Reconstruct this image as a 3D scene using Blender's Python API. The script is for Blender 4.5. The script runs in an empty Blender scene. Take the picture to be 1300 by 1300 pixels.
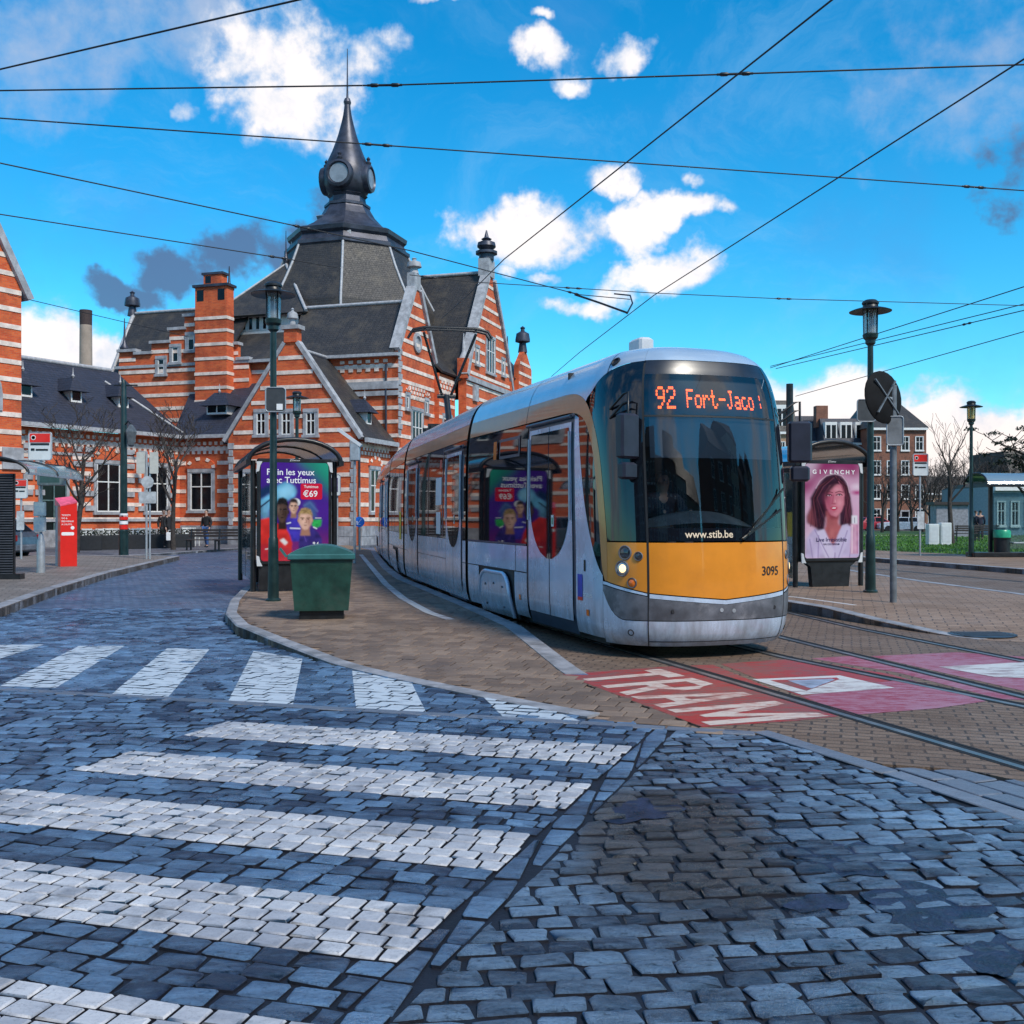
import bpy, bmesh, math, random
from mathutils import Vector, Matrix, noise as mnoise
random.seed(7)
R = math.radians
SC = bpy.context.scene
COL = SC.collection

# ------------------------------------------------------------------ camera, sky, sun, exposure
H = 1.55          # eye height (m)
F = 1300.0        # focal length in photograph pixels
HZ = 655.0        # horizon row in the photograph
cam = bpy.data.cameras.new('camera')
cam.sensor_width = 36; cam.sensor_height = 36; cam.lens = 36.0
cam.shift_y = (HZ - 650.0) / 1300.0
cam.clip_start = 0.05; cam.clip_end = 3000
camo = bpy.data.objects.new('camera', cam); COL.objects.link(camo)
camo.location = (0, 0, H); camo.rotation_euler = (R(90), 0, 0)
SC.camera = camo
SC.view_settings.view_transform = 'Standard'; SC.view_settings.look = 'None'
SC.view_settings.exposure = 0.22; SC.view_settings.gamma = 1.0
SC.view_settings.use_curve_mapping = False

SUN_EL, SUN_AZ = R(48), R(140)      # azimuth clockwise from +Y: behind the viewer on the right, through thin cloud

class NT:
    """tiny node-tree writer"""
    def __init__(s, tree): s.t = tree; s.n = tree.nodes; s.l = tree.links
    def new(s, typ, **kw):
        n = s.n.new(typ)
        for k, v in kw.items(): setattr(n, k, v)
        return n
    def put(s, sock, v):
        if hasattr(v, 'is_output') or isinstance(v, bpy.types.NodeSocket): s.l.new(v, sock)
        else: sock.default_value = v
    def math(s, op, a, b=0.0, c=0.0, clamp=False):
        n = s.new('ShaderNodeMath', operation=op, use_clamp=clamp)
        s.put(n.inputs[0], a); s.put(n.inputs[1], b); s.put(n.inputs[2], c)
        return n.outputs[0]
    def smooth(s, v, a, b, lo=0.0, hi=1.0):
        n = s.new('ShaderNodeMapRange', interpolation_type='SMOOTHSTEP')
        s.put(n.inputs[0], v)
        for i, x in enumerate((a, b, lo, hi)): s.put(n.inputs[i + 1], x)
        return n.outputs[0]
    def lin(s, v, a, b, lo=0.0, hi=1.0):
        n = s.new('ShaderNodeMapRange')
        s.put(n.inputs[0], v)
        for i, x in enumerate((a, b, lo, hi)): s.put(n.inputs[i + 1], x)
        return n.outputs[0]
    def mix(s, f, a, b, mode='MIX'):
        n = s.new('ShaderNodeMix', data_type='RGBA', blend_type=mode)
        s.put(n.inputs[0], f); s.put(n.inputs[6], a); s.put(n.inputs[7], b)
        return n.outputs[2]
    def noise(s, vec, scale, detail=4.0, rough=0.55, dist=0.0, color=False):
        n = s.new('ShaderNodeTexNoise')
        if vec is not None: s.l.new(vec, n.inputs['Vector'])
        n.inputs['Scale'].default_value = scale; n.inputs['Detail'].default_value = detail
        n.inputs['Roughness'].default_value = rough; n.inputs['Distortion'].default_value = dist
        return n.outputs['Color' if color else 'Fac']
    def comb(s, x, y, z):
        n = s.new('ShaderNodeCombineXYZ')
        for i, v in enumerate((x, y, z)): s.put(n.inputs[i], v)
        return n.outputs[0]
    def bump(s, h, strength=0.3, dist=0.01):
        n = s.new('ShaderNodeBump'); s.l.new(h, n.inputs['Height'])
        n.inputs['Strength'].default_value = strength; n.inputs['Distance'].default_value = dist
        return n.outputs[0]

def c4(c): return (c[0], c[1], c[2], 1.0)

# sky with clouds, by direction only
def build_world():
    w = bpy.data.worlds.new('World'); SC.world = w; w.use_nodes = True
    t = NT(w.node_tree); t.n.clear()
    out = t.new('ShaderNodeOutputWorld'); bg = t.new('ShaderNodeBackground')
    t.l.new(bg.outputs[0], out.inputs[0]); bg.inputs['Strength'].default_value = 0.1
    sky = t.new('ShaderNodeTexSky', sky_type='NISHITA')
    sky.sun_disc = False; sky.sun_elevation = SUN_EL; sky.sun_rotation = SUN_AZ
    sky.altitude = 50; sky.air_density = 1.0; sky.dust_density = 0.3; sky.ozone_density = 1.5
    hs = t.new('ShaderNodeHueSaturation'); t.l.new(sky.outputs[0], hs.inputs['Color'])
    hs.inputs['Hue'].default_value = 0.483; hs.inputs['Saturation'].default_value = 1.5; hs.inputs['Value'].default_value = 1.0
    base = t.mix(1.0, hs.outputs[0], (0.70, 1.52, 1.74, 1), 'MULTIPLY')
    tc = t.new('ShaderNodeTexCoord')
    sep = t.new('ShaderNodeSeparateXYZ'); t.l.new(tc.outputs['Generated'], sep.inputs[0])
    az = t.math('ARCTAN2', sep.outputs[0], sep.outputs[1])
    el = t.math('ARCSINE', sep.outputs[2])
    q = t.comb(az, el, 0.0)
    wn = t.noise(q, 5.5, 6.0, 0.6, color=True)
    wv = t.new('ShaderNodeVectorMath', operation='SUBTRACT'); t.l.new(wn, wv.inputs[0]); wv.inputs[1].default_value = (.5, .5, .5)
    ws = t.new('ShaderNodeVectorMath', operation='SCALE'); t.l.new(wv.outputs[0], ws.inputs[0]); ws.inputs['Scale'].default_value = 0.11
    wa = t.new('ShaderNodeVectorMath', operation='ADD'); t.l.new(q, wa.inputs[0]); t.l.new(ws.outputs[0], wa.inputs[1])
    sp2 = t.new('ShaderNodeSeparateXYZ'); t.l.new(wa.outputs[0], sp2.inputs[0])
    fine = t.noise(q, 26.0, 7.0, 0.62)
    def blobs(lst):
        acc = None
        for (px, py, rx, ry, st) in lst:
            a0 = math.atan((px - 650) / F); e0 = math.atan((HZ - py) / F * math.cos(a0))
            ca = 1 / (1 + ((px - 650) / F) ** 2)
            dx = t.math('MULTIPLY', t.math('SUBTRACT', sp2.outputs[0], a0), F / rx / ca * 1.0)
            dy = t.math('MULTIPLY', t.math('SUBTRACT', sp2.outputs[1], e0), F / ry)
            d2 = t.math('ADD', t.math('MULTIPLY', dx, dx), t.math('MULTIPLY', dy, dy))
            v = t.math('MULTIPLY', t.math('SUBTRACT', 1.0, d2), st)
            acc = v if acc is None else t.math('MAXIMUM', acc, v)
        return acc
    white = [(365, 95, 125, 95, 1.0), (450, 75, 60, 35, .8), (228, 130, 26, 18, .9), (330, 160, 22, 25, .7),
             (675, 292, 115, 48, 1.1), (615, 285, 62, 32, 1.0), (800, 285, 40, 45, 1.0), (850, 265, 60, 22, 1.0),
             (850, 340, 62, 34, 1.0), (815, 358, 60, 26, .9), (745, 400, 50, 18, .9), (790, 372, 40, 35, .7),
             (690, 65, 45, 25, .9), (790, 60, 45, 25, 1.0), (720, 100, 32, 22, 1.0), (770, 220, 40, 18, .9), (865, 228, 18, 10, .8),
             (55, 465, 110, 70, 1.6), (130, 465, 70, 48, 1.4),
             (1050, 570, 150, 105, 1.7), (1200, 575, 190, 98, 1.7), (1340, 575, 140, 95, 1.7), (960, 600, 120, 110, 1.4),
             (560, 5, 40, 10, .7), (690, 20, 16, 8, .7), (715, 395, 36, 16, .7), (640, 345, 22, 10, .5), (900, 268, 24, 12, .7), (700, 350, 26, 10, .5), (490, 60, 26, 20, .5)]
    veil = [(60, 60, 120, 95, .55), (230, 30, 160, 60, .5), (270, 10, 60, 60, .8), (1230, 90, 170, 110, .35), (130, 60, 60, 60, .5)]
    dark = [(160, 378, 58, 20, .9), (215, 350, 62, 32, 1.0), (285, 335, 62, 34, 1.0), (355, 330, 70, 42, .8), (400, 280, 30, 45, .6),
            (1310, 220, 60, 55, .7)]
    mid = t.noise(q, 11.0, 4.0, 0.6, .6)
    hi = t.math('ADD', t.math('MULTIPLY', t.math('SUBTRACT', fine, 0.5), 2.2), t.math('MULTIPLY', t.math('SUBTRACT', mid, 0.5), 2.2))
    mw = t.smooth(t.math('ADD', blobs(white), hi), -0.05, 0.95)
    mv = t.math('MULTIPLY', t.smooth(t.math('ADD', blobs(veil), t.math('MULTIPLY', hi, .5)), 0.0, 0.9), 0.75)
    md = t.math('MULTIPLY', t.smooth(t.math('ADD', blobs(dark), hi), 0.05, 0.75), 0.85)
    # the same kind of broken cloud over the rest of the sky, beyond the frame
    gen = t.noise(tc.outputs['Generated'], 2.6, 6.0, 0.6)
    away = t.smooth(t.math('ABSOLUTE', az), 0.55, 0.85)
    up = t.smooth(el, 0.52, 0.75)
    away = t.math('MAXIMUM', away, up)
    mg = t.math('MULTIPLY', t.smooth(gen, 0.48, 0.66), away)
    shade = t.noise(wa.outputs[0], 11.0, 5.0, 0.6)
    cw = t.mix(t.smooth(t.math('ADD', shade, t.math('MULTIPLY', mw, .22)), 0.46, 0.76), (5.2, 6.2, 7.8, 1), (9.4, 8.9, 8.8, 1))
    low = t.smooth(el, 0.02, 0.13)
    cw = t.mix(low, t.mix(1.0, cw, (1.0, .93, .88, 1), 'MULTIPLY'), cw)
    wisp = t.noise(t.comb(t.math('MULTIPLY', sp2.outputs[0], .6), sp2.outputs[1], 0.3), 7.0, 8.0, .68, .8)
    base = t.mix(t.math('MULTIPLY', t.smooth(wisp, .46, .74), .22), base, (3.6, 6.0, 8.2, 1))
    base = t.mix(t.math('MULTIPLY', t.smooth(t.noise(q, 3.1, 6.0, .62), .48, .70), .30), base, (.9, 2.6, 6.2, 1))
    m1 = t.mix(mv, base, (4.2, 5.0, 6.6, 1))
    m2 = t.mix(md, m1, (0.95, 1.45, 2.7, 1))
    mw2 = t.math('MAXIMUM', mw, mg)
    m3 = t.mix(mw2, m2, cw)
    t.l.new(m3, bg.inputs['Color'])
build_world()

sun = bpy.data.lights.new('sun', 'SUN'); sun.energy = 3.3; sun.angle = R(11); sun.color = (1.0, .93, .82)
suno = bpy.data.objects.new('sun', sun); COL.objects.link(suno)
_sd = Vector((math.sin(SUN_AZ) * math.cos(SUN_EL), math.cos(SUN_AZ) * math.cos(SUN_EL), math.sin(SUN_EL)))
suno.rotation_euler = _sd.to_track_quat('Z', 'Y').to_euler()
suno.location = _sd * 80

# ------------------------------------------------------------------ measuring helpers
def gp(px, py, z=0.0):
    """ground point (height z) seen at a photograph pixel"""
    Y = F * (H - z) / (py - HZ)
    return Vector(((px - 650) / F * Y, Y, z))
def at(px, py, Y):
    return Vector(((px - 650) / F * Y, Y, H + (HZ - py) / F * Y))

# ------------------------------------------------------------------ mesh builder
class MB:
    def __init__(s): s.v = []; s.f = []; s.m = []; s.mi = 0; s.sm = []; s.smooth = False; s.M = None
    def add(s, vs, fs, smooth=None):
        o = len(s.v)
        for v in vs:
            v = Vector(v)
            if s.M is not None: v = s.M @ v
            s.v.append(tuple(v))
        for f in fs:
            s.f.append(tuple(i + o for i in f)); s.m.append(s.mi); s.sm.append(s.smooth if smooth is None else smooth)
        return s
    def box(s, x0, x1, y0, y1, z0, z1):
        return s.add([(x0, y0, z0), (x1, y0, z0), (x1, y1, z0), (x0, y1, z0), (x0, y0, z1), (x1, y0, z1), (x1, y1, z1), (x0, y1, z1)],
                     [(0, 3, 2, 1), (4, 5, 6, 7), (0, 1, 5, 4), (1, 2, 6, 5), (2, 3, 7, 6), (3, 0, 4, 7)], False)
    def bbox(s, x0, x1, y0, y1, z0, z1, b=.01):
        """box with chamfered edges"""
        vs = []; 
        for z, i in ((z0, b), (z0 + b, 0), (z1 - b, 0), (z1, b)):
            for (x, y) in ((x0 + i + 0, y0 + i), (x1 - i, y0 + i), (x1 - i, y1 - i), (x0 + i, y1 - i)):
                pass
            a, c, d, e = x0 + i, x1 - i, y0 + i, y1 - i
            vs += [(a + b, d, z), (c - b, d, z), (c, d + b, z), (c, e - b, z), (c - b, e, z), (a + b, e, z), (a, e - b, z), (a, d + b, z)]
        fs = [tuple(range(7, -1, -1)), tuple(range(24, 32))]
        for k in range(3):
            for i in range(8):
                j = (i + 1) % 8
                fs.append((k * 8 + i, k * 8 + j, k * 8 + 8 + j, k * 8 + 8 + i))
        return s.add(vs, fs, False)
    def bar(s, p0, p1, w, h=None, up=(0, 0, 1)):
        """rectangular bar between two points"""
        h = h or w; p0 = Vector(p0); p1 = Vector(p1); d = (p1 - p0).normalized(); up = Vector(up)
        if abs(d.dot(up)) > .98: up = Vector((0, 1, 0))
        a = d.cross(up).normalized(); b = a.cross(d)
        vs = []
        for p in (p0, p1):
            for (i, j) in ((-1, -1), (1, -1), (1, 1), (-1, 1)): vs.append(p + a * i * w / 2 + b * j * h / 2)
        return s.add(vs, [(0, 1, 2, 3), (7, 6, 5, 4), (0, 4, 5, 1), (1, 5, 6, 2), (2, 6, 7, 3), (3, 7, 4, 0)], False)
    def tube(s, pts, r, n=8, cap=True):
        pts = [Vector(p) for p in pts]; k = len(pts)
        rs = r if isinstance(r, (list, tuple)) else [r] * k
        d = (pts[1] - pts[0]).normalized()
        a = d.cross(Vector((0, 0, 1)))
        if a.length < .05: a = d.cross(Vector((0, 1, 0)))
        a.normalize(); vs = []
        for i, p in enumerate(pts):
            t = (pts[min(i + 1, k - 1)] - pts[max(i - 1, 0)]).normalized()
            a = (a - t * a.dot(t)).normalized(); b = t.cross(a)
            for j in range(n):
                th = 2 * math.pi * j / n
                vs.append(p + (a * math.cos(th) + b * math.sin(th)) * rs[i])
        fs = []
        for i in range(k - 1):
            for j in range(n):
                jj = (j + 1) % n
                fs.append((i * n + j, i * n + jj, (i + 1) * n + jj, (i + 1) * n + j))
        s.add(vs, fs, n > 4)
        if cap:
            s.add([vs[j] for j in range(n)], [tuple(range(n - 1, -1, -1))], False)
            s.add([vs[(k - 1) * n + j] for j in range(n)], [tuple(range(n))], False)
        return s
    def lathe(s, prof, n=16, c=(0, 0, 0), axis='z', smooth=True, rot=0.0, sq=1.0):
        def ring(r, z):
            out = []
            for j in range(n):
                th = 2 * math.pi * j / n + rot
                x, y = r * math.cos(th), r * math.sin(th) * sq
                p = (x, y, z) if axis == 'z' else ((x, -z, y) if axis == 'y' else (z, x, y))
                out.append((p[0] + c[0], p[1] + c[1], p[2] + c[2]))
            return out
        k = len(prof); runs = [[0]]
        for i in range(1, k):
            runs[-1].append(i)
            if i < k - 1:
                a = math.atan2(prof[i][1] - prof[i - 1][1], prof[i][0] - prof[i - 1][0]); b = math.atan2(prof[i + 1][1] - prof[i][1], prof[i + 1][0] - prof[i][0])
                if abs((b - a + math.pi) % (2 * math.pi) - math.pi) > .6: runs.append([i])      # a sharp edge: start a new strip
        for run in runs:
            vs = []
            for i in run: vs += ring(*prof[i])
            fs = [(i * n + j, i * n + (j + 1) % n, (i + 1) * n + (j + 1) % n, (i + 1) * n + j) for i in range(len(run) - 1) for j in range(n)]
            s.add(vs, fs, smooth)
        if prof[0][0] > 1e-4: s.add(ring(*prof[0]), [tuple(range(n - 1, -1, -1))], False)
        if prof[-1][0] > 1e-4: s.add(ring(*prof[-1]), [tuple(range(n))], False)
        return s
    def prism(s, poly, z0, z1, plane='xy'):
        """extrude a polygon; plane 'xy' -> along z, 'xz' -> along y, 'yz' -> along x"""
        n = len(poly)
        def P(a, b, c): return (a, b, c) if plane == 'xy' else ((a, c, b) if plane == 'xz' else (c, a, b))
        vs = [P(a, b, z0) for a, b in poly] + [P(a, b, z1) for a, b in poly]
        fs = [tuple(range(n - 1, -1, -1)), tuple(range(n, 2 * n))]
        for i in range(n):
            j = (i + 1) % n; fs.append((i, j, n + j, n + i))
        return s.add(vs, fs, False)
    def slab(s, pts, th):
        """polygon in space given thickness against its normal"""
        pts = [Vector(p) for p in pts]; n = len(pts)
        nm = Vector()
        for i in range(n):
            a, b = pts[i], pts[(i + 1) % n]; nm += a.cross(b)
        nm.normalize()
        vs = pts + [p - nm * th for p in pts]
        fs = [tuple(range(n)), tuple(range(2 * n - 1, n - 1, -1))]
        for i in range(n):
            j = (i + 1) % n; fs.append((j, i, n + i, n + j))
        return s.add(vs, fs, False)
    def quadgrid(s, fn, nu, nv, smooth=True):
        vs = [fn(i / nu, j / nv) for j in range(nv + 1) for i in range(nu + 1)]
        fs = []
        for j in range(nv):
            for i in range(nu):
                a = j * (nu + 1) + i; fs.append((a, a + 1, a + nu + 2, a + nu + 1))
        return s.add(vs, fs, smooth)
    def mesh(s, name, mats):
        me = bpy.data.meshes.new(name); me.from_pydata(s.v, [], s.f)
        for m in (mats if isinstance(mats, (list, tuple)) else [mats]): me.materials.append(m)
        me.polygons.foreach_set('material_index', s.m); me.polygons.foreach_set('use_smooth', s.sm)
        me.update(); return me
    def fixn(s, me):
        bm = bmesh.new(); bm.from_mesh(me); bmesh.ops.recalc_face_normals(bm, faces=bm.faces); bm.to_mesh(me); bm.free()
    def build(s, name, mats, parent=None, fix=True, **kw):
        me = s.mesh(name, mats)
        if fix: s.fixn(me)
        return link(name, me, parent, **kw)

def tag(o, label=None, cat=None, group=None, kind=None):
    if label: o['label'] = label
    if cat: o['category'] = cat
    if group: o['group'] = group
    if kind: o['kind'] = kind
    return o
def link(name, data, parent=None, label=None, cat=None, group=None, kind=None, loc=None, rot=None):
    o = bpy.data.objects.new(name, data); COL.objects.link(o)
    if parent: o.parent = parent
    if loc is not None: o.location = loc
    if rot is not None: o.rotation_euler = (0, 0, rot)
    return tag(o, label, cat, group, kind)
def thing(name, label, cat, loc=(0, 0, 0), rot=0.0, group=None):
    return link(name, None, None, label, cat, group, None, loc, rot)
def struct(name, mb, mat, parent=None, **kw):
    o = mb.build(name, mat, parent, **kw)
    if parent is None: o['kind'] = 'structure'
    return o
KIDS = {}
def copy_tree(o, parent=None, loc=None, rot=None, label=None, group=None):
    if not KIDS.get(o.name): KIDS[o.name] = [c for c in bpy.data.objects if c.parent == o]
    c = o.copy(); COL.objects.link(c)
    if parent: c.parent = parent
    if loc is not None: c.location = loc
    if rot is not None: c.rotation_euler = (0, 0, rot)
    if label: c['label'] = label
    if group: c['group'] = group
    for ch in KIDS[o.name]: copy_tree(ch, c)
    return c

def text_mesh(s, size=1.0, align='LEFT', bold=0.0, sx=1.0):
    cu = bpy.data.curves.new('lettering', 'FONT'); cu.body = s; cu.size = size; cu.align_x = align
    cu.offset = bold * .3; cu.resolution_u = 3
    o = bpy.data.objects.new('lettering', cu); COL.objects.link(o)
    dg = bpy.context.evaluated_depsgraph_get(); ev = o.evaluated_get(dg)
    me = ev.to_mesh()
    vs = [(v.co.x * sx, v.co.y) for v in me.vertices]; fs = [tuple(p.vertices) for p in me.polygons]
    ev.to_mesh_clear(); bpy.data.objects.remove(o); bpy.data.curves.remove(cu)
    return vs, fs
def put_text(mb, s, fn, size, align='LEFT', bold=0.0, sx=1.0):
    """fn maps (x, y) of the lettering to a point"""
    vs, fs = text_mesh(s, size, align, bold, sx)
    return mb.add([fn(x, y) for x, y in vs], fs, False)
def lettering(name, s, mat, parent, fn, size, align='LEFT', bold=0.0, sx=1.0):
    return put_text(MB(), s, fn, size, align, bold, sx).build(name, mat, parent, fix=False)

# ------------------------------------------------------------------ materials
MATS = {}
def mat(name, col, rough=.5, metal=0.0, var=.25, scale=6.0, bump=0.0, bscale=40.0, spec=.5, rvar=.0, coat=0.0, dirt=None, dirt_amt=.35, road=None):
    """plain material with noise in colour, gloss and relief"""
    if name in MATS: return MATS[name]
    m = bpy.data.materials.new(name); m.use_nodes = True; t = NT(m.node_tree)
    b = t.n['Principled BSDF']
    tc = t.new('ShaderNodeTexCoord'); ob = tc.outputs['Object']
    n1 = t.noise(ob, scale, 5, .6)
    lo = tuple(c * (1 - var) for c in col); hi = tuple(min(1, c * (1 + var)) for c in col)
    cc = t.mix(t.smooth(n1, .3, .7), c4(lo), c4(hi))
    if dirt:
        n2 = t.noise(ob, scale * .37, 7, .7)
        cc = t.mix(t.math('MULTIPLY', t.smooth(n2, .48, .7), dirt_amt), cc, c4(dirt))
    if road:        # splashed road dirt on the lower body
        sz = t.new('ShaderNodeSeparateXYZ'); t.l.new(ob, sz.inputs[0])
        sm = t.new('ShaderNodeMapping'); sm.inputs['Scale'].default_value = (3, 3, .6); t.l.new(ob, sm.inputs[0])
        dn = t.math('ADD', t.math('MULTIPLY', sz.outputs[2], -1.0), t.math('MULTIPLY', t.noise(sm.outputs[0], 2.2, 7, .72), 1.3))
        cc = t.mix(t.math('MULTIPLY', t.smooth(dn, -.15, .75), .75), cc, c4(road))
    t.put(b.inputs['Base Color'], cc)
    b.inputs['Metallic'].default_value = metal; b.inputs['Specular IOR Level'].default_value = spec
    if rvar: t.put(b.inputs['Roughness'], t.lin(n1, .25, .75, max(.02, rough - rvar), min(1, rough + rvar)))
    else: b.inputs['Roughness'].default_value = rough
    if coat: b.inputs['Coat Weight'].default_value = coat; b.inputs['Coat Roughness'].default_value = .06
    if bump: t.put(b.inputs['Normal'], t.bump(t.noise(ob, bscale, 6, .65), bump, .02))
    MATS[name] = m
    return m
def emis(name, col, strength):
    m = bpy.data.materials.new(name); m.use_nodes = True; t = NT(m.node_tree); b = t.n['Principled BSDF']
    b.inputs['Base Color'].default_value = c4(col); b.inputs['Emission Color'].default_value = c4(col); b.inputs['Emission Strength'].default_value = strength
    return m
def glass(name, tint=(.8, .9, .95), fac=.12, rough=.03, opacity=.0, ocol=(.02, .03, .04)):
    """thin pane: clear part + fresnel reflection (+ some tint body)"""
    m = bpy.data.materials.new(name); m.use_nodes = True; t = NT(m.node_tree); t.n.remove(t.n['Principled BSDF'])
    out = t.n['Material Output']
    tr = t.new('ShaderNodeBsdfTransparent'); tr.inputs[0].default_value = c4(tint)
    gl = t.new('ShaderNodeBsdfGlossy'); gl.inputs['Roughness'].default_value = rough
    fr = t.new('ShaderNodeLayerWeight'); fr.inputs['Blend'].default_value = .35
    mx = t.new('ShaderNodeMixShader')
    src = tr.outputs[0]
    if opacity:
        df = t.new('ShaderNodeBsdfDiffuse'); df.inputs[0].default_value = c4(ocol)
        m0 = t.new('ShaderNodeMixShader'); m0.inputs[0].default_value = opacity
        t.l.new(tr.outputs[0], m0.inputs[1]); t.l.new(df.outputs[0], m0.inputs[2]); src = m0.outputs[0]
    t.put(mx.inputs[0], t.lin(fr.outputs['Fresnel'], 0, 1, fac, .9))
    t.l.new(src, mx.inputs[1]); t.l.new(gl.outputs[0], mx.inputs[2]); t.l.new(mx.outputs[0], out.inputs[0])
    return m
def brick_mat(name, c1, c2, mortar, rot=(1, 1), bw=.22, bh=.075):
    m = bpy.data.materials.new(name); m.use_nodes = True; t = NT(m.node_tree); b = t.n['Principled BSDF']
    tc = t.new('ShaderNodeTexCoord'); sp = t.new('ShaderNodeSeparateXYZ'); t.l.new(tc.outputs['Object'], sp.inputs[0])
    v = t.comb(t.math('ADD', sp.outputs[0], sp.outputs[1]), sp.outputs[2], 0.0)
    br = t.new('ShaderNodeTexBrick'); t.l.new(v, br.inputs['Vector'])
    br.inputs['Color1'].default_value = c4(c1); br.inputs['Color2'].default_value = c4(c2); br.inputs['Mortar'].default_value = c4(mortar)
    br.inputs['Scale'].default_value = 1.0; br.inputs['Mortar Size'].default_value = .006; br.inputs['Brick Width'].default_value = bw; br.inputs['Row Height'].default_value = bh
    n = t.noise(tc.outputs['Object'], .55, 7, .68); n2 = t.noise(tc.outputs['Object'], 3.2, 6, .7)
    cc = t.mix(t.math('MULTIPLY', t.smooth(n, .46, .70), .75), br.outputs['Color'], c4(tuple(x * .30 + .008 for x in c1)))
    cc = t.mix(t.math('MULTIPLY', t.smooth(n2, .52, .72), .45), cc, c4(tuple(min(1, x * 1.25 + .03) for x in c1)))
    t.put(b.inputs['Base Color'], cc); b.inputs['Roughness'].default_value = .85
    t.put(b.inputs['Normal'], t.bump(t.math('ADD', br.outputs['Fac'], t.math('MULTIPLY', n2, -.6)), -.35, .02))
    return m
def slate_mat(name, c, moss):
    m = bpy.data.materials.new(name); m.use_nodes = True; t = NT(m.node_tree); b = t.n['Principled BSDF']
    tc = t.new('ShaderNodeTexCoord'); sp = t.new('ShaderNodeSeparateXYZ'); t.l.new(tc.outputs['Object'], sp.inputs[0])
    v = t.comb(t.math('ADD', sp.outputs[0], sp.outputs[1]), t.math('MULTIPLY', sp.outputs[2], 1.3), 0.0)
    br = t.new('ShaderNodeTexBrick'); t.l.new(v, br.inputs['Vector'])
    br.inputs['Color1'].default_value = c4(c); br.inputs['Color2'].default_value = c4(tuple(x * 1.5 for x in c)); br.inputs['Mortar'].default_value = c4(tuple(x * .25 for x in c))
    br.inputs['Scale'].default_value = 1.0; br.inputs['Mortar Size'].default_value = .012; br.inputs['Brick Width'].default_value = .24; br.inputs['Row Height'].default_value = .17
    n = t.noise(tc.outputs['Object'], 1.1, 8, .72); n2 = t.noise(tc.outputs['Object'], 7, 5, .7)
    cc = t.mix(t.math('MULTIPLY', t.smooth(n, .45, .7), .8), br.outputs['Color'], c4(moss))
    cc = t.mix(t.math('MULTIPLY', t.smooth(n2, .6, .72), .5), cc, c4(tuple(x * 2.4 for x in c)))
    t.put(b.inputs['Base Color'], cc); t.put(b.inputs['Roughness'], t.lin(n2, .3, .7, .42, .72))
    t.put(b.inputs['Normal'], t.bump(t.math('ADD', t.math('MULTIPLY', br.outputs['Fac'], -1), n2), .5, .02))
    return m
def sett_mat(name, c_lo, c_hi, rough, wet=.0, tint=None, grain=60.0, bump=.5, spot=None, stain=.0):
    """stone whose tone is set per stone (attribute 'tone'); spot = (x, y, rx, ry, colour): a dirty dry patch of the road"""
    m = bpy.data.materials.new(name); m.use_nodes = True; t = NT(m.node_tree); b = t.n['Principled BSDF']
    at_ = t.new('ShaderNodeAttribute'); at_.attribute_name = 'tone'
    geo = t.new('ShaderNodeNewGeometry'); P = geo.outputs['Position']
    st = t.new('ShaderNodeMapping'); st.inputs['Rotation'].default_value = (0, 0, R(16)); st.inputs['Scale'].default_value = (.5, 1.6, 1); t.l.new(P, st.inputs[0])
    n = t.noise(st.outputs[0], 11, 8, .74); g = t.noise(P, grain, 6, .78); ck = t.noise(st.outputs[0], 30, 7, .8, .6)
    big = t.noise(P, .6, 5, .65)
    tn = t.math('ADD', t.math('MULTIPLY', at_.outputs['Fac'], .7), t.math('ADD', t.math('MULTIPLY', t.math('SUBTRACT', n, .5), 1.5), t.math('MULTIPLY', t.math('SUBTRACT', big, .47), 1.5)), clamp=True)
    cc = t.mix(tn, c4(c_lo), c4(c_hi))
    if tint: cc = t.mix(t.math('MULTIPLY', t.smooth(t.noise(P, .9, 5, .6), .48, .7), .7), cc, c4(tint))
    if spot:
        sp = t.new('ShaderNodeSeparateXYZ'); t.l.new(P, sp.inputs[0])
        dx = t.math('DIVIDE', t.math('SUBTRACT', sp.outputs[0], spot[0]), spot[2]); dy = t.math('DIVIDE', t.math('SUBTRACT', sp.outputs[1], spot[1]), spot[3])
        d = t.math('ADD', t.math('ADD', t.math('MULTIPLY', dx, dx), t.math('MULTIPLY', dy, dy)), t.math('MULTIPLY', t.math('SUBTRACT', t.noise(P, 1.4, 5, .6), .5), 2.0))
        cc = t.mix(t.math('MULTIPLY', t.smooth(d, 1.15, .25), .88), cc, t.mix(tn, c4(tuple(x * .3 for x in spot[4])), c4(tuple(x * 1.5 for x in spot[4]))))
    if stain: cc = t.mix(t.math('MULTIPLY', t.smooth(t.noise(P, 3.1, 7, .72), .50, .66), stain), cc, c4(tuple(x * .55 for x in c_lo)))
    cc = t.mix(t.math('MULTIPLY', t.smooth(g, .5, .70), .5), cc, c4(tuple(x * .3 for x in c_lo)))
    cc = t.mix(t.math('MULTIPLY', t.smooth(ck, .60, .66), .6), cc, c4(tuple(x * .25 for x in c_lo)))
    t.put(b.inputs['Base Color'], cc)
    wetn = t.noise(P, .75, 6, .65)
    t.put(b.inputs['Roughness'], t.lin(t.math('ADD', t.math('MULTIPLY', wetn, 1.0), t.math('MULTIPLY', g, .35)), .45, .85, max(.08, rough - wet), rough + wet))
    hh = t.math('ADD', t.math('MULTIPLY', g, .45), t.math('SUBTRACT', n, t.math('MULTIPLY', t.smooth(ck, .58, .68), .5)))
    t.put(b.inputs['Normal'], t.bump(hh, bump, .03))
    b.inputs['Specular IOR Level'].default_value = .65
    return m

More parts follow.
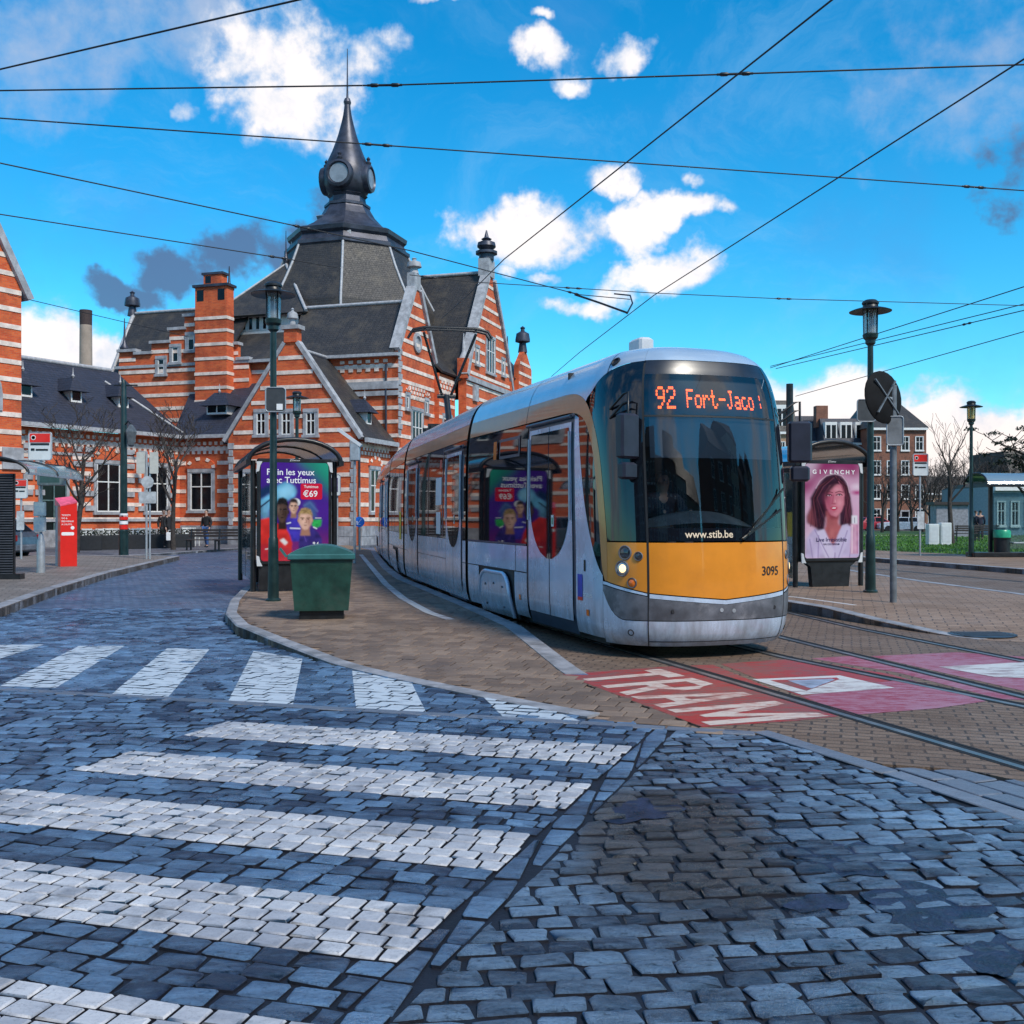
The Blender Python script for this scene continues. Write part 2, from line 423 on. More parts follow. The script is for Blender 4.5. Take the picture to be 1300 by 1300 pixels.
M = dict(
    brick=brick_mat('orange_brick', (.55, .068, .014), (.70, .130, .028), (.42, .17, .10)),
    redbrick=brick_mat('brown_brick', (.17, .055, .03), (.24, .085, .045), (.22, .16, .13)),
    stone=mat('band_stone', (.76, .62, .54), .8, var=.2, scale=2.5, bump=.2, dirt=(.30, .24, .22), dirt_amt=.55),
    greystone=mat('grey_stone', (.34, .34, .36), .75, var=.25, scale=3, bump=.25, dirt=(.12, .12, .13), dirt_amt=.5),
    base=mat('plinth_stone', (.27, .27, .29), .8, var=.3, scale=3, bump=.3),
    slate=slate_mat('blue_slate', (.022, .024, .040), (.030, .030, .045)),
    slate2=slate_mat('old_slate', (.026, .023, .023), (.075, .060, .045)),
    lead=mat('lead', (.045, .048, .068), .42, var=.4, scale=1.6, bump=.12, metal=.35, dirt=(.12, .12, .15), dirt_amt=.4),
    ridge=mat('zinc_ridge', (.36, .36, .38), .5, var=.2),
    white=mat('white_paint', (.72, .70, .68), .5, var=.08),
    pane=mat('dark_pane', (.006, .007, .010), .12, var=.2, spec=.3),
    dgreen=mat('dark_green_paint', (.008, .026, .026), .38, var=.3, scale=5, rvar=.1),
    black=mat('black_paint', (.010, .011, .013), .4, var=.3, rvar=.1),
    rubber=mat('rubber', (.012, .012, .013), .7, var=.3),
    steel=mat('steel', (.50, .51, .53), .32, metal=.9, var=.15, rvar=.1),
    galv=mat('galvanised', (.36, .39, .42), .5, metal=.4, var=.15, scale=9),
    lightgrey=mat('light_grey_paint', (.55, .57, .59), .5, var=.06),
    wood=mat('dark_wood', (.03, .022, .02), .6, var=.3),
    bark=mat('bark', (.045, .036, .032), .9, var=.4, scale=9, bump=.4),
    red=mat('red_paint', (.70, .018, .010), .35, var=.06, coat=.3),
    paper=mat('paper_white', (.78, .78, .78), .6, var=.04),
    lampglass=glass('lamp_glass', (.9, .95, .97), .10, .06, .30, (.62, .72, .76)),
    shelterglass=glass('shelter_glass', (.72, .86, .88), .10, .03, .12, (.25, .36, .38)),
    roofglass=glass('shelter_roof_pane', (.6, .78, .84), .10, .12, .45, (.38, .52, .58)),
)
# ================================================================== GROUND, ROAD, TRACKS, PLATFORMS
U = Vector((.9625, -.2715, 0)); N = Vector((.2715, .9625, 0))      # crosswalk stripe direction, and across it
def MN(m, n): return (U.x * m + N.x * n, U.y * m + N.y * n)
def mn(x, y): return (U.x * x + U.y * y, N.x * x + N.y * y)
def inpoly(x, y, poly):
    c = False; j = len(poly) - 1
    for i in range(len(poly)):
        xi, yi = poly[i][0], poly[i][1]; xj, yj = poly[j][0], poly[j][1]
        if (yi > y) != (yj > y) and x < (xj - xi) * (y - yi) / (yj - yi) + xi: c = not c
        j = i
    return c
def ccw(poly):
    a = sum(poly[i][0] * poly[(i + 1) % len(poly)][1] - poly[(i + 1) % len(poly)][0] * poly[i][1] for i in range(len(poly)))
    return poly if a > 0 else poly[::-1]
def clip(sub, cl):
    """Sutherland-Hodgman, convex clip polygon (ccw)"""
    out = list(sub)
    for i in range(len(cl)):
        a, b = cl[i], cl[(i + 1) % len(cl)]; src = out; out = []
        if not src: break
        def side(p): return (b[0] - a[0]) * (p[1] - a[1]) - (b[1] - a[1]) * (p[0] - a[0])
        for k in range(len(src)):
            p, q = src[k], src[(k + 1) % len(src)]; sp_, sq_ = side(p), side(q)
            if sp_ >= 0: out.append(p)
            if (sp_ >= 0) != (sq_ >= 0):
                tt = sp_ / (sp_ - sq_); out.append((p[0] + (q[0] - p[0]) * tt, p[1] + (q[1] - p[1]) * tt))
    return out
def xy(lst, z=0.0): return [tuple(gp(x, y, z)[:2]) for x, y in lst]
def ramp(y, a, b): return max(0, min(1, (y - a) / (b - a)))

# --- materials of the ground
def paving_mat(name, c1, c2, mortar, bw, bh, ang, rough=.6, wet=.15, tint=None, bump=.35, soft=.5, spec=.2):
    m = bpy.data.materials.new(name); m.use_nodes = True; t = NT(m.node_tree); b = t.n['Principled BSDF']
    geo = t.new('ShaderNodeNewGeometry'); P = geo.outputs['Position']
    mp = t.new('ShaderNodeMapping'); mp.inputs['Rotation'].default_value = (0, 0, -ang); t.l.new(P, mp.inputs[0])
    jig = t.noise(P, 3.0, 2, .5, color=True)
    va = t.new('ShaderNodeVectorMath', operation='MULTIPLY_ADD'); t.l.new(jig, va.inputs[0]); va.inputs[1].default_value = (.05, .05, 0); t.l.new(mp.outputs[0], va.inputs[2])
    br = t.new('ShaderNodeTexBrick'); t.l.new(va.outputs[0], br.inputs['Vector'])
    br.inputs['Color1'].default_value = c4(c1); br.inputs['Color2'].default_value = c4(c2); br.inputs['Mortar'].default_value = c4(mortar)
    br.inputs['Scale'].default_value = 1; br.inputs['Mortar Size'].default_value = .010; br.inputs['Brick Width'].default_value = bw; br.inputs['Row Height'].default_value = bh
    n = t.noise(P, .8, 7, .66); n2 = t.noise(P, 6, 7, .72); g = t.noise(P, 70, 4, .75)
    cc = t.mix(t.math('MULTIPLY', t.smooth(n, .4, .7), .6), br.outputs['Color'], c4(tint or tuple(x * .5 for x in c1)))
    cc = t.mix(t.math('MULTIPLY', t.smooth(n2, .5, .75), soft), cc, c4(tuple(x * .45 for x in c1)))
    cc = t.mix(t.math('MULTIPLY', t.smooth(g, .5, .7), .5), cc, c4(tuple(min(1, x * 1.7) for x in c2)))
    t.put(b.inputs['Base Color'], cc)
    t.put(b.inputs['Roughness'], t.lin(n, .35, .7, rough - wet, rough + wet)); b.inputs['Specular IOR Level'].default_value = spec
    hgt = t.math('ADD', t.math('MULTIPLY', br.outputs['Fac'], -1.0), t.math('ADD', t.math('MULTIPLY', g, .5), n2))
    t.put(b.inputs['Normal'], t.bump(hgt, bump, .02))
    return m
BLUE_LO, BLUE_HI = (.009, .021, .058), (.16, .30, .50)
m_bed = mat('mortar_bed', (.005, .006, .012), .6, var=.4, scale=4, bump=.4)
m_far = paving_mat('worn_setts', (.045, .075, .15), (.13, .19, .30), (.012, .015, .025), .2, .13, R(-16), .38, .16, (.03, .045, .085), 1.0, .8, .5)
m_sett = sett_mat('wet_blue_sett', BLUE_LO, BLUE_HI, .34, .20, bump=.9)
m_sett2 = sett_mat('rough_grey_sett', (.012, .024, .055), (.21, .345, .52), .32, .20, None, 60, 1.0, (gp(845, 1075).x, gp(845, 1075).y, .55, 1.25, (.055, .045, .04)))
m_wsett = sett_mat('white_sett', (.30, .31, .35), (.58, .58, .60), .5, .1, None, 80, .22, None, .7)
m_paver = sett_mat('brown_paver', (.13, .085, .06), (.29, .205, .15), .66, .14, (.10, .07, .055), 90, .5)
m_track = paving_mat('brown_track_paving', (.15, .10, .070), (.215, .15, .108), (.045, .035, .03), .21, .105, R(-18), .62, .14, (.085, .058, .045), .5)
m_plat = paving_mat('brown_platform_paving', (.22, .145, .10), (.30, .205, .145), (.07, .05, .04), .3, .15, R(-18), .66, .14, (.12, .082, .062), .4)
m_walk = paving_mat('grey_brown_pavement', (.17, .145, .13), (.23, .20, .18), (.06, .055, .05), .3, .3, R(20), .62, .15, (.10, .085, .08), .4)
m_kerb = mat('kerb_granite', (.26, .26, .28), .6, var=.3, scale=4, bump=.35, bscale=60, dirt=(.08, .075, .075), dirt_amt=.6)
m_slab = sett_mat('gutter_stone', (.10, .12, .16), (.20, .23, .29), .42, .15)
m_tar = mat('tar_patch', (.014, .020, .048), .36, var=.6, scale=9, bump=1.0, bscale=28, rvar=.16)
m_grass_soil = mat('lawn_soil', (.03, .075, .012), .9, var=.4, scale=1.2, bump=.4)
m_asphalt = mat('asphalt', (.055, .056, .062), .7, var=.3, scale=.6, bump=.3, bscale=30)

def worn_paint(name, col, under, amt, rough=.5, scale=5.0, thr=(.50, .62)):
    m = bpy.data.materials.new(name); m.use_nodes = True; t = NT(m.node_tree); b = t.n['Principled BSDF']
    geo = t.new('ShaderNodeNewGeometry'); P = geo.outputs['Position']
    st = t.new('ShaderNodeMapping'); st.inputs['Rotation'].default_value = (0, 0, R(16)); st.inputs['Scale'].default_value = (.55, 1.9, 1); t.l.new(P, st.inputs[0])
    n = t.noise(st.outputs[0], scale, 8, .74); n2 = t.noise(P, .5, 4, .6); g = t.noise(P, 60, 4, .7)
    f = t.smooth(t.math('ADD', n, t.math('MULTIPLY', t.math('SUBTRACT', n2, .5), .5)), thr[0], thr[1])
    cc = t.mix(t.math('MULTIPLY', f, amt), c4(col), c4(under))
    cc = t.mix(t.math('MULTIPLY', t.smooth(g, .5, .75), .3), cc, c4(tuple(x * .5 for x in col)))
    t.put(b.inputs['Base Color'], cc); b.inputs['Roughness'].default_value = rough
    t.put(b.inputs['Normal'], t.bump(t.math('ADD', g, n), .35, .01))
    return m
m_zebra = worn_paint('worn_zebra_paint', (.46, .52, .58), (.09, .13, .20), .75, .45, 6.0, (.53, .66))
m_redp = worn_paint('red_road_paint', (.36, .022, .020), (.17, .085, .075), .9, .5, 8.0, (.38, .60))
m_redp2 = worn_paint('worn_pink_road_paint', (.28, .020, .034), (.37, .17, .22), .85, .42, 12.0, (.42, .60))
m_letter = worn_paint('pale_road_lettering', (.56, .46, .40), (.33, .09, .07), .85, .55, 9.0, (.46, .62))
m_line = worn_paint('white_platform_line', (.55, .54, .53), (.22, .13, .13), .8)

# --- stone layer
def stones(test, origin, ang, pitch, length, gap=.012, jit=.012, h=(.010, .020), box=(-14, 14, 2, 18), lenvar=.18, corner=.16, zf=None, cut=()):
    ca, sa = math.cos(ang), math.sin(ang); out = []
    # extent in the rotated frame
    cs = [((x - origin[0]) * ca + (y - origin[1]) * sa, -(x - origin[0]) * sa + (y - origin[1]) * ca) for x in box[:2] for y in box[2:]]
    u0, u1 = min(c[0] for c in cs), max(c[0] for c in cs); v0, v1 = min(c[1] for c in cs), max(c[1] for c in cs)
    j = math.floor(v0 / pitch)
    while j * pitch < v1:
        v = (j + .5) * pitch; u = math.floor(u0 / length) * length + ((j % 2) * .5 + random.uniform(-.12, .12)) * length
        while u < u1:
            L = length * (1 + random.uniform(-lenvar, lenvar)); uc = u + L / 2; u += L
            x, y = origin[0] + uc * ca - v * sa, origin[1] + uc * sa + v * ca
            if y < box[2] or y > box[3] or not test(x, y): continue
            a, b = L / 2 - gap / 2, pitch / 2 - gap / 2
            pts = []
            for (sx, sy) in ((-1, -1), (1, -1), (1, 1), (-1, 1)):
                k = corner * random.uniform(.5, 1.5)
                p1 = (sx * a, sy * b * (1 - k * 1.1)); p2 = (sx * a * (1 - k * .8), sy * b)
                pr = (p1, p2) if sx * sy > 0 else (p2, p1)
                for p in pr: pts.append((p[0] + random.uniform(-jit, jit) * .7, p[1] + random.uniform(-jit, jit) * .5))
            P = [(x + p[0] * ca - p[1] * sa, y + p[0] * sa + p[1] * ca) for p in pts]
            P = ccw(P)
            if cut:
                for ln in cut:
                    A, B_ = ln; d = math.hypot(B_[0] - A[0], B_[1] - A[1]); nx, ny = -(B_[1] - A[1]) / d, (B_[0] - A[0]) / d
                    q = []
                    for k in range(len(P)):
                        a1, b1 = P[k], P[(k + 1) % len(P)]; s1 = (a1[0] - A[0]) * nx + (a1[1] - A[1]) * ny - gap / 2; s2 = (b1[0] - A[0]) * nx + (b1[1] - A[1]) * ny - gap / 2
                        if s1 >= 0: q.append(a1)
                        if (s1 >= 0) != (s2 >= 0): f = s1 / (s1 - s2); q.append((a1[0] + (b1[0] - a1[0]) * f, a1[1] + (b1[1] - a1[1]) * f))
                    P = q
                    if len(P) < 3: break
                if len(P) < 3: continue
                ar = abs(sum(P[k][0] * P[(k + 1) % len(P)][1] - P[(k + 1) % len(P)][0] * P[k][1] for k in range(len(P)))) / 2
                if ar < pitch * length * .16: continue
                x, y = sum(q[0] for q in P) / len(P), sum(q[1] for q in P) / len(P)
            out.append(dict(c=(x, y), P=P, h=random.uniform(*h), t=(random.gauss(0, .022), random.gauss(0, .022)), tone=random.random(), z=zf(x, y) if zf else 0.0))
        j += 1
    return out
def stone_geo(s, local=False, b=.009):
    cx, cy = s['c']; ox, oy = (cx, cy) if local else (0, 0); oz = s['z'] if local else 0
    vs = []; rnd = random.Random(int(cx * 9173) * 31 + int(cy * 7919)); rg = s.get('rough', .0)
    def ring(f, z, tilt, j=0):
        for (x, y) in s['P']:
            dx, dy = x - cx, y - cy; L = math.hypot(dx, dy) + 1e-6; k = max(.3, (L - f) / L)
            zz = z + (dx * s['t'][0] + dy * s['t'][1] if tilt else 0) + (rnd.uniform(-j, j) if j else 0)
            vs.append((cx + dx * k - ox, cy + dy * k - oy, zz + s['z'] - oz))
    ring(0, -.012, False); ring(.001, s['h'] - .008, True); ring(.005, s['h'] - .003, True); ring(.016 if rg > .002 else b, s['h'], True, rg)
    n = len(s['P']); fs = []
    for r in (0, 1, 2):
        for i in range(n):
            j = (i + 1) % n; fs.append((r * n + i, r * n + j, (r + 1) * n + j, (r + 1) * n + i))
    if rg:
        vs.append((cx - ox, cy - oy, s['h'] + rnd.uniform(0, rg) + s['z'] - oz))
        for i in range(n): fs.append((3 * n + i, 3 * n + (i + 1) % n, 4 * n))
    else: fs.append(tuple(range(3 * n, 4 * n)))
    return vs, fs
def in_view(x, y): return abs(x) < y * .53 + .15 and y > 2.95
def lay(name, sts, m, parent, bulk_name, cap=300, near=lambda s: s['c'][1], split=True):
    vis = sorted([s for s in sts if in_view(*s['c'])], key=near)
    ind = vis[:cap] if split else []
    ids = set(id(s) for s in ind)
    def attr(me, tones):
        a = me.attributes.new('tone', 'FLOAT', 'FACE'); a.data.foreach_set('value', tones)
    for s in ind:
        vs, fs = stone_geo(s, True)
        me = bpy.data.meshes.new(name); me.from_pydata(vs, [], fs); me.materials.append(m); me.materials.append(m_bed); me.polygons.foreach_set('material_index', [1] * len(s['P']) + [0] * (len(fs) - len(s['P']))); me.polygons.foreach_set('use_smooth', [len(s['P']) <= k < (len(fs) if s.get('rough', 0) > .002 else 3 * len(s['P'])) for k in range(len(fs))]); attr(me, [s['tone']] * len(fs))
        link(name, me, parent, loc=(s['c'][0], s['c'][1], s['z']))
    V, Fc, T, MI, SM = [], [], [], [], []
    for s in sts:
        if id(s) in ids: continue
        vs, fs = stone_geo(s); o = len(V); V += vs; Fc += [tuple(i + o for i in f) for f in fs]; T += [s['tone']] * len(fs); MI += [1] * len(s['P']) + [0] * (len(fs) - len(s['P'])); SM += [len(s['P']) <= k < (len(fs) if s.get('rough', 0) > .002 else 3 * len(s['P'])) for k in range(len(fs))]
    if V:
        me = bpy.data.meshes.new(bulk_name); me.from_pydata(V, [], Fc); me.materials.append(m); me.materials.append(m_bed); me.polygons.foreach_set('material_index', MI); me.polygons.foreach_set('use_smooth', SM); attr(me, T)
        link(bulk_name, me, parent, kind='stuff')

# --- the sheets
def sheet(name, poly, z, m, parent=None, th=.02):
    mb = MB(); mb.prism(ccw([tuple(p[:2]) for p in poly]), z - th, z)
    return struct(name, mb, m, parent)
big = MB(); big.add([(-1400, -900, -.06), (1400, -900, -.06), (1400, 2200, -.06), (-1400, 2200, -.06)], [(0, 1, 2, 3)])
struct('ground', big, m_asphalt)
road = sheet('road', [(-45, -30), (45, -30), (45, 16.5), (-45, 16.5)], 0.0, m_bed)
sheet('far_carriageway', [(-60, 16.5), (9, 16.5), (9, 75), (-60, 75)], .010, m_far)

SEAM = [gp(-260, 862), gp(0, 877), gp(735, 920), gp(960, 934)]
def above_seam(x, y):
    for a, b in zip(SEAM, SEAM[1:]):
        if x <= b.x or b is SEAM[-1]:
            return y > a.y + (b.y - a.y) * (x - a.x) / (b.x - a.x)
GUT = [gp(955, 932), gp(1120, 985), gp(1300, 1046), gp(1750, 1200)]
GA, GB = GUT[0], GUT[-1]
def right_of_gutter(x, y):
    for a, b in zip(GUT, GUT[1:]):
        if y >= b.y or b is GUT[-1]:
            return x > a.x + (b.x - a.x) * (y - a.y) / (b.y - a.y)

# the tram's lane: rails
ND = Vector((.948, .318, 0)); DD = Vector((.318, -.948, 0))         # across / along (towards the viewer) the tracks
def trk(off, q): return ND * off + DD * q
CAB0 = trk(5.65, -9.65)                                            # nose of the tram on the ground
# joints of the tram's near side, in world coordinates
SIDE = [trk(4.5, -9.65), trk(4.5, -15.6), Vector((-2.45, 23.2, 0)), Vector((-3.38, 28.1, 0)), Vector((-4.52, 35.0, 0)), Vector((-5.55, 41.5, 0))]
def off_path(pts, d):
    out = []
    for i, p in enumerate(pts):
        t = (pts[min(i + 1, len(pts) - 1)] - pts[max(i - 1, 0)]).normalized()
        out.append(p + Vector((-t.y, t.x, 0)) * d)
    return out
back = [Vector((-7.2, 53, 0)), SIDE[5], SIDE[4], SIDE[3], SIDE[2], SIDE[1], SIDE[0]]
rail1 = [p + (Vector((.95, .30, 0)) * .43) for p in back[:-1]] + [trk(4.93, -9), trk(4.93, -3), trk(4.95, 4)]
rail2 = [p + (Vector((.95, .30, 0)) * 1.865) for p in back[:-1]] + [trk(6.34, -11.5), gp(1000, 838), gp(1300, 900), gp(1700, 985)]
rail3 = [gp(760, 752), gp(900, 788), gp(1003, 814), gp(1300, 888), gp(1700, 990)]
rail4 = [gp(880, 752), gp(1000, 779), gp(1090, 800), gp(1300, 842), gp(1700, 915)]
rail5 = [gp(900, 700), gp(1088, 734), gp(1300, 757), gp(1700, 800)]
rail6 = [gp(900, 690), gp(1100, 722), gp(1300, 740), gp(1700, 770)]

TB = [tuple(p[:2]) for p in [back[0], *[p + Vector((.1, 0, 0)) for p in back[1:5]]]] + xy([(600, 780), (655, 806), (740, 858), (720, 862), (892, 926), (960, 934), (1120, 973), (1230, 981), (1300, 996)]) + [(5.2, 3.2), (30, 3.2), (30, 34), (14, 34), (2.5, 53)]
bed = sheet('tram_track', TB, .016, m_track)
def ribbon(mb, pts, off, w, z0, z1):
    a = off_path(pts, off - w / 2); b = off_path(pts, off + w / 2)
    for i in range(len(pts) - 1):
        q = [a[i], a[i + 1], b[i + 1], b[i]]
        vs = [(p.x, p.y, z0) for p in q] + [(p.x, p.y, z1) for p in q]
        mb.add(vs, [(0, 1, 5, 4), (2, 3, 7, 6), (4, 5, 6, 7), (0, 3, 2, 1), (1, 2, 6, 5), (3, 0, 4, 7)], False)
m_groove = mat('rail_groove', (.006, .006, .007), .8, var=.3)
m_railh = mat('worn_rail_head', (.26, .24, .23), .42, metal=.7, var=.3, scale=3, rvar=.1)
for i, rp in enumerate((rail1, rail2, rail3, rail4, rail5, rail6)):
    far = i > 2
    r_ = MB(); ribbon(r_, rp, 0.0, .058 if not far else .05, 0, .0215); rr = r_.build('rail', m_railh, bed)
    g = MB(); ribbon(g, rp, .058, .05, 0, .019); g.build('groove', m_groove, rr)
    g = MB(); ribbon(g, rp, .103, .03, 0, .0205); g.build('guard_lip', m_groove, rr)
    g = MB(); ribbon(g, rp, -.050, .03, 0, .0185); g.build('joint_seal', m_groove, rr)

# red painted lane with lettering
def flat(name, pts, z, m, parent):
    mb = MB(); p = ccw([tuple(q[:2]) for q in pts]); mb.add([(x, y, z) for x, y in p], [tuple(range(len(p)))]); return mb.build(name, m, parent, fix=False)
RZ = .0175
def rail_x(pts, y):
    for a, b in zip(pts, pts[1:]):
        if b.y <= y <= a.y: return a.x + (b.x - a.x) * (y - a.y) / (b.y - a.y)
redA = xy([(714, 858), (837, 849), (905, 846), (1065, 912), (1010, 918), (892, 926)])
flat('red_marking', redA, RZ, m_redp, bed)
redB = xy([(915, 845), (1010, 838), (1130, 858), (1248, 893), (1190, 902), (1075, 911)])
flat('red_marking', redB, RZ, m_redp, bed)
redC = xy([(1030, 838), (1090, 834), (1300, 884), (1340, 893), (1270, 890), (1140, 856)])
flat('pink_marking', redC, RZ, m_redp2, bed)
redD = xy([(1105, 835), (1215, 830), (1330, 838), (1450, 860), (1420, 910), (1310, 882)])
flat('pink_marking', redD, RZ, m_redp2, bed)
redE = xy([(1085, 874), (1150, 864), (1252, 893), (1190, 902), (1078, 911), (1020, 887)])
flat('pink_marking', redE, RZ + .0012, m_redp2, bed)
# T R A M, feet towards the platform
q00, q10, q01, q11 = [gp(x, y) for x, y in ((730, 861), (902, 924), (838, 851.5), (1052, 912))]
LET = {'T': [[(.0, .80), (1, .80), (1, 1), (0, 1)], [(.36, 0), (.64, 0), (.64, .80), (.36, .80)]],
       'R': [[(0, 0), (.27, 0), (.27, 1), (0, 1)], [(.27, .84), (.80, .84), (.66, 1), (.27, 1)], [(.72, .84), (.80, .84), (.98, .74), (.98, .56), (.80, .46), (.72, .46)], [(.27, .40), (.27, .56), (.72, .56), (.72, .46), (.80, .46), (.70, .40)], [(.42, .40), (.70, .40), (1.0, 0), (.70, 0)]],
       'A': [[(0, 0), (.26, 0), (.58, 1), (.38, 1)], [(.74, 0), (1, 0), (.62, 1), (.58, 1), (.50, .75)], [(.335, .235), (.656, .235), (.605, .40), (.388, .40)]],
       'M': [[(0, 0), (.21, 0), (.21, 1), (0, 1)], [(.79, 0), (1, 0), (1, 1), (.79, 1)], [(.21, 1), (.21, .62), (.44, .12), (.50, .12), (.50, .40)], [(.79, 1), (.50, .40), (.50, .12), (.56, .12), (.79, .62)]]}
mb = MB()
for k, (ch, u0, u1) in enumerate((('T', 0, .19), ('R', .235, .45), ('A', .475, .70), ('M', .735, 1.0))):
    for poly_ in LET[ch]:
        P_ = []
        for x, y in poly_:
            u, v = u0 + (u1 - u0) * x, y
            p = q00 * (1 - u) * (1 - v) + q10 * u * (1 - v) + q01 * (1 - u) * v + q11 * u * v
            P_.append((p.x, p.y, RZ + .0016))
        mb.add(P_, [tuple(range(len(P_)))], False)
mb.build('tram_lettering', m_letter, bed, fix=False)
flat('warning_triangle', xy([(955, 865), (1066, 860), (1136, 876), (1018, 885)]), RZ + .003, m_line, bed)
flat('triangle_centre', xy([(978, 866.5), (1062, 863), (1066, 865), (1024, 880)]), RZ + .0042, m_redp, bed)
flat('triangle_sign', xy([(1000, 867), (1056, 864.5), (1060, 866), (1030, 877.5)]), RZ + .0055, mat('faded_blue_paint', (.25, .29, .38), .5, var=.35, scale=5), bed)
flat('white_marking', xy([(1192, 849), (1300, 843), (1380, 845), (1400, 866), (1262, 862)]), RZ + .003, m_line, bed)

# --- setts
STRIPES = [(6.27, 6.79), (5.245, 5.765), (4.25, 4.785), (3.28, 3.79), (2.30, 2.82)]
def stripe_ends(n): return (-4.12 - (6.79 - n) * .09 - .0, -1.07 - (6.79 - n) * .075)
def joint_m(n): return -1.07 - (6.79 - n) * .075
# island (its near edge lowered to the road)
ISL_F = [(345, 822), (420, 845), (520, 868), (620, 889), (700, 905), (760, 915), (850, 926), (960, 936)]
ISL = xy([(318, 722), (322, 745), (306, 757), (292, 772), (286, 790), (300, 807)]) + xy(ISL_F) + xy([(892, 926), (714, 858), (742, 858), (655, 806), (600, 780)]) + [tuple((p + Vector((.06, 0, 0)))[:2]) for p in [SIDE[2], SIDE[3], SIDE[4], SIDE[5]]] + [(-8.0, 50), (-11.5, 50), (-10.6, 40)]
def isl_z(x, y): return .016 + .115 * ramp(y, 10.2, 13.0)
def zone_walk(x, y):       # dark setts under the white-sett crosswalk
    m, n = mn(x, y)
    if above_seam(x, y) or m > joint_m(n) - .01: return False
    a, b = stripe_ends(n)
    if m > a - .02 and any(s[0] - .005 < n < s[1] + .005 for s in STRIPES): return False
    return x > -7
def zone_right(x, y):
    m, n = mn(x, y)
    return m > joint_m(n) + .19 and not above_seam(x, y) and not right_of_gutter(x, y)
LEFTK = xy([(0, 785), (70, 757), (140, 734), (228, 711.5)])
LEFTP = [(LEFTK[0][0] + (LEFTK[0][0] - LEFTK[1][0]) * 2.2, LEFTK[0][1] + (LEFTK[0][1] - LEFTK[1][1]) * 2.2)] + LEFTK
def left_of_kerb(x, y):
    for a, b in zip(LEFTP, LEFTP[1:]):
        if a[1] <= y <= b[1]: return x < a[0] + (b[0] - a[0]) * (y - a[1]) / (b[1] - a[1])
    return False
def zone_zebra(x, y): return above_seam(x, y) and not inpoly(x, y, ISL) and not left_of_kerb(x, y) and not inpoly(x, y, TB) and x < 2
ANG = math.atan2(U.y, U.x)
O_ = MN(0, 2.30)
walk = []
def endl(m_fn, lo=1.5, hi=9.0): return MN(m_fn(lo), lo), MN(m_fn(hi), hi)
LJ = endl(lambda n: joint_m(n)); LE = endl(lambda n: stripe_ends(n)[0]); LJ2 = endl(lambda n: joint_m(n) + .155)
def flip(l): return (l[1], l[0])
SEAM_L = (SEAM[2][:2], SEAM[0][:2]); SEAM_R = (SEAM[3][:2], SEAM[2][:2])      # keep the viewer's side
GUT_C = [(GUT[i + 1][:2], GUT[i][:2]) for i in range(3)]
def gut_side(p, q): return (p, q)
gaps = [(STRIPES[i + 1][1], STRIPES[i][0]) for i in range(4)] + [(6.79, 9.8)] + [(1.6, 2.30)]
# rows between the stripes: four to a gap, so that they end flush with the white rows
for a, b in gaps:
    rows = max(1, round((b - a) / .128)); pt_ = (b - a) / rows
    walk += stones(lambda x, y: a < mn(x, y)[1] < b and mn(x, y)[0] > stripe_ends(mn(x, y)[1])[0] - .12 and mn(x, y)[0] < joint_m(mn(x, y)[1]) + .12, MN(0, a), ANG, pt_, .168, .016, .012, box=(-8, 3, 1.7, 11), corner=.13, cut=(LJ, flip(LE), SEAM_L))
walk += stones(lambda x, y: mn(x, y)[0] < stripe_ends(mn(x, y)[1])[0] + .12 and not (y > 8.2 and x > 0) and x > -8.5, MN(0, 2.30), ANG + R(9), .115, .175, .017, .012, box=(-9, 3, 1.7, 13), corner=.13, cut=(LE, SEAM_L))
joint = stones(lambda x, y: (lambda m, n: joint_m(n) - .05 < m < joint_m(n) + .19 )(*mn(x, y)), MN(joint_m(4.5) + .0775, 4.5 - .075 * 0), ANG + R(90) + .075, .155, .24, .018, .010, box=(-2, 2.5, 1.8, 8), corner=.12, cut=(flip(LJ), LJ2, SEAM_L))
def rtest(x, y):
    m, n = mn(x, y); return m > joint_m(n) + .04 and not right_of_gutter(x - .16, y)
right = stones(rtest, (0, 0), R(7), .108, .172, .016, .014, h=(.006, .021), box=(-2, 6, 1.8, 8.8), corner=.18, cut=(flip(LJ2), SEAM_L, SEAM_R) + tuple(GUT_C[:1]))
right = [s for s in right if not right_of_gutter(s['c'][0] + .02, s['c'][1])]
for s in right: s['rough'] = .0045
for s in walk + joint: s['rough'] = .003
zebra = stones(lambda x, y: zone_zebra(x, y + .1) or zone_zebra(x, y), MN(0, 7), ANG, .125, .19, .016, .009, h=(.013, .018), box=(-14, 3, 7, 17), corner=.12, cut=(flip(SEAM_L),))
zebra = [s for s in zebra if above_seam(*s['c'])]
white = []
for s in STRIPES:
    pt_ = (s[1] - s[0]) / 5
    white += stones(lambda x, y: s[0] < mn(x, y)[1] < s[1] and stripe_ends(mn(x, y)[1])[0] - .1 < mn(x, y)[0] < joint_m(mn(x, y)[1]) + .1, MN(0, s[0]), ANG, pt_, .122, .012, .004, h=(.017, .020), box=(-6, 2, 1.7, 8), lenvar=.09, corner=.03, cut=(LJ, flip(LE)))
for s in white: s['t'] = (s['t'][0] * .4, s['t'][1] * .4); s['rough'] = .001
lay('sett', walk + joint, m_sett, road, 'more_setts')
lay('white_sett', white, m_wsett, road, 'more_white_setts')
lay('worn_sett', right, m_sett2, road, 'more_worn_setts')
lay('small_sett', zebra, m_sett, road, 'more_small_setts')
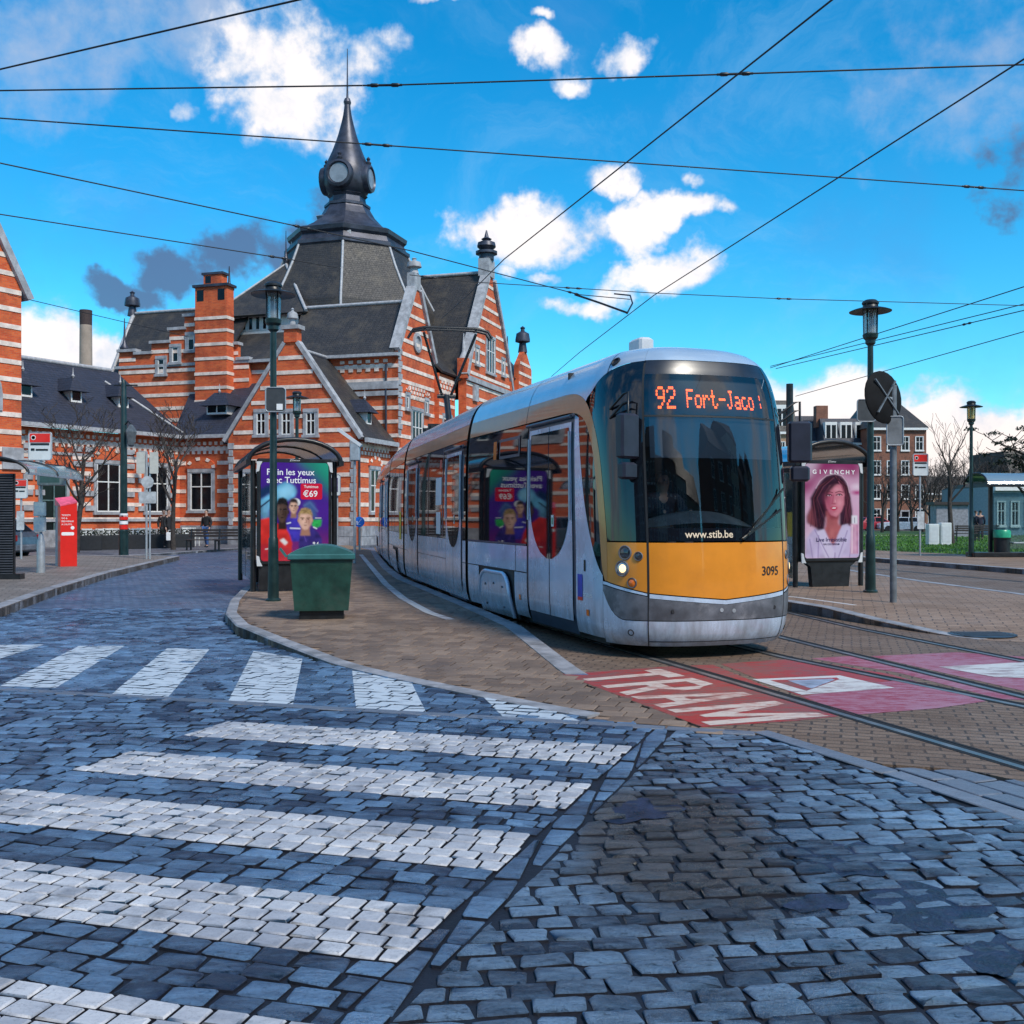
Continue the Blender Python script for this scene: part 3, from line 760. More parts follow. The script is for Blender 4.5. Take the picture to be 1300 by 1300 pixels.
# right of the gutter line
def zone_slab(x, y): return right_of_gutter(x - .09, y) and not above_seam(x, y) and x < 5.4 and not inpoly(x, y, TB) and y > 2.3
lay('slab', stones(zone_slab, GA[:2], math.atan2(GB.y - GA.y, GB.x - GA.x), .19, .34, .012, .006, h=(.012, .016), box=(1, 6, 2, 8.5), corner=.05), m_slab, road, 'more_slabs')
gl = []
for a, b in zip(GUT, GUT[1:]):
    a = Vector((a.x, a.y, 0)); b = Vector((b.x, b.y, 0)); L = (b - a).length; k = max(1, round(L / .9)); d = (b - a).normalized(); s_ = Vector((-d.y, d.x, 0))
    for i in range(k):
        p, q = a + d * (L * i / k + .006), a + d * (L * (i + 1) / k - .006)
        P = [p - s_ * .0, q - s_ * .0, q + s_ * .13, p + s_ * .13]
        gl.append(dict(c=((p + q) / 2 + s_ * .065)[:2], P=ccw([tuple(v[:2]) for v in P]), h=.0195, t=(0, 0), tone=random.uniform(.3, .8), z=0))
lay('gutter_stone', gl, m_slab, road, 'more_gutter_stones')
sl = []
for a, b in zip(SEAM, SEAM[1:]):
    L = (b - a).length; k = round(L / .85); d = (b - a).normalized(); s_ = Vector((-d.y, d.x, 0))
    for i in range(k):
        p, q = a + d * (L * i / k + .006), a + d * (L * (i + 1) / k - .006)
        P = [p - s_ * .05, q - s_ * .05, q + s_ * .06, p + s_ * .06]
        sl.append(dict(c=tuple(((p + q) / 2)[:2]), P=ccw([tuple(v[:2]) for v in P]), h=.018, t=(0, 0), tone=random.uniform(.2, .6), z=0))
lay('edging_stone', sl, m_slab, road, 'more_edging_stones')

# zebra paint lies on the tops of the setts
ZP = [[(-60, 821), (56, 820), (-60, 858), (-260, 860)], [(100, 822), (158, 822), (70, 876), (0, 873)], [(212, 825), (266, 826), (214, 887), (142, 883)],
      [(322, 828), (384, 838), (372, 897), (290, 892)], [(447, 853), (523, 870), (541, 907), (452, 902)], [(610, 884), (700, 903), (737, 918), (640, 914)]]
for zp in ZP:
    poly = ccw(xy(zp)); mb = MB(); bx = (min(p[0] for p in poly) - .3, max(p[0] for p in poly) + .3, min(p[1] for p in poly) - .3, max(p[1] for p in poly) + .3)
    for s in zebra:
        cx, cy = s['c']
        if not (bx[0] < cx < bx[1] and bx[2] < cy < bx[3]) or random.random() < .012: continue
        top = []
        for (x, y) in s['P']:
            dx, dy = x - cx, y - cy; L = math.hypot(dx, dy); k = (L + .003) / L; top.append((cx + dx * k, cy + dy * k))
        c = clip(top, poly)
        if len(c) > 2: mb.add([(x, y, s['h'] + (x - cx) * s['t'][0] + (y - cy) * s['t'][1] + .0015) for x, y in c], [tuple(range(len(c)))])
    mb.build('zebra_stripe', m_zebra, road, fix=False)
# tar patches between the worn setts
def blob(cx, cy, rx, ry, k=44):
    o = gp(cx, cy); sx = gp(cx + rx, cy) - o; sy = gp(cx, cy - ry) - o
    ph = [random.uniform(0, 6.28) for _ in range(5)]
    return [tuple((o + sx * math.cos(a) * f + sy * math.sin(a) * f)[:2]) for i in range(k) for a in [2 * math.pi * i / k]
            for f in [.9 + .16 * math.sin(2 * a + ph[0]) + .12 * math.sin(3 * a + ph[1]) + .08 * math.sin(5 * a + ph[2]) + .05 * math.sin(9 * a + ph[3]) + random.uniform(-.03, .03)]]
for b in [(1090, 1092, 78, 26), (1180, 1155, 85, 32), (1040, 1150, 40, 13), (1265, 1215, 50, 28)]:
    flat('tar_patch', blob(*b), .0128, m_tar, road)
for b in [(815, 1032, 55, 15), (948, 1005, 40, 7)]:
    flat('tar_patch', blob(*b), .0128, m_tar, road)

# --- island platform in the middle
mbi = MB(); pts = ISL
isl_poly = ccw(ISL)
mbi.add([(x, y, isl_z(x, y) - .014) for x, y in isl_poly] + [(x, y, -.02) for x, y in isl_poly],
        [tuple(range(len(isl_poly)))] + [((i + 1) % len(isl_poly), i, len(isl_poly) + i, len(isl_poly) + (i + 1) % len(isl_poly)) for i in range(len(isl_poly))])
bm = bmesh.new(); me = mbi.mesh('platform', m_plat); bm.from_mesh(me)
bmesh.ops.triangulate(bm, faces=[f for f in bm.faces if len(f.verts) > 4])
# finer cut so that the ramp is smooth
bmesh.ops.bisect_plane(bm, geom=bm.verts[:] + bm.edges[:] + bm.faces[:], plane_co=(0, 10.2, 0), plane_no=(0, 1, 0))
bmesh.ops.bisect_plane(bm, geom=bm.verts[:] + bm.edges[:] + bm.faces[:], plane_co=(0, 13.0, 0), plane_no=(0, 1, 0))
for v in bm.verts:
    if v.co.z > -.015: v.co.z = isl_z(v.co.x, v.co.y) - .014
bm.to_mesh(me); bm.free()
island = link('island_platform', me, kind='structure')
def zone_isl(x, y):
    return inpoly(x, y, ISL) and not any(math.hypot(x - kx, y - ky) < .19 for kx, ky in KPTS)
KL = [gp(318, 722), gp(322, 745), gp(306, 757), gp(292, 772), gp(286, 790), gp(300, 807)] + [gp(x, y) for x, y in ISL_F[:6]]
KPTS = []
def resample(pts, step):
    out = [pts[0].copy()]; acc = 0
    for a, b in zip(pts, pts[1:]):
        L = (b - a).length; d = (b - a) / L; s = step - acc
        while s <= L: out.append(a + d * s); s += step
        acc = L - (s - step)
    return out
for p in resample(KL, .08): KPTS.append((p.x, p.y))
def kerb(parent, pts, w, z_at, step=.8, mtl=None, inward=1, name='kerb_stone', proud=.004):
    """row of kerb stones along a line; the body lies on the left (+1) of the walking direction or right (-1)"""
    pp = resample(pts, .2); n = max(1, int(step / .2)); ins = off_path(pp, w * inward)
    for i in range(0, len(pp) - 1, n):
        a = pp[i:i + n + 1]; b = ins[i:i + n + 1]
        if len(a) < 2: break
        g = .004; mb = MB(); k = len(a); vs = []
        a = [p.copy() for p in a]; b = [p.copy() for p in b]
        for arr in (a, b):
            arr[0] += (arr[1] - arr[0]).normalized() * g; arr[-1] -= (arr[-1] - arr[-2]).normalized() * g
        for p, q in zip(a, b):
            z = z_at(p.x, p.y) + proud; d = (q - p).normalized(); e = min(.018, max(.002, z * .3))
            vs += [(p.x, p.y, -.02), (p.x, p.y, z - e), (p.x + d.x * .018, p.y + d.y * .018, z), (q.x, q.y, z), (q.x, q.y, -.02)]
        fs = []
        for j in range(k - 1):
            for m_ in range(4): fs.append((j * 5 + m_, j * 5 + m_ + 1, j * 5 + m_ + 6, j * 5 + m_ + 5))
        fs += [(0, 1, 2, 3, 4), tuple((k - 1) * 5 + m_ for m_ in (4, 3, 2, 1, 0))]
        mb.add(vs, fs, False); mb.build(name, mtl or m_kerb, parent)
kerb(island, KL, .16, lambda x, y: isl_z(x, y) + .004, .8, inward=1)
pv = stones(zone_isl, (0, 10), R(-18), .2, .2, .010, .003, h=(-.001, .003), box=(-9, 2, 7, 24), lenvar=.02, corner=.03, zf=isl_z)
for s in pv: s['t'] = (random.gauss(0, .004), random.gauss(0, .004) + (.041 if 10.2 < s['c'][1] < 13 else 0))
lay('paver', pv, m_paver, island, 'more_pavers')
# tram side edge slabs + white safety line
edge = [gp(714, 858), gp(742, 857), gp(655, 805), gp(600, 779)]
ep = [SIDE[5], SIDE[4], SIDE[3], SIDE[2], Vector((gp(600, 780).x, gp(600, 780).y, 0)), gp(655, 806), gp(741, 858)]
ep = [p + Vector((.04, 0, 0)) for p in ep]
kerb(island, ep, .22, lambda x, y: isl_z(x, y) + .003, .8, inward=-1, name='edge_slab')
line = [gp(572, 787, .13), gp(545, 778, .13), gp(512, 760, .13), gp(490, 742, .13), gp(473, 722, .13), gp(463, 710, .13), gp(458, 704, .13)]
mb = MB(); pp = resample(line, .25); a, b = off_path(pp, -.07), off_path(pp, .07)
vs = []
for p, q in zip(a, b): vs += [(p.x, p.y, .1365), (q.x, q.y, .1365)]
mb.add(vs, [(2 * i, 2 * i + 1, 2 * i + 3, 2 * i + 2) for i in range(len(pp) - 1)]); mb.build('safety_line', m_line, island, fix=False)

# --- left pavement
lp = LEFTP + [(-13.3, 36.5), (-19, 36.0), (-40, 33), (-40, LEFTP[0][1])]
pav = sheet('left_pavement', lp, .15, m_walk, th=.2)
kerb(pav, [Vector((x, y, 0)) for x, y in LEFTP] + [Vector((-13.3, 36.5, 0)), Vector((-19, 36.0, 0))], .22, lambda x, y: .152, 1.0, inward=1)
# --- forecourt of the station
fc = [gp(-200, 716), gp(60, 713), gp(190, 707), gp(250, 702.5), gp(312, 698), gp(350, 697)]
fcp = [tuple(p[:2]) for p in fc] + [(-7.5, 48.5), (-6.0, 52), (-6, 90), (-70, 90), (-70, fc[0].y)]
court = sheet('station_forecourt', fcp, .10, paving_mat('forecourt_paving', (.10, .105, .125), (.15, .155, .18), (.04, .04, .05), .3, .2, R(-17), .55, .15), th=.15)
kerb(court, fc, .2, lambda x, y: .102, 1.6, inward=1)
# --- right platform (narrow strip between the tracks)
RP = [(880, 755), (1003, 777), (1100, 794), (1180, 806), (1252, 815)]
def rp_z(x, y): return .018 + .14 * ramp(y, 13.0, 15.6)
rpl = [gp(x, y) for x, y in RP]
poly = [tuple(p[:2]) for p in rpl] + [(9.6, 11.2)] + xy([(1480, 795), (1300, 765), (1180, 748), (1078, 731), (940, 700)])
poly = ccw(poly); mb = MB(); n = len(poly)
mb.add([(x, y, rp_z(x, y)) for x, y in poly] + [(x, y, -.02) for x, y in poly], [tuple(range(n))] + [((i + 1) % n, i, n + i, n + (i + 1) % n) for i in range(n)])
me = mb.mesh('platform', m_plat); bm = bmesh.new(); bm.from_mesh(me)
bmesh.ops.triangulate(bm, faces=[f for f in bm.faces if len(f.verts) > 4])
for yy in (13.0, 15.6): bmesh.ops.bisect_plane(bm, geom=bm.verts[:] + bm.edges[:] + bm.faces[:], plane_co=(0, yy, 0), plane_no=(0, 1, 0))
for v in bm.verts:
    if v.co.z > -.015: v.co.z = rp_z(v.co.x, v.co.y)
bm.to_mesh(me); bm.free()
rplat = link('right_platform', me, kind='structure')
kerb(rplat, rpl, .2, lambda x, y: rp_z(x, y) + .002, 1.0, inward=1)
kerb(rplat, [gp(x, y) for x, y in [(940, 700), (1078, 731), (1180, 748), (1300, 765), (1480, 795)]], .2, lambda x, y: rp_z(x, y) + .002, 1.0, inward=-1)
mb = MB(); ln = [gp(935, 752, .16), gp(1010, 758, .16), gp(1085, 768, .16)]; ribbon(mb, ln, 0, .09, .155, .1605); mb.build('safety_line', m_line, rplat)
# --- far platform, lawn
fk = [gp(900, 690), gp(1096, 713), gp(1300, 730), gp(1700, 768)]
fpp = [tuple(p[:2]) for p in fk] + xy([(1700, 728), (1300, 707.5), (1096, 698), (900, 686)], .15)
far_plat = sheet('far_platform', fpp, .15, m_plat, th=.2)
kerb(far_plat, fk, .25, lambda x, y: .152, 1.2, inward=1)
lw = xy([(900, 686), (1096, 697.6), (1300, 707), (1700, 727.5)], .15) + [(75, 60), (75, 95), (6, 95)]
lawn = sheet('lawn', lw, .14, m_grass_soil, th=.2)
for a, b, w in (((1096, 679.5), (1310, 679.5), 1.6), ((1096, 671), (1310, 669.5), 1.8)):
    p, q = gp(*a, .15), gp(*b, .15); d = (q - p).normalized(); p -= d * 25; q += d * 40
    mb = MB(); ribbon(mb, [p, q], 0, w, .10, .150); struct('garden_path', mb, mat('pale_gravel', (.42, .38, .34), .9, var=.15, bump=.3))
# grass blades on the lawn
V, Fc = [], []; rg = random.Random(3)
lwp = ccw(lw)
for _ in range(16000):
    y = 27 + 50 * rg.random() ** 1.6; x = y * rg.uniform(.33, .56)
    if not inpoly(x, y, lwp): continue
    hgt = rg.uniform(.04, .10); a = rg.uniform(0, 6.28); w = .012 + .0006 * y; o = len(V)
    dx, dy = math.cos(a) * w, math.sin(a) * w
    V += [(x - dx, y - dy, .13), (x + dx, y + dy, .13), (x + rg.uniform(-.03, .03), y + rg.uniform(-.03, .03), .14 + hgt)]; Fc.append((o, o + 1, o + 2))
me = bpy.data.meshes.new('grass'); me.from_pydata(V, [], Fc); me.materials.append(mat('grass_blade', (.055, .16, .014), .7, var=.4, scale=.8))
link('grass', me, kind='stuff', label='short green grass of the lawn beyond the tracks', cat='grass')
# ================================================================== THE TRAM
TRAM_ROT = math.atan2(.318, .948)
tram = thing('tram', 'silver and orange articulated tram with lit destination display, standing at the island platform', 'tram', CAB0, TRAM_ROT)
def tl(p):      # world -> tram local
    d = Vector(p) - CAB0; return Vector((d.x * .948 + d.y * .318, -d.x * .318 + d.y * .948, d.z))
# body profile: height -> half width, and how far the nose lies back
PZ = [.14, .24, .42, .72, 1.25, 1.8, 2.4, 2.75, 3.0, 3.18, 3.32, 3.42, 3.49, 3.53]
PW = [1.06, 1.11, 1.14, 1.15, 1.15, 1.15, 1.14, 1.12, 1.08, 1.02, .92, .76, .50, .02]
PB = [.13, .06, .02, .0, .02, .07, .14, .19, .25, .31, .40, .58, .95, 1.5]
def interp(z, Y):
    z = max(PZ[0], min(PZ[-1], z))
    for i in range(len(PZ) - 1):
        if z <= PZ[i + 1]:
            f = (z - PZ[i]) / (PZ[i + 1] - PZ[i])
            m0 = (Y[i + 1] - Y[max(i - 1, 0)]) / (PZ[i + 1] - PZ[max(i - 1, 0)]); j = min(i + 2, len(PZ) - 1)
            m1 = (Y[j] - Y[i]) / (PZ[j] - PZ[i]); h = PZ[i + 1] - PZ[i]
            return (2 * f ** 3 - 3 * f * f + 1) * Y[i] + (f ** 3 - 2 * f * f + f) * h * m0 + (-2 * f ** 3 + 3 * f * f) * Y[i + 1] + (f ** 3 - f * f) * h * m1
    return Y[-1]
NE, NB = 2.7, 1.0
_ol = []; _acc = 0.0
for i in range(241):
    t_ = math.pi / 2 * i / 240
    a_ = 1.15 * math.sin(t_) ** (2 / NE); b_ = NB * (1 - max(0, math.cos(t_)) ** (2 / NE))
    if _ol: _acc += math.hypot(a_ - _ol[-1][1], b_ - _ol[-1][2])
    _ol.append((_acc, a_, b_))
LC = _acc
CABL = 5.95
def outline(p):
    s = 1 if p >= 0 else -1; p = abs(p)
    if p >= LC: return s * 1.15, NB + (p - LC)
    lo, hi = 0, 240
    while hi - lo > 1:
        m = (lo + hi) // 2
        if _ol[m][0] <= p: lo = m
        else: hi = m
    f = (p - _ol[lo][0]) / max(1e-9, _ol[hi][0] - _ol[lo][0])
    return s * (_ol[lo][1] + f * (_ol[hi][1] - _ol[lo][1])), _ol[lo][2] + f * (_ol[hi][2] - _ol[lo][2])
def S(p, z, off=0.0):
    a, b = outline(p); w = interp(z, PW) / 1.15; bk = interp(z, PB)
    v = Vector((a * w, b + bk * max(0.0, 1 - b / 3.2), z))
    if off:
        e = .01
        z2 = min(z, 3.5)
        n = (S(p + e, z2) - S(p - e, z2)).cross(S(p, z2 + e) - S(p, z2 - e))
        if n.length > 1e-9: v += n.normalized() * off
    return v
def PB_(b): return LC + (b - NB)      # side distance from nose -> p
def CP(v): return v if callable(v) else (lambda _: v)
def zpatch(mb, p0, p1, zlo, zhi, nu, nv, off=0.0):
    zlo, zhi = CP(zlo), CP(zhi)
    def f(u, v):
        p = p0 + (p1 - p0) * u; return S(p, zlo(p) + (zhi(p) - zlo(p)) * v, off)
    return mb.quadgrid(f, nu, nv)
def ppatch(mb, z0, z1, plo, phi, nu, nv, off=0.0):
    plo, phi = CP(plo), CP(phi)
    def f(u, v):
        z = z0 + (z1 - z0) * v; return S(plo(z) + (phi(z) - plo(z)) * u, z, off)
    return mb.quadgrid(f, nu, nv)
def pl(pts):
    """piecewise smooth function through points"""
    def f(x):
        if x <= pts[0][0]: return pts[0][1]
        for a, b in zip(pts, pts[1:]):
            if x <= b[0]:
                t = (x - a[0]) / (b[0] - a[0]); return a[1] + (b[1] - a[1]) * t
        return pts[-1][1]
    return f
def spl(pts):
    xs = [p[0] for p in pts]; ys = [p[1] for p in pts]
    def f(x):
        x = max(xs[0], min(xs[-1], x))
        for i in range(len(xs) - 1):
            if x <= xs[i + 1]:
                h = xs[i + 1] - xs[i]; t = (x - xs[i]) / h
                m0 = (ys[i + 1] - ys[max(i - 1, 0)]) / (xs[i + 1] - xs[max(i - 1, 0)]); j = min(i + 2, len(xs) - 1); m1 = (ys[j] - ys[i]) / (xs[j] - xs[i])
                return (2 * t ** 3 - 3 * t * t + 1) * ys[i] + (t ** 3 - 2 * t * t + t) * h * m0 + (3 * t * t - 2 * t ** 3) * ys[i + 1] + (t ** 3 - t * t) * h * m1
        return ys[-1]
    return f
m_silver = mat('tram_silver', (.56, .70, .88), .26, metal=.2, var=.07, scale=2.5, road=(.16, .15, .14), coat=.6, rvar=.06, dirt=(.22, .22, .24), dirt_amt=.45)
m_roof = mat('tram_roof_silver', (.46, .58, .70), .24, metal=.4, var=.08, scale=1.5, coat=.4, dirt=(.30, .32, .34), dirt_amt=.4)
m_orange = mat('tram_orange', (.68, .245, .018), .33, var=.06, scale=3, coat=.5, dirt=(.42, .14, .02), dirt_amt=.35)
m_copper = mat('tram_copper_stripe', (.52, .20, .055), .34, metal=.35, var=.07, scale=3, coat=.4)
m_bump = mat('tram_bumper_grey', (.10, .11, .13), .45, var=.4, scale=4, dirt=(.34, .35, .38), dirt_amt=.8)
m_dark = mat('tram_dark_inside', (.012, .013, .016), .6, var=.2)
m_swin = mat('tram_window_glass', (.005, .007, .012), .03, var=.1, spec=.75)
m_wind = glass('windscreen_glass', (.82, .88, .92), .055, .015, .04, (.02, .03, .05))
m_frame = mat('tram_window_frame', (.035, .055, .085), .35, var=.15)
m_seam = mat('panel_seam', (.01, .012, .014), .6, var=.1)
m_cream = mat('cream_lettering', (.75, .62, .45), .5, var=.03)
m_blk = mat('black_lettering', (.012, .012, .014), .5, var=.03)
m_whitel = mat('white_lettering', (.8, .8, .8), .5, var=.03)
m_led = emis('led_orange', (1.0, .11, .012), 3.0)
m_head = emis('lit_headlight', (1.0, .72, .34), 1.5)
m_amber = mat('amber_lens', (.75, .16, .01), .15, var=.05, spec=.8)
m_lens = mat('dark_lens', (.03, .03, .035), .08, var=.1, spec=1.0)

body = MB()      # dark inner shell: hides the seams, open behind the windscreen
for s_ in (-1, 1):
    zpatch(body, s_ * 1.42, s_ * PB_(CABL), .16, 3.50, 60, 40, -.06)
zpatch(body, -1.42, 1.42, .16, 1.22, 24, 8, -.035)
zpatch(body, -1.42, 1.42, 3.3, 3.50, 24, 6, -.06)
body.build('body_shell', m_dark, tram, fix=False)

def vdip(p): return .66 + .075 * min(1, abs(p) / .86) if abs(p) <= .88 else .735 + .11 * min(1, (abs(p) - .86) / .56)
BAND = [(.845, 1.402, .02), (1.0, 1.43, .05), (1.27, 1.445, .066), (1.6, 1.468, .066), (2.0, 1.51, .068), (2.3, 1.57, .072), (2.53, 1.67, .080), (2.70, 1.81, .090), (2.81, 1.99, .102), (2.875, 2.25, .112), (2.895, 2.6, .116), (2.897, 3.2, .117), (2.897, PB_(CABL), .117)]
_dense = []
def _bz(i, t, c):
    q = [BAND[max(0, min(len(BAND) - 1, i + d))][c] for d in (-1, 0, 1, 2)]
    return .5 * (2 * q[1] + (q[2] - q[0]) * t + (2 * q[0] - 5 * q[1] + 4 * q[2] - q[3]) * t * t + (3 * q[1] - q[0] - 3 * q[2] + q[3]) * t ** 3)
for i in range(len(BAND) - 1):
    for j in range(8): _dense.append((_bz(i, j / 8, 1), _bz(i, j / 8, 0), BAND[i][2] + (BAND[i + 1][2] - BAND[i][2]) * j / 8))
_dense.append((BAND[-1][1], BAND[-1][0], BAND[-1][2]))
OUTE, INE = [], []
for i, (p_, z_, w_) in enumerate(_dense):
    a_, b_ = _dense[max(0, i - 1)], _dense[min(len(_dense) - 1, i + 1)]; dp, dz = b_[0] - a_[0], b_[1] - a_[1]; L_ = math.hypot(dp, dz)
    OUTE.append((p_ - dz / L_ * w_, z_ + dp / L_ * w_)); INE.append((p_ + dz / L_ * w_, z_ - dp / L_ * w_))
_oz = pl(sorted((z, p) for p, z in OUTE)); _iz = pl(sorted((z, p) for p, z in INE)); _op = pl(sorted(OUTE))
W_ = .068
yl = MB(); zpatch(yl, -.853, .853, vdip, 1.265, 24, 8); yl.build('front_panel', m_orange, tram, fix=False)
for s_ in (-1, 1):
    h = MB(); 
    zpatch(h, s_ * .865, s_ * 1.40, vdip, 1.265, 12, 8)
    hp = h.build('headlight_panel', m_orange, tram, fix=False)
    def disc(p, z, prof, mt, nm, par, n=18):
        o = S(p, z); e = .01
        nn = (S(p + e, z) - S(p - e, z)).cross(S(p, z + e) - S(p, z - e)).normalized()
        X = (S(p + e, z) - S(p - e, z)).normalized(); Y = nn.cross(X)
        mb = MB(); mb.M = Matrix(((X.x, Y.x, nn.x, o.x), (X.y, Y.y, nn.y, o.y), (X.z, Y.z, nn.z, o.z), (0, 0, 0, 1)))
        mb.lathe(prof, n); return mb.build(nm, mt, par)
    def lamp(p, z, r, mt, nm):
        ring = disc(p, z, [(r * 1.22, -.01), (r * 1.22, .006), (r * 1.12, .012), (r * 1.0, .010), (r * .95, -.01)], m_bump, nm, hp)
        return ring, disc(p, z, [(r * .98, -.008), (r * .9, .003), (r * .6, .009), (0, .012)], mt, nm + '_lens', hp)
    lamp(s_ * 1.16, .985, .072, M['steel'], 'headlight'); disc(s_ * 1.15, .985, [(.044, .010), (.036, .018), (0, .022)], m_head, 'headlight_bulb', hp)
    lamp(s_ * 1.12, 1.155, .066, m_lens, 'fog_lamp')
    lamp(s_ * .965, 1.12, .042, m_lens, 'small_lamp')
    lamp(s_ * 1.04, .835, .047, m_amber, 'indicator_lamp')
    # orange pillar sweeping up into the roof stripe
    pm = MB()
    nb_ = len(OUTE) - 1
    def band(u, v, s=s_):
        i = min(nb_ - 1, int(v * nb_)); f = v * nb_ - i
        A = (OUTE[i][0] + (OUTE[i + 1][0] - OUTE[i][0]) * f, OUTE[i][1] + (OUTE[i + 1][1] - OUTE[i][1]) * f); B = (INE[i][0] + (INE[i + 1][0] - INE[i][0]) * f, INE[i][1] + (INE[i + 1][1] - INE[i][1]) * f)
        return S(s * (A[0] + (B[0] - A[0]) * u), A[1] + (B[1] - A[1]) * u, .002)
    pm.quadgrid(band, 4, nb_); pm.build('orange_stripe', m_copper, tram, fix=False)
    # corner glass in front of the pillar
    g = MB()
    ppatch(g, 1.28, 2.76, s_ * .868, lambda z: s_ * (_oz(z) - .004), 12, 18)
    rtop = spl([(.86, 3.245), (1.1, 3.225), (1.35, 3.165), (1.55, 3.075), (1.72, 2.96), (1.86, 2.90)])
    zpatch(g, s_ * .868, s_ * (_oz(2.76) - .004), 2.76, lambda p: max(2.765, min(rtop(abs(p)), 3.245)), 14, 8)
    g.build('corner_window', m_swin, tram, fix=False)
    # cab side window: curved black pane between pillar and door
    zl_ = spl([(1.46, .90), (1.52, .95), (1.66, 1.13), (1.80, 1.40), (1.92, 1.75), (2.0, 2.15), (2.06, 2.6)])
    zinv = spl([(.90, 1.47), (.97, 1.54), (1.13, 1.66), (1.40, 1.80), (1.75, 1.92), (2.15, 2.0), (2.55, 2.055), (2.77, 2.07)])
    g = MB(); ppatch(g, .90, 2.74, lambda z: s_ * (_iz(z) + .004), lambda z: s_ * max(zinv(z), _iz(z) + .005), 8, 26)
    g.build('cab_side_window', m_swin, tram, fix=False)
    # silver lower corner, between front and door
    b = MB()
    D0 = PB_(1.42)
    ppatch(b, .90, 2.765, lambda z: s_ * (max(zinv(z), _iz(z) + .005) + .006), s_ * max(D0, 2.09), 8, 26)
    zpatch(b, s_ * 1.47, s_ * D0, .2, .90, 10, 8)
    zpatch(b, s_ * .865, s_ * 1.465, lambda p: .80 - .10 * max(0, (1.42 - abs(p)) / .56), lambda p: vdip(p) - .012, 10, 2)
    b.build('corner_panel', m_silver, tram, fix=False)
    b = MB(); zpatch(b, s_ * .865, s_ * 1.465, .155, lambda p: .43 + .30 * max(0, (abs(p) - 1.12) / .345) ** 2, 12, 6)
    b.build('lower_bumper_corner', m_silver, tram, fix=False)
    b = MB(); zpatch(b, s_ * .865, s_ * 1.463, lambda p: .44 + .30 * max(0, (abs(p) - 1.12) / .345) ** 2, lambda p: .79 - .10 * max(0, (1.42 - abs(p)) / .56), 12, 4, .004)
    b.build('bumper_corner', m_bump if s_ > 0 else m_bump, tram, fix=False)
    disc(s_ * 1.06, .30, [(.036, -.01), (.036, .004), (.028, .004), (.026, -.02), (0, -.02)], m_dark, 'tow_cover', tram)
# centre bumper
b = MB(); zpatch(b, -.855, .855, .155, .43, 24, 6); b.build('lower_bumper', m_silver, tram, fix=False)
b = MB(); zpatch(b, -.855, .855, .44, lambda p: vdip(p) - .06, 24, 4, .004); bu = b.build('bumper', m_bump, tram, fix=False)
b = MB(); zpatch(b, -.855, .855, lambda p: vdip(p) - .056, lambda p: vdip(p) - .012, 24, 2); b.build('bumper_trim', m_silver, tram, fix=False)
for p_, z_ in ((-.60, .54), (.66, .55), (-.05, .545), (.10, .535)):
    o = S(p_, z_, .003); mb = MB(); mb.lathe([(.024, -.004), (.022, .004), (0, .004)], 12, o, 'y'); mb.build('bumper_fitting', m_dark if abs(p_) > .3 else M['galv'], bu)
for sp_ in (-.86, .86):
    b = MB(); zpatch(b, sp_ - .006, sp_ + .006, .16, .69, 2, 10, .006); b.build('seam', m_seam, bu, fix=False)
b = MB(); zpatch(b, -.855, .855, .205, .213, 24, 1, .003); b.build('seam', m_seam, bu, fix=False)
# windscreen, its lower black band, display
g = MB(); zpatch(g, -.856, .856, 1.42, 3.09, 26, 24); ws = g.build('windscreen', m_wind, tram, fix=False)
g = MB(); zpatch(g, -.856, .856, 3.09, 3.245, 26, 8); g.build('upper_band', mat('glint_softening_band', (.010, .014, .024), .30, var=.3, spec=.6), ws, fix=False)  # added rough dark strip, spreads the sun's glint on the upper glass
g = MB(); zpatch(g, -.856, .856, 1.28, 1.42, 26, 3); g.build('windscreen_band', m_swin, ws, fix=False)
for sp in (-.86, .86):
    g = MB(); zpatch(g, sp - .012, sp + .012, .68, 3.22, 2, 40, .002); g.build('seam', m_seam, ws, fix=False)
g = MB(); zpatch(g, -.85, .85, 2.615, 2.635, 24, 1, .003); g.build('seam', m_seam, ws, fix=False)
lettering('web_address', 'www.stib.be', m_cream, ws, lambda x, y: S(-.46 + x, 1.318 + y, .004), .112, bold=.004)
lettering('fleet_number', '3095', m_blk, tram, lambda x, y: S(.46 + x, .905 + y, .004), .138, bold=.006)
# destination board with dot lettering, behind the glass
FONT = {'9': '01110 10001 10001 01111 00001 00010 01100', '2': '01110 10001 00001 00110 01000 10000 11111', 'F': '11111 10000 10000 11110 10000 10000 10000',
        'o': '00000 00000 01110 10001 10001 10001 01110', 'r': '00000 00000 10110 11001 10000 10000 10000', 't': '01000 01000 11100 01000 01000 01001 00110',
        '-': '00000 00000 00000 11111 00000 00000 00000', 'J': '00111 00010 00010 00010 00010 10010 01100', 'a': '00000 00000 01110 00001 01111 10001 01111',
        'c': '00000 00000 01110 10000 10000 10001 01110', ':': '00000 00100 00100 00000 00100 00100 00000', ' ': '00000 00000 00000 00000 00000 00000 00000'}
disp = MB(); zpatch(disp, -.80, .80, 2.66, 3.06, 20, 6, -.07); db = disp.build('destination_display', m_dark, tram, fix=False)
dots = MB()
def dot_text(s, p0, z0, px, pz):
    for k, ch in enumerate(s):
        for r, row in enumerate(FONT[ch].split()):
            for c, bit in enumerate(row):
                if bit == '1':
                    p = p0 + (k * 6 + c) * px; z = z0 + (6 - r) * pz
                    dots.add([S(p, z, -.062), S(p + px * .86, z, -.062), S(p + px * .86, z + pz * .8, -.062), S(p, z + pz * .8, -.062)], [(0, 1, 2, 3)], False)
dot_text('92', -.71, 2.72, .0215, .037)
dot_text('Fort-Jaco', -.34, 2.735, .0172, .031)
dot_text(':', .66, 2.735, .0172, .031)
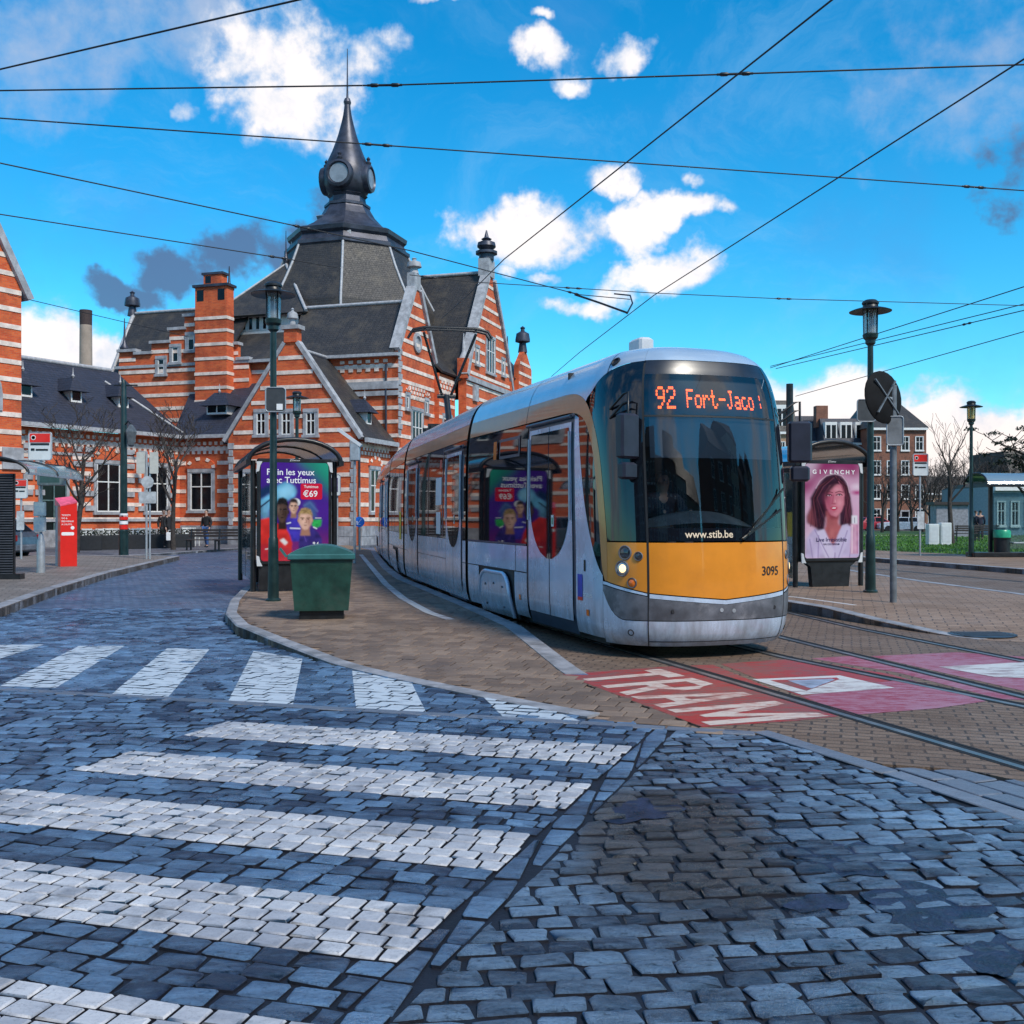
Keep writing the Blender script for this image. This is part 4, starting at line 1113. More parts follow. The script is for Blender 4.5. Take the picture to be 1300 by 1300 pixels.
dots.build('led_dots', m_led, db, fix=False, kind='stuff')
# roof of the cab section
rf = MB()
zpatch(rf, -.866, .866, 3.252, 3.528, 26, 8)
for s_ in (-1, 1):
    rtop = spl([(.86, 3.249), (1.1, 3.229), (1.35, 3.169), (1.55, 3.079), (1.72, 2.964), (1.86, 2.90)])
    rb_ = lambda p: max(rtop(abs(p)) if abs(p) < 1.86 else 0, _op(abs(p)) + .003 if abs(p) > 1.7 else 0)
    zpatch(rf, s_ * .868, s_ * 2.7, rb_, 3.528, 40, 16)
    zpatch(rf, s_ * 2.7, s_ * PB_(CABL), 3.016, 3.528, 24, 16)
rf.build('roof', m_roof, tram, fix=False)
for s_ in (-1, 1):
    g = MB(); zpatch(g, s_ * (PB_(3.25) - .006), s_ * (PB_(3.25) + .006), 2.78, 3.5, 1, 16, .003); g.build('roof_seam', m_seam, tram, fix=False)
    g = MB(); zpatch(g, s_ * 1.38, s_ * 1.392, 3.13, 3.5, 1, 14, .003); g.build('roof_seam', m_seam, tram, fix=False)
    disc(s_ * 1.30, 3.27, [(.06, -.02), (.06, .012), (.045, .014), (.04, -.0), (0, -.0)], m_dark, 'roof_camera', tram)
mb = MB(); mb.bbox(-.10, .10, 1.9, 2.25, 3.48, 3.78, .03); mb.build('antenna', M['lightgrey'], tram)
mb = MB(); mb.lathe([(.03, 3.5), (.03, 3.6), (0, 3.62)], 10, (.18, 1.7, 0)); mb.build('antenna', M['lightgrey'], tram)

# door (near side and far side): frame, two leaves with a rounded pane
def door(fn, b0, b1, name='door', par=None, z0=.22, z1=2.70, shallow=False):
    """fn(b, z, off) -> point on the side"""
    par = par or tram
    fr = MB()
    def q(mb, ba, bb, za, zb, off, nb=2, nz=10): mb.quadgrid(lambda u, v: fn(ba + (bb - ba) * u, za + (zb - za) * v, off), nb, nz)
    q(fr, b0, b1, z0 - .06, z1 + .06, .002); d = fr.build(name, m_frame, par, fix=False)
    mid = (b0 + b1) / 2; e = .075
    for la, lb in ((b0 + e, mid - .012), (mid + .012, b1 - e)):
        lf = MB(); q(lf, la, lb, z0 + .10, z1 - .04, .012, 4, 12); q(lf, lb - .0, lb, z0, z1, .0, 1, 1)
        leaf = lf.build('door_leaf', m_silver, d, fix=False)
        w = lb - la; outer = la if la < mid - .1 else lb; inner = lb if la < mid - .1 else la
        def pane(u, v):
            z = 1.02 + (z1 - .10 - 1.02) * v
            k = 1.0 if z > 1.75 else math.sqrt(max(0, 1 - ((1.75 - z) / .735) ** 2))
            far = inner + (outer - inner) * (.90 * k)
            return fn(inner + (far - inner) * u, z, .018)
        g = MB(); g.quadgrid(pane, 5, 24); g.build('door_pane', m_swin, leaf, fix=False)
        if not shallow:
            gr = MB(); gr.tube([fn(outer + (inner - outer) * .04, 2.55, .03), fn(outer + (inner - outer) * .04, 1.5, .03)], .014, 6); gr.build('grip', M['lightgrey'], leaf)
    if not shallow:
        mb = MB(); mb.tube([fn(b0 + .03, z1 + .02, .04), fn(b1 - .03, z1 + .02, .04)], .022, 8); mb.build('door_rail', m_frame, d)
        bt = MB(); o = fn(mid - .14, 1.48, .026); bt.lathe([(.05, -.01), (.05, .01), (0, .012)], 14, (o.x, o.y, o.z), 'x' if False else 'z')
        mb = MB(); q(mb, mid - .19, mid - .10, 1.42, 1.56, .022, 1, 1); bb = mb.build('door_button', M['white'], d, fix=False)
        mb = MB(); q(mb, mid - .165, mid - .125, 1.45, 1.53, .025, 1, 1); mb.build('button_mark', mat('green_mark', (.02, .35, .15), .4), bb, fix=False)
    return d
def sidefn(s_): return lambda b, z, off: S(s_ * PB_(b), z, off)
for s_ in (-1, 1):
    fn = sidefn(s_)
    door(fn, 1.42, 3.12)
    def q(name, mt, ba, bb, za, zb, off=0.0, nb=8, nz=8, par=tram):
        mb = MB(); mb.quadgrid(lambda u, v: fn(ba + (bb - ba) * u, za + (zb - za) * v, off), nb, nz); return mb.build(name, mt, par, fix=False)
    wnd = q('side_window', m_swin, 3.16, CABL, 1.16, 2.765)
    q('window_frame', m_frame, 3.16, CABL, 1.155, 1.18, .006, 8, 1, wnd)
    q('side_panel', m_silver, 3.15, CABL, .80, 1.15)
    q('panel_seam', m_seam, 3.15, CABL, .795, .805, .004, 8, 1)
    q('panel_seam', m_seam, 3.60, 3.612, .80, 1.15, .004, 1, 4)
    q('vent_window', m_frame, 3.45, 4.35, 2.36, 2.64, .008, 4, 2, wnd)
    q('vent_pane', m_swin, 3.50, 4.30, 2.40, 2.60, .012, 4, 2, wnd)
    q('side_indicator', m_amber, 4.42, 4.56, 2.36, 2.62, .03, 1, 2, wnd)
    # wheel arch: skirt panel with a raised rounded bogie cover
    q('skirt_panel', m_silver, 3.15, 3.66, .20, .79)
    q('skirt_panel', m_silver, 5.36, CABL, .20, .79)
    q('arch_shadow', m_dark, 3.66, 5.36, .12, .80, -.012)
    def bog(u, v):
        b = 3.80 + 1.42 * u; k = min(1, ((u if u < .5 else 1 - u)) / .22); hgt = .74 - .30 * (1 - math.sqrt(max(0, 1 - (1 - k) ** 2)))
        return fn(b, .15 + (hgt - .15) * v, .035)
    mb = MB(); mb.quadgrid(bog, 24, 6); bc = mb.build('bogie_cover', m_silver, tram, fix=False)
    rim = MB(); pts = [bog(u / 24, 1.0) for u in range(25)]; rim.tube([fn(3.80, .15, .03)] + pts + [fn(5.22, .15, .03)], .03, 6); rim.build('cover_rim', m_silver, bc)
    for (bb, zz) in ((4.1, .55), (4.5, .58), (4.9, .55), (4.1, .27), (4.9, .27)):
        o = fn(bb, zz, .04); mb = MB(); mb.lathe([(.018, -.01), (.016, .008), (0, .009)], 8, o, 'x'); mb.build('bolt', m_bump, bc)
    q('reflector', m_amber, 3.40, 3.47, .42, .49, .008, 1, 1)
    q('reflector', m_amber, 1.02, 1.10, .42, .49, .008, 1, 1)
    q('door_release', m_seam, 1.12, 1.17, .92, 1.05, .006, 1, 1)
# near-side lettering by the door
fn = sidefn(-1)
lg = MB(); lg.quadgrid(lambda u, v: fn(1.36 - .15 * u, .62 + .26 * v, .006), 1, 2); lg.build('logo_flag', mat('logo_blue', (.02, .06, .45), .4), tram, fix=False)
lg = MB(); lg.quadgrid(lambda u, v: fn(1.36 - .15 * u, .58 + .04 * v, .006), 1, 1); lg.build('logo_flag_foot', M['red'], tram, fix=False)
lettering('side_lettering', 'brussels', m_whitel, tram, lambda x, y: fn(1.19 - x, .635 + y, .007), .085, bold=.003)
lettering('side_lettering', 'mivb stib', m_whitel, tram, lambda x, y: fn(1.34 + y * .9, .90 + x * .0 + x * .8, .007) if False else fn(1.38 - y, .88 + x * .55, .007), .06)

# mirrors
for s_ in (-1, 1):
    mr = MB(); a = S(s_ * 1.28, 2.62, 0); o = Vector((s_ * 1.08 if s_ < 0 else s_ * 1.34, -.16 if s_ < 0 else .02, 2.62))
    if s_ < 0: o = a + Vector((.05, -.36, .16))
    else: o = a + Vector((.26, -.05, .17))
    for dz in (.0, .10):
        mr.tube([a + Vector((0, 0, dz)), a.lerp(o, .75) + Vector((0, 0, dz + .02)), o + Vector((0, 0, dz - .01)), o + Vector((0, 0, -.18))], .014, 6)
    mo = mr.build('mirror_arm', M['black'], tram)
    mb = MB(); mb.M = Matrix.Translation(o) @ Matrix.Rotation(R(-20) * s_, 4, 'Z'); mb.bbox(-.135, .135, -.05, .07, -.62, -.14, .025); mm = mb.build('mirror', mat('mirror_housing', (.018, .022, .04), .4, var=.2), mo)
    mb = MB(); mb.M = Matrix.Translation(o) @ Matrix.Rotation(R(-20) * s_, 4, 'Z'); mb.bbox(-.11, .11, -.05, .07, -.84, -.66, .025); mb.build('small_mirror', mat('mirror_housing', (.018, .022, .04)), mo)
# wipers
wp = MB(); wp.bar(S(.80, 1.62, .03), S(.20, 1.30, .035), .02, .02); wp.bar(S(.86, 1.85, .04), S(.26, 1.34, .045), .016, .02); wp.build('wiper', M['black'], tram)
# cab interior: floor, rear wall, desk, seat
cb = MB(); cb.box(-.98, .98, .35, 2.0, .9, .95); cb.box(-1.0, 1.0, 2.0, 2.05, .9, 3.3); cb.build('cab_interior', m_dark, tram)
dk = MB(); dk.quadgrid(lambda u, v: Vector(((u - .5) * 1.7, .42 + .35 * v + .25 * (2 * u - 1) ** 2, 1.36 + .25 * math.sin(math.pi * min(1, .15 + v * .6)) * (1 - (2 * u - 1) ** 2 * .85))), 20, 8)
dk.build('dashboard', mat('dashboard', (.10, .13, .15), .5, var=.2), tram, fix=False)
st = MB(); st.bbox(-.42, .06, 1.25, 1.40, 1.15, 2.0, .05); st.bbox(-.42, .06, .95, 1.35, 1.15, 1.27, .04); st.build('driver_seat', mat('seat_fabric', (.02, .025, .04), .8), tram)
bl = MB(); zpatch(bl, -.80, .80, 2.18, 2.62, 16, 6, -.05); bl.build('sun_blind', glass('sun_blind', (.35, .38, .42), .03, .3, .6, (.12, .13, .16)), tram, fix=False)

# --- the sections behind the cab
JL = [tl(p + Vector((0, 0, 0))) for p in SIDE]
def section(p0, p1, kind, k):
    d = (p1 - p0); L = d.length; d.normalize(); nrm = Vector((-d.y, d.x, 0)) if False else Vector((d.y, -d.x, 0))   # towards the body centre
    g = .22 if k else .0
    a0 = p0 + d * .22; L -= .34
    def fn(b, z, off, s_=-1):
        w = interp(z, PW); o = 1.15 - w if s_ < 0 else 1.15 + w
        return a0 + d * b + nrm * (o + off * (-1 if s_ < 0 else 1)) + Vector((0, 0, z))
    def q(name, mt, ba, bb, za, zb, off=0.0, nb=2, nz=8, par=tram, s_=-1, smooth=True):
        mb = MB(); mb.quadgrid(lambda u, v: fn(ba + (bb - ba) * u, za + (zb - za) * v, off, s_), nb, nz, smooth); return mb.build(name, mt, par, fix=False)
    sh = MB()
    for s_ in (-1, 1): sh.quadgrid(lambda u, v: fn(L * u, .16 + 3.36 * v, -.03, s_), 2, 26)
    for e in (0, L):
        prof = [fn(e, .16 + 3.36 * i / 24, -.03, -1) for i in range(25)] + [fn(e, .16 + 3.36 * i / 24, -.03, 1) for i in range(24, -1, -1)]
        sh.add(prof, [tuple(range(50))], False)
    sh.build('body_shell', m_dark, tram, fix=False)
    rf = MB()
    for s_ in (-1, 1): rf.quadgrid(lambda u, v: fn(L * u, 3.02 + .51 * v, .0, s_), 2, 12)
    rf.build('roof', m_roof, tram, fix=False)
    for s_ in (-1, 1):
        q('orange_stripe', m_copper, 0, L, 2.785, 3.015, .002, 2, 3, s_=s_)
        w = q('side_window', m_swin, 0, L, 1.16, 2.775, 0, 2, 8, s_=s_)
        q('side_panel', m_silver, 0, L, .80, 1.15, 0, 2, 3, s_=s_)
        q('skirt_panel', m_silver, 0, L, .20, .79, 0, 2, 4, s_=s_)
        f = lambda b, z, off, s=s_: fn(b, z, off, s)
        if kind == 'doors':
            door(f, .25, 1.75, z1=2.66); door(f, L - 1.95, L - .45, z1=2.66)
            for bb in (2.0, 3.6): q('window_post', m_frame, bb, bb + .06, 1.17, 2.76, .006, 1, 4, w, s_)
            q('side_indicator', M['red'], 2.05, 2.22, 2.40, 2.56, .03, 1, 1, w, s_)
            q('notice', M['paper'], 2.15, 2.75, 1.75, 2.25, .006, 1, 1, w, s_); q('notice', M['paper'], 2.25, 2.70, 1.22, 1.62, .006, 1, 1, w, s_)
        elif kind == 'bogie':
            for bb in (1.2, 2.6, 3.6): q('window_post', m_frame, bb, bb + .06, 1.17, 2.76, .006, 1, 4, w, s_)
            q('notice', mat('yellow_notice', (.75, .55, .02), .5), .5, 1.0, 1.0, 1.65, .008, 1, 1, w, s_)
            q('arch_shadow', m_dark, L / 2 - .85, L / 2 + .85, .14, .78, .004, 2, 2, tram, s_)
            def bog(u, v):
                kk = min(1, ((u if u < .5 else 1 - u)) / .22); hg = .72 - .3 * (1 - math.sqrt(max(0, 1 - (1 - kk) ** 2)))
                return f(L / 2 - .7 + 1.4 * u, .15 + (hg - .15) * v, .04)
            mb = MB(); mb.quadgrid(bog, 20, 4); mb.build('bogie_cover', m_silver, tram, fix=False)
    return fn, d, nrm
SECT = []
for k, kind in ((1, 'doors'), (2, 'bogie'), (3, 'doors'), (4, 'bogie')):
    SECT.append(section(JL[k], JL[k + 1], kind, k))
# bellows between the sections
m_bel = mat('bellows', (.10, .095, .085), .75, var=.3, scale=8)
for k in range(1, 5):
    p = JL[k]; dprev = (JL[k] - JL[k - 1]).normalized(); dn = (JL[k + 1] - JL[k]).normalized()
    dd = (dprev + dn).normalized(); nr = Vector((dd.y, -dd.x, 0))
    mb = MB()
    for i in range(7):
        b = -.15 + .36 * i / 6; ins = .03 if i % 2 else .065
        prof = []
        for s_ in (-1, 1):
            seq = range(21) if s_ < 0 else range(20, -1, -1)
            for j in seq:
                z = .22 + 3.25 * j / 20; w = interp(z, PW) - ins
                prof.append(p + dd * b + nr * (1.15 + s_ * w) + Vector((0, 0, z - ins * .5)))
        mb.v += [tuple(v) for v in prof]
    n = 42
    for i in range(6):
        for j in range(n - 1): mb.f.append((i * n + j, i * n + j + 1, (i + 1) * n + j + 1, (i + 1) * n + j)); mb.m.append(0); mb.sm.append(False)
    mb.build('bellows', m_bel, tram, fix=False)
# roof equipment + pantograph on the third section
fn3, d3, n3 = SECT[1]
c3 = lambda b, off, z: fn3(b, 1.2, 0) * 1.0 + n3 * (1.15 + off) + Vector((0, 0, z - 1.2))
pan = MB()
base_b = .9
for o in (-.45, .45): pan.bar(c3(base_b - .7, o, 3.62), c3(base_b + .7, o, 3.62), .08)
for b in (-.6, .6): pan.bar(c3(base_b + b, -.55, 3.66), c3(base_b + b, .55, 3.66), .07)
for b in (-.6, .6):
    for o in (-.5, .5): pan.tube([c3(base_b + b, o, 3.48), c3(base_b + b, o, 3.63)], .05, 8)
po = pan.build('pantograph', M['black'], tram)
arm = MB(); arm.tube([c3(base_b - .3, 0, 3.66), c3(base_b + .35, 0, 4.45)], .075, 8)
arm.tube([c3(base_b + .35, -.10, 4.45), c3(base_b - .35, -.62, 5.86)], .035, 6); arm.tube([c3(base_b + .35, .10, 4.45), c3(base_b - .35, .62, 5.86)], .035, 6)
arm.tube([c3(base_b + .35, -.22, 4.45), c3(base_b + .35, .22, 4.45)], .05, 8); arm.build('pantograph_arm', M['black'], po)
hd = MB()
for b in (-.5, -.2):
    hd.tube([c3(base_b + b, -.98, 5.74), c3(base_b + b, -.88, 5.90), c3(base_b + b, -.6, 5.96), c3(base_b + b, .6, 5.96), c3(base_b + b, .88, 5.90), c3(base_b + b, .98, 5.74)], .035, 6)
hd.tube([c3(base_b - .5, -.6, 5.93), c3(base_b - .2, -.6, 5.93)], .025, 6); hd.tube([c3(base_b - .5, .6, 5.93), c3(base_b - .2, .6, 5.93)], .025, 6)
hd.build('contact_strip', M['black'], po)
# undercarriage
uc = MB(); uc.box(-.95, .95, .9, 5.8, .10, .30)
uc.build('undercarriage', m_dark, tram)
for b in (3.9, 5.1):
    for s_ in (-1, 1):
        mb = MB(); mb.lathe([(.30, -.06), (.32, -.05), (.30, .06), (.12, .07), (0, .07)], 20, (s_ * .74, b, .33), 'x'); mb.build('wheel', M['black'], tram)
# ================================================================== THE STATION
C0 = Vector((-7.6, 50.0, 0)); UX, UY = .955, -.297
B_ROT = math.atan2(UY, UX)
station = thing('railway_station', 'red brick station with white stone bands, stepped gables, slate roofs and a dark lead spire', 'station building', C0, B_ROT)
def w2l(p): d = Vector(p) - C0; return Vector((d.x * UX + d.y * UY, -d.x * UY + d.y * UX, d.z))
def l2w(s, t, z=0): return Vector((C0.x + s * UX - t * UY, C0.y + s * UY + t * UX, z))
def Ls(px, t):
    k = (px - 650) / F; a = C0.x - t * UY - k * (C0.y + t * UX); b = UX - k * UY
    return -a / b
def Lt(px, s):
    k = (px - 650) / F; a = C0.x + s * UX - k * (C0.y + s * UY); b = -UY - k * UX
    return -a / b
def Lz(py, s, t): return H + (HZ - py) / F * l2w(s, t).y
m_b, m_st = M['brick'], M['stone']
BAND_P, BAND_H = .733, .195
def spanwall(name, parent, axis, pos, a0, a1, z0, z1, out, top=None, th=.35, mats=None, bands=True, zb=.55, skip=()):
    """wall along 's' or 't' at pos; top: polygon [(a, z)...] above z1 (gable outline, left to right); out: +-1 side the face looks to"""
    poly = [(a0, z0), (a1, z0), (a1, z1)] + ([(a, z) for a, z in top[::-1]] if top else []) + [(a0, z1)]
    mb = MB()
    if axis == 's': mb.prism(poly, pos, pos - out * th, 'xz')
    else: mb.prism(poly, pos, pos - out * th, 'yz')
    w = mb.build(name, mats or m_b, parent)
    if not bands: return w
    outline = [(a0, z1)] + (top or []) + [(a1, z1)]
    zmax = max(z for a, z in outline)
    def span(z):
        if z <= z1: return a0, a1
        xs = []
        for (p, q) in zip(outline, outline[1:]):
            if (p[1] - z) * (q[1] - z) <= 0 and p[1] != q[1]: xs.append(p[0] + (q[0] - p[0]) * (z - p[1]) / (q[1] - p[1]))
        return (min(xs), max(xs)) if len(xs) > 1 else None
    z = zb
    while z < zmax - .3:
        lo, hi = span(z), span(z + BAND_H)
        if lo and hi:
            x0, x1 = max(lo[0], hi[0]) + .01, min(lo[1], hi[1]) - .01
            # leave the openings free
            segs = [(x0, x1)]
            for (b0, b1, c0, c1) in skip:
                if z + BAND_H > c0 and z < c1:
                    ns = []
                    for (u, v) in segs:
                        if b1 <= u or b0 >= v: ns.append((u, v))
                        else:
                            if b0 > u: ns.append((u, b0))
                            if b1 < v: ns.append((b1, v))
                    segs = ns
            for (u, v) in segs:
                if v - u < .08: continue
                mb = MB()
                if axis == 's': mb.box(u, v, min(pos, pos + out * .03), max(pos, pos + out * .03), z, z + BAND_H)
                else: mb.box(min(pos, pos + out * .03), max(pos, pos + out * .03), u, v, z, z + BAND_H)
                mb.build('stone_band', m_st, w)
        z += BAND_P
    return w
def window(parent, axis, pos, ac, z0, w, h, out, nx=2, ny=2, frame=None, arch=False, surround=True, name='window', pane=None):
    frame = frame or M['white']
    def bx(mb, a0, a1, d0, d1, zz0, zz1):
        lo, hi = sorted((pos + out * d0, pos + out * d1))
        if axis == 's': mb.box(a0, a1, lo, hi, zz0, zz1)
        else: mb.box(lo, hi, a0, a1, zz0, zz1)
    mb = MB(); e = .16 if surround else .06
    bx(mb, ac - w / 2 - e, ac - w / 2, -.05, .07, z0, z0 + h); bx(mb, ac + w / 2, ac + w / 2 + e, -.05, .07, z0, z0 + h)
    bx(mb, ac - w / 2 - e, ac + w / 2 + e, -.05, .09, z0 + h, z0 + h + e * 1.1); bx(mb, ac - w / 2 - e - .05, ac + w / 2 + e + .05, -.05, .14, z0 - .14, z0)
    o = mb.build(name, M['greystone'] if surround else frame, parent)
    mb = MB(); bx(mb, ac - w / 2, ac + w / 2, -.05, .008, z0, z0 + h); mb.build('pane', pane or M['pane'], o)
    mb = MB(); f = .055
    for i in range(nx + 1):
        x = ac - w / 2 + w * i / nx; x = min(max(x, ac - w / 2 + f / 2), ac + w / 2 - f / 2); bx(mb, x - f / 2, x + f / 2, .009, .05, z0, z0 + h)
    for j in range(ny + 1):
        z = z0 + (h * j / ny if j in (0, ny) else h * (j / ny + (.12 if ny == 2 else 0))); z = min(max(z, z0 + f / 2), z0 + h - f / 2); bx(mb, ac - w / 2 + f, ac + w / 2 - f, .010, .045, z - f / 2, z + f / 2)
    mb.build('frame', frame, o)
    if arch:
        mb = MB(); k = 8; pts = []
        R0 = w / 2 + .05
        for i in range(k + 1):
            a = math.pi * i / k; pts.append((ac + math.cos(a) * (R0 + .18), z0 + h + .18 + math.sin(a) * (R0 * .62 + .16)))
        if axis == 's': mb.prism(pts, pos, pos + out * .10, 'xz')
        else: mb.prism(pts, pos, pos + out * .10, 'yz')
        ar = mb.build('window_arch', M['brick'], o)
        mb = MB()
        for i in range(k):
            a0_, a1_ = math.pi * (i + .12) / k, math.pi * (i + .88) / k
            if i % 2 == 0:
                q = [(ac + math.cos(a) * (R0 + r), z0 + h + .18 + math.sin(a) * (R0 * .62 + r * .9)) for a, r in ((a0_, .0), (a1_, .0), (a1_, .19), (a0_, .19))]
                if axis == 's': mb.prism(q, pos + out * .10, pos + out * .13, 'xz')
                else: mb.prism(q, pos + out * .10, pos + out * .13, 'yz')
        mb.build('arch_stones', m_st, ar, kind='stuff')
    return o
def coping(parent, axis, pos, pts, out, w=.42, h=.20):
    """stone capping along a gable edge"""
    for p, q in zip(pts, pts[1:]):
        mb = MB(); c = pos - out * .12
        P = (p[0], c, p[1]) if axis == 's' else (c, p[0], p[1]); Q = (q[0], c, q[1]) if axis == 's' else (c, q[0], q[1])
        mb.bar(P, Q, w, h); mb.build('coping', M['greystone'], parent)
def finial(parent, s, t, z, h=1.2, r=.28, kind=0, m=None):
    mb = MB()
    if kind == 0: prof = [(r * .8, 0), (r * .8, .18 * h), (r * 1.15, .2 * h), (r * 1.15, .28 * h), (r * .6, .32 * h), (r * 1.0, .45 * h), (r * .9, .58 * h), (r * .35, .66 * h), (r * .55, .70 * h), (r * .25, .76 * h), (r * .06, 1.0 * h)]
    elif kind == 1: prof = [(r * .7, 0), (r * .5, .35 * h), (r * 1.1, .4 * h), (r * 1.1, .48 * h), (r * .95, .70 * h), (r * .3, .80 * h), (r * .28, .88 * h), (r * .4, .92 * h), (r * .02, h)]
    else: prof = [(r * .45, 0), (r * .9, .14 * h), (r * .4, .28 * h), (r * .22, .4 * h), (r * .08, h)]
    mb.lathe(prof, 10, (s, t, z)); return mb.build('finial', m or M['lead'], parent)
def roof(name, parent, pts, m=None, th=.12):
    mb = MB(); mb.slab(pts, th); return mb.build(name, m or M['slate2'], parent)
def tubeb(name, pts, r, m, parent, n=6):
    mb = MB(); mb.tube(pts, r, n); return mb.build(name, m, parent)

# --- front gable wing: face t = 0, s from sL to 0
sL = Ls(290, 0)
ap = sL / 2; zA = Lz(432, ap, 0); ZE = 5.45
# ground storey windows: one behind the shelter, one to the left
zw0 = Lz(651, sL, 0); zw1 = Lz(600, sL, 0)
skipf = []
wf = []
for px in (321, 412):
    s_ = Ls(px, 0); wf.append((s_, Lz(650, s_, 0), .95, 2.0)); skipf.append((s_ - .62, s_ + .62, Lz(650, s_, 0) - .1, Lz(650, s_, 0) + 2.1))
for px in (332, 364, 395):
    s_ = Ls(px, 0); wf.append((s_, Lz(552, s_, 0), .52, 1.12)); skipf.append((s_ - .4, s_ + .4, Lz(552, s_, 0) - .1, Lz(552, s_, 0) + 1.2))
gw = spanwall('front_gable', station, 's', 0, sL, 0, 0, ZE, -1, [(ap - .35, zA - .25), (ap - .35, zA), (ap + .35, zA), (ap + .35, zA - .25)], skip=skipf)
for (s_, z0, w, h) in wf: window(gw, 's', 0, s_, z0, w, h, -1, 2, 2, M['white'])
coping(gw, 's', 0, [(sL - .25, ZE - .1), (ap - .36, zA - .1)], -1); coping(gw, 's', 0, [(ap + .36, zA - .1), (.25, ZE - .1)], -1)
mb = MB(); mb.box(ap - .36, ap + .36, -.08, .4, zA - .1, zA + .55); mb.build('gable_cap', m_b, gw)
mb = MB(); mb.box(ap - .5, ap + .5, -.16, .5, zA + .55, zA + .75); mb.build('cap_stone', M['greystone'], gw); finial(gw, ap, .15, zA + .75, .9, .25, 1, M['greystone'])
# plinth of grey blocks
def plinth(parent, axis, pos, a0, a1, out, z1=1.05, d=.10):
    mb = MB(); lo, hi = sorted((pos - out * .1, pos + out * (d - .025)))
    if axis == 's': mb.box(a0, a1, lo, hi, 0, z1)
    else: mb.box(lo, hi, a0, a1, 0, z1)
    o = mb.build('plinth', M['base'], parent)
    for r in range(2):
        a = a0 + .005; zz = .02 + r * z1 / 2
        k = 0
        while a < a1 - .3:
            L = .62 if not (r and k == 0) else .34; k += 1
            e = min(a1 - .005, a + L); mb = MB(); lo, hi = sorted((pos + out * (d - .025), pos + out * (d + random.uniform(.0, .012))))
            if axis == 's': mb.box(a + .012, e - .012, lo, hi, zz, zz + z1 / 2 - .025)
            else: mb.box(lo, hi, a + .012, e - .012, zz, zz + z1 / 2 - .025)
            mb.build('stone_block', M['greystone'] if random.random() < .4 else M['base'], o); a = e
plinth(gw, 's', 0, sL, 0, -1)
# corner quoins at both edges of the gable
for s_ in (sL + .16, -.16):
    for i in range(12):
        mb = MB(); z = 1.1 + i * .35; w_ = .34 if i % 2 else .22
        mb.box(s_ - w_ / 2, s_ + w_ / 2, -.05, -.002, z, z + .30); mb.build('quoin', M['greystone'], gw)
# side wall (faces right) and its eave
T1 = 3.95
sw = spanwall('side_wall', station, 't', 0, 0.36, T1, 0, ZE, 1, skip=[(1.35, 2.75, 1.6, 4.5)])
window(sw, 't', 0, 2.05, 1.75, 1.0, 2.15, 1, 2, 2, arch=True); plinth(sw, 't', 0, .36, T1, 1)
# patterned frieze under the eave
def frieze(parent, axis, pos, a0, a1, z0, z1, out, n=None, rows=2, step=.30):
    mb = MB(); lo, hi = sorted((pos, pos + out * .05))
    for r in range(rows):
        a = a0 + .1 + (step / 2 if r % 2 else 0); zc = z0 + (z1 - z0) * (r + .5) / rows; hh = (z1 - z0) / rows * .36
        while a < a1 - .12:
            if axis == 's': mb.box(a, a + step * .5, lo, hi, zc - hh, zc + hh)
            else: mb.box(lo, hi, a, a + step * .5, zc - hh, zc + hh)
            a += step
    return mb.build('frieze', m_st, parent, kind='stuff')
frieze(sw, 't', 0, .4, T1, 4.55, 5.25, 1, rows=3, step=.36)
rr = zA - .35
def mroof(name, parent, pts, m=None): return roof(name, parent, pts, m)
mroof('gable_roof', station, [(.45, .2, ZE - .15), (.45, T1, ZE - .15), (ap, T1, rr), (ap, .2, rr)])
mroof('gable_roof', station, [(sL - .45, .2, ZE - .15), (ap, .2, rr), (ap, T1, rr), (sL - .45, T1, ZE - .15)], M['slate'])
mb = MB(); mb.bar((.48, .1, ZE - .18), (.48, T1, ZE - .18), .16, .22); mb.build('gutter', M['ridge'], station)
tubeb('ridge', [(ap, .3, rr + .05), (ap, T1, rr + .05)], .09, M['ridge'], station)
tubeb('downpipe', [(.1, .15, 5.2), (.1, .15, .1)], .05, M['lead'], station)
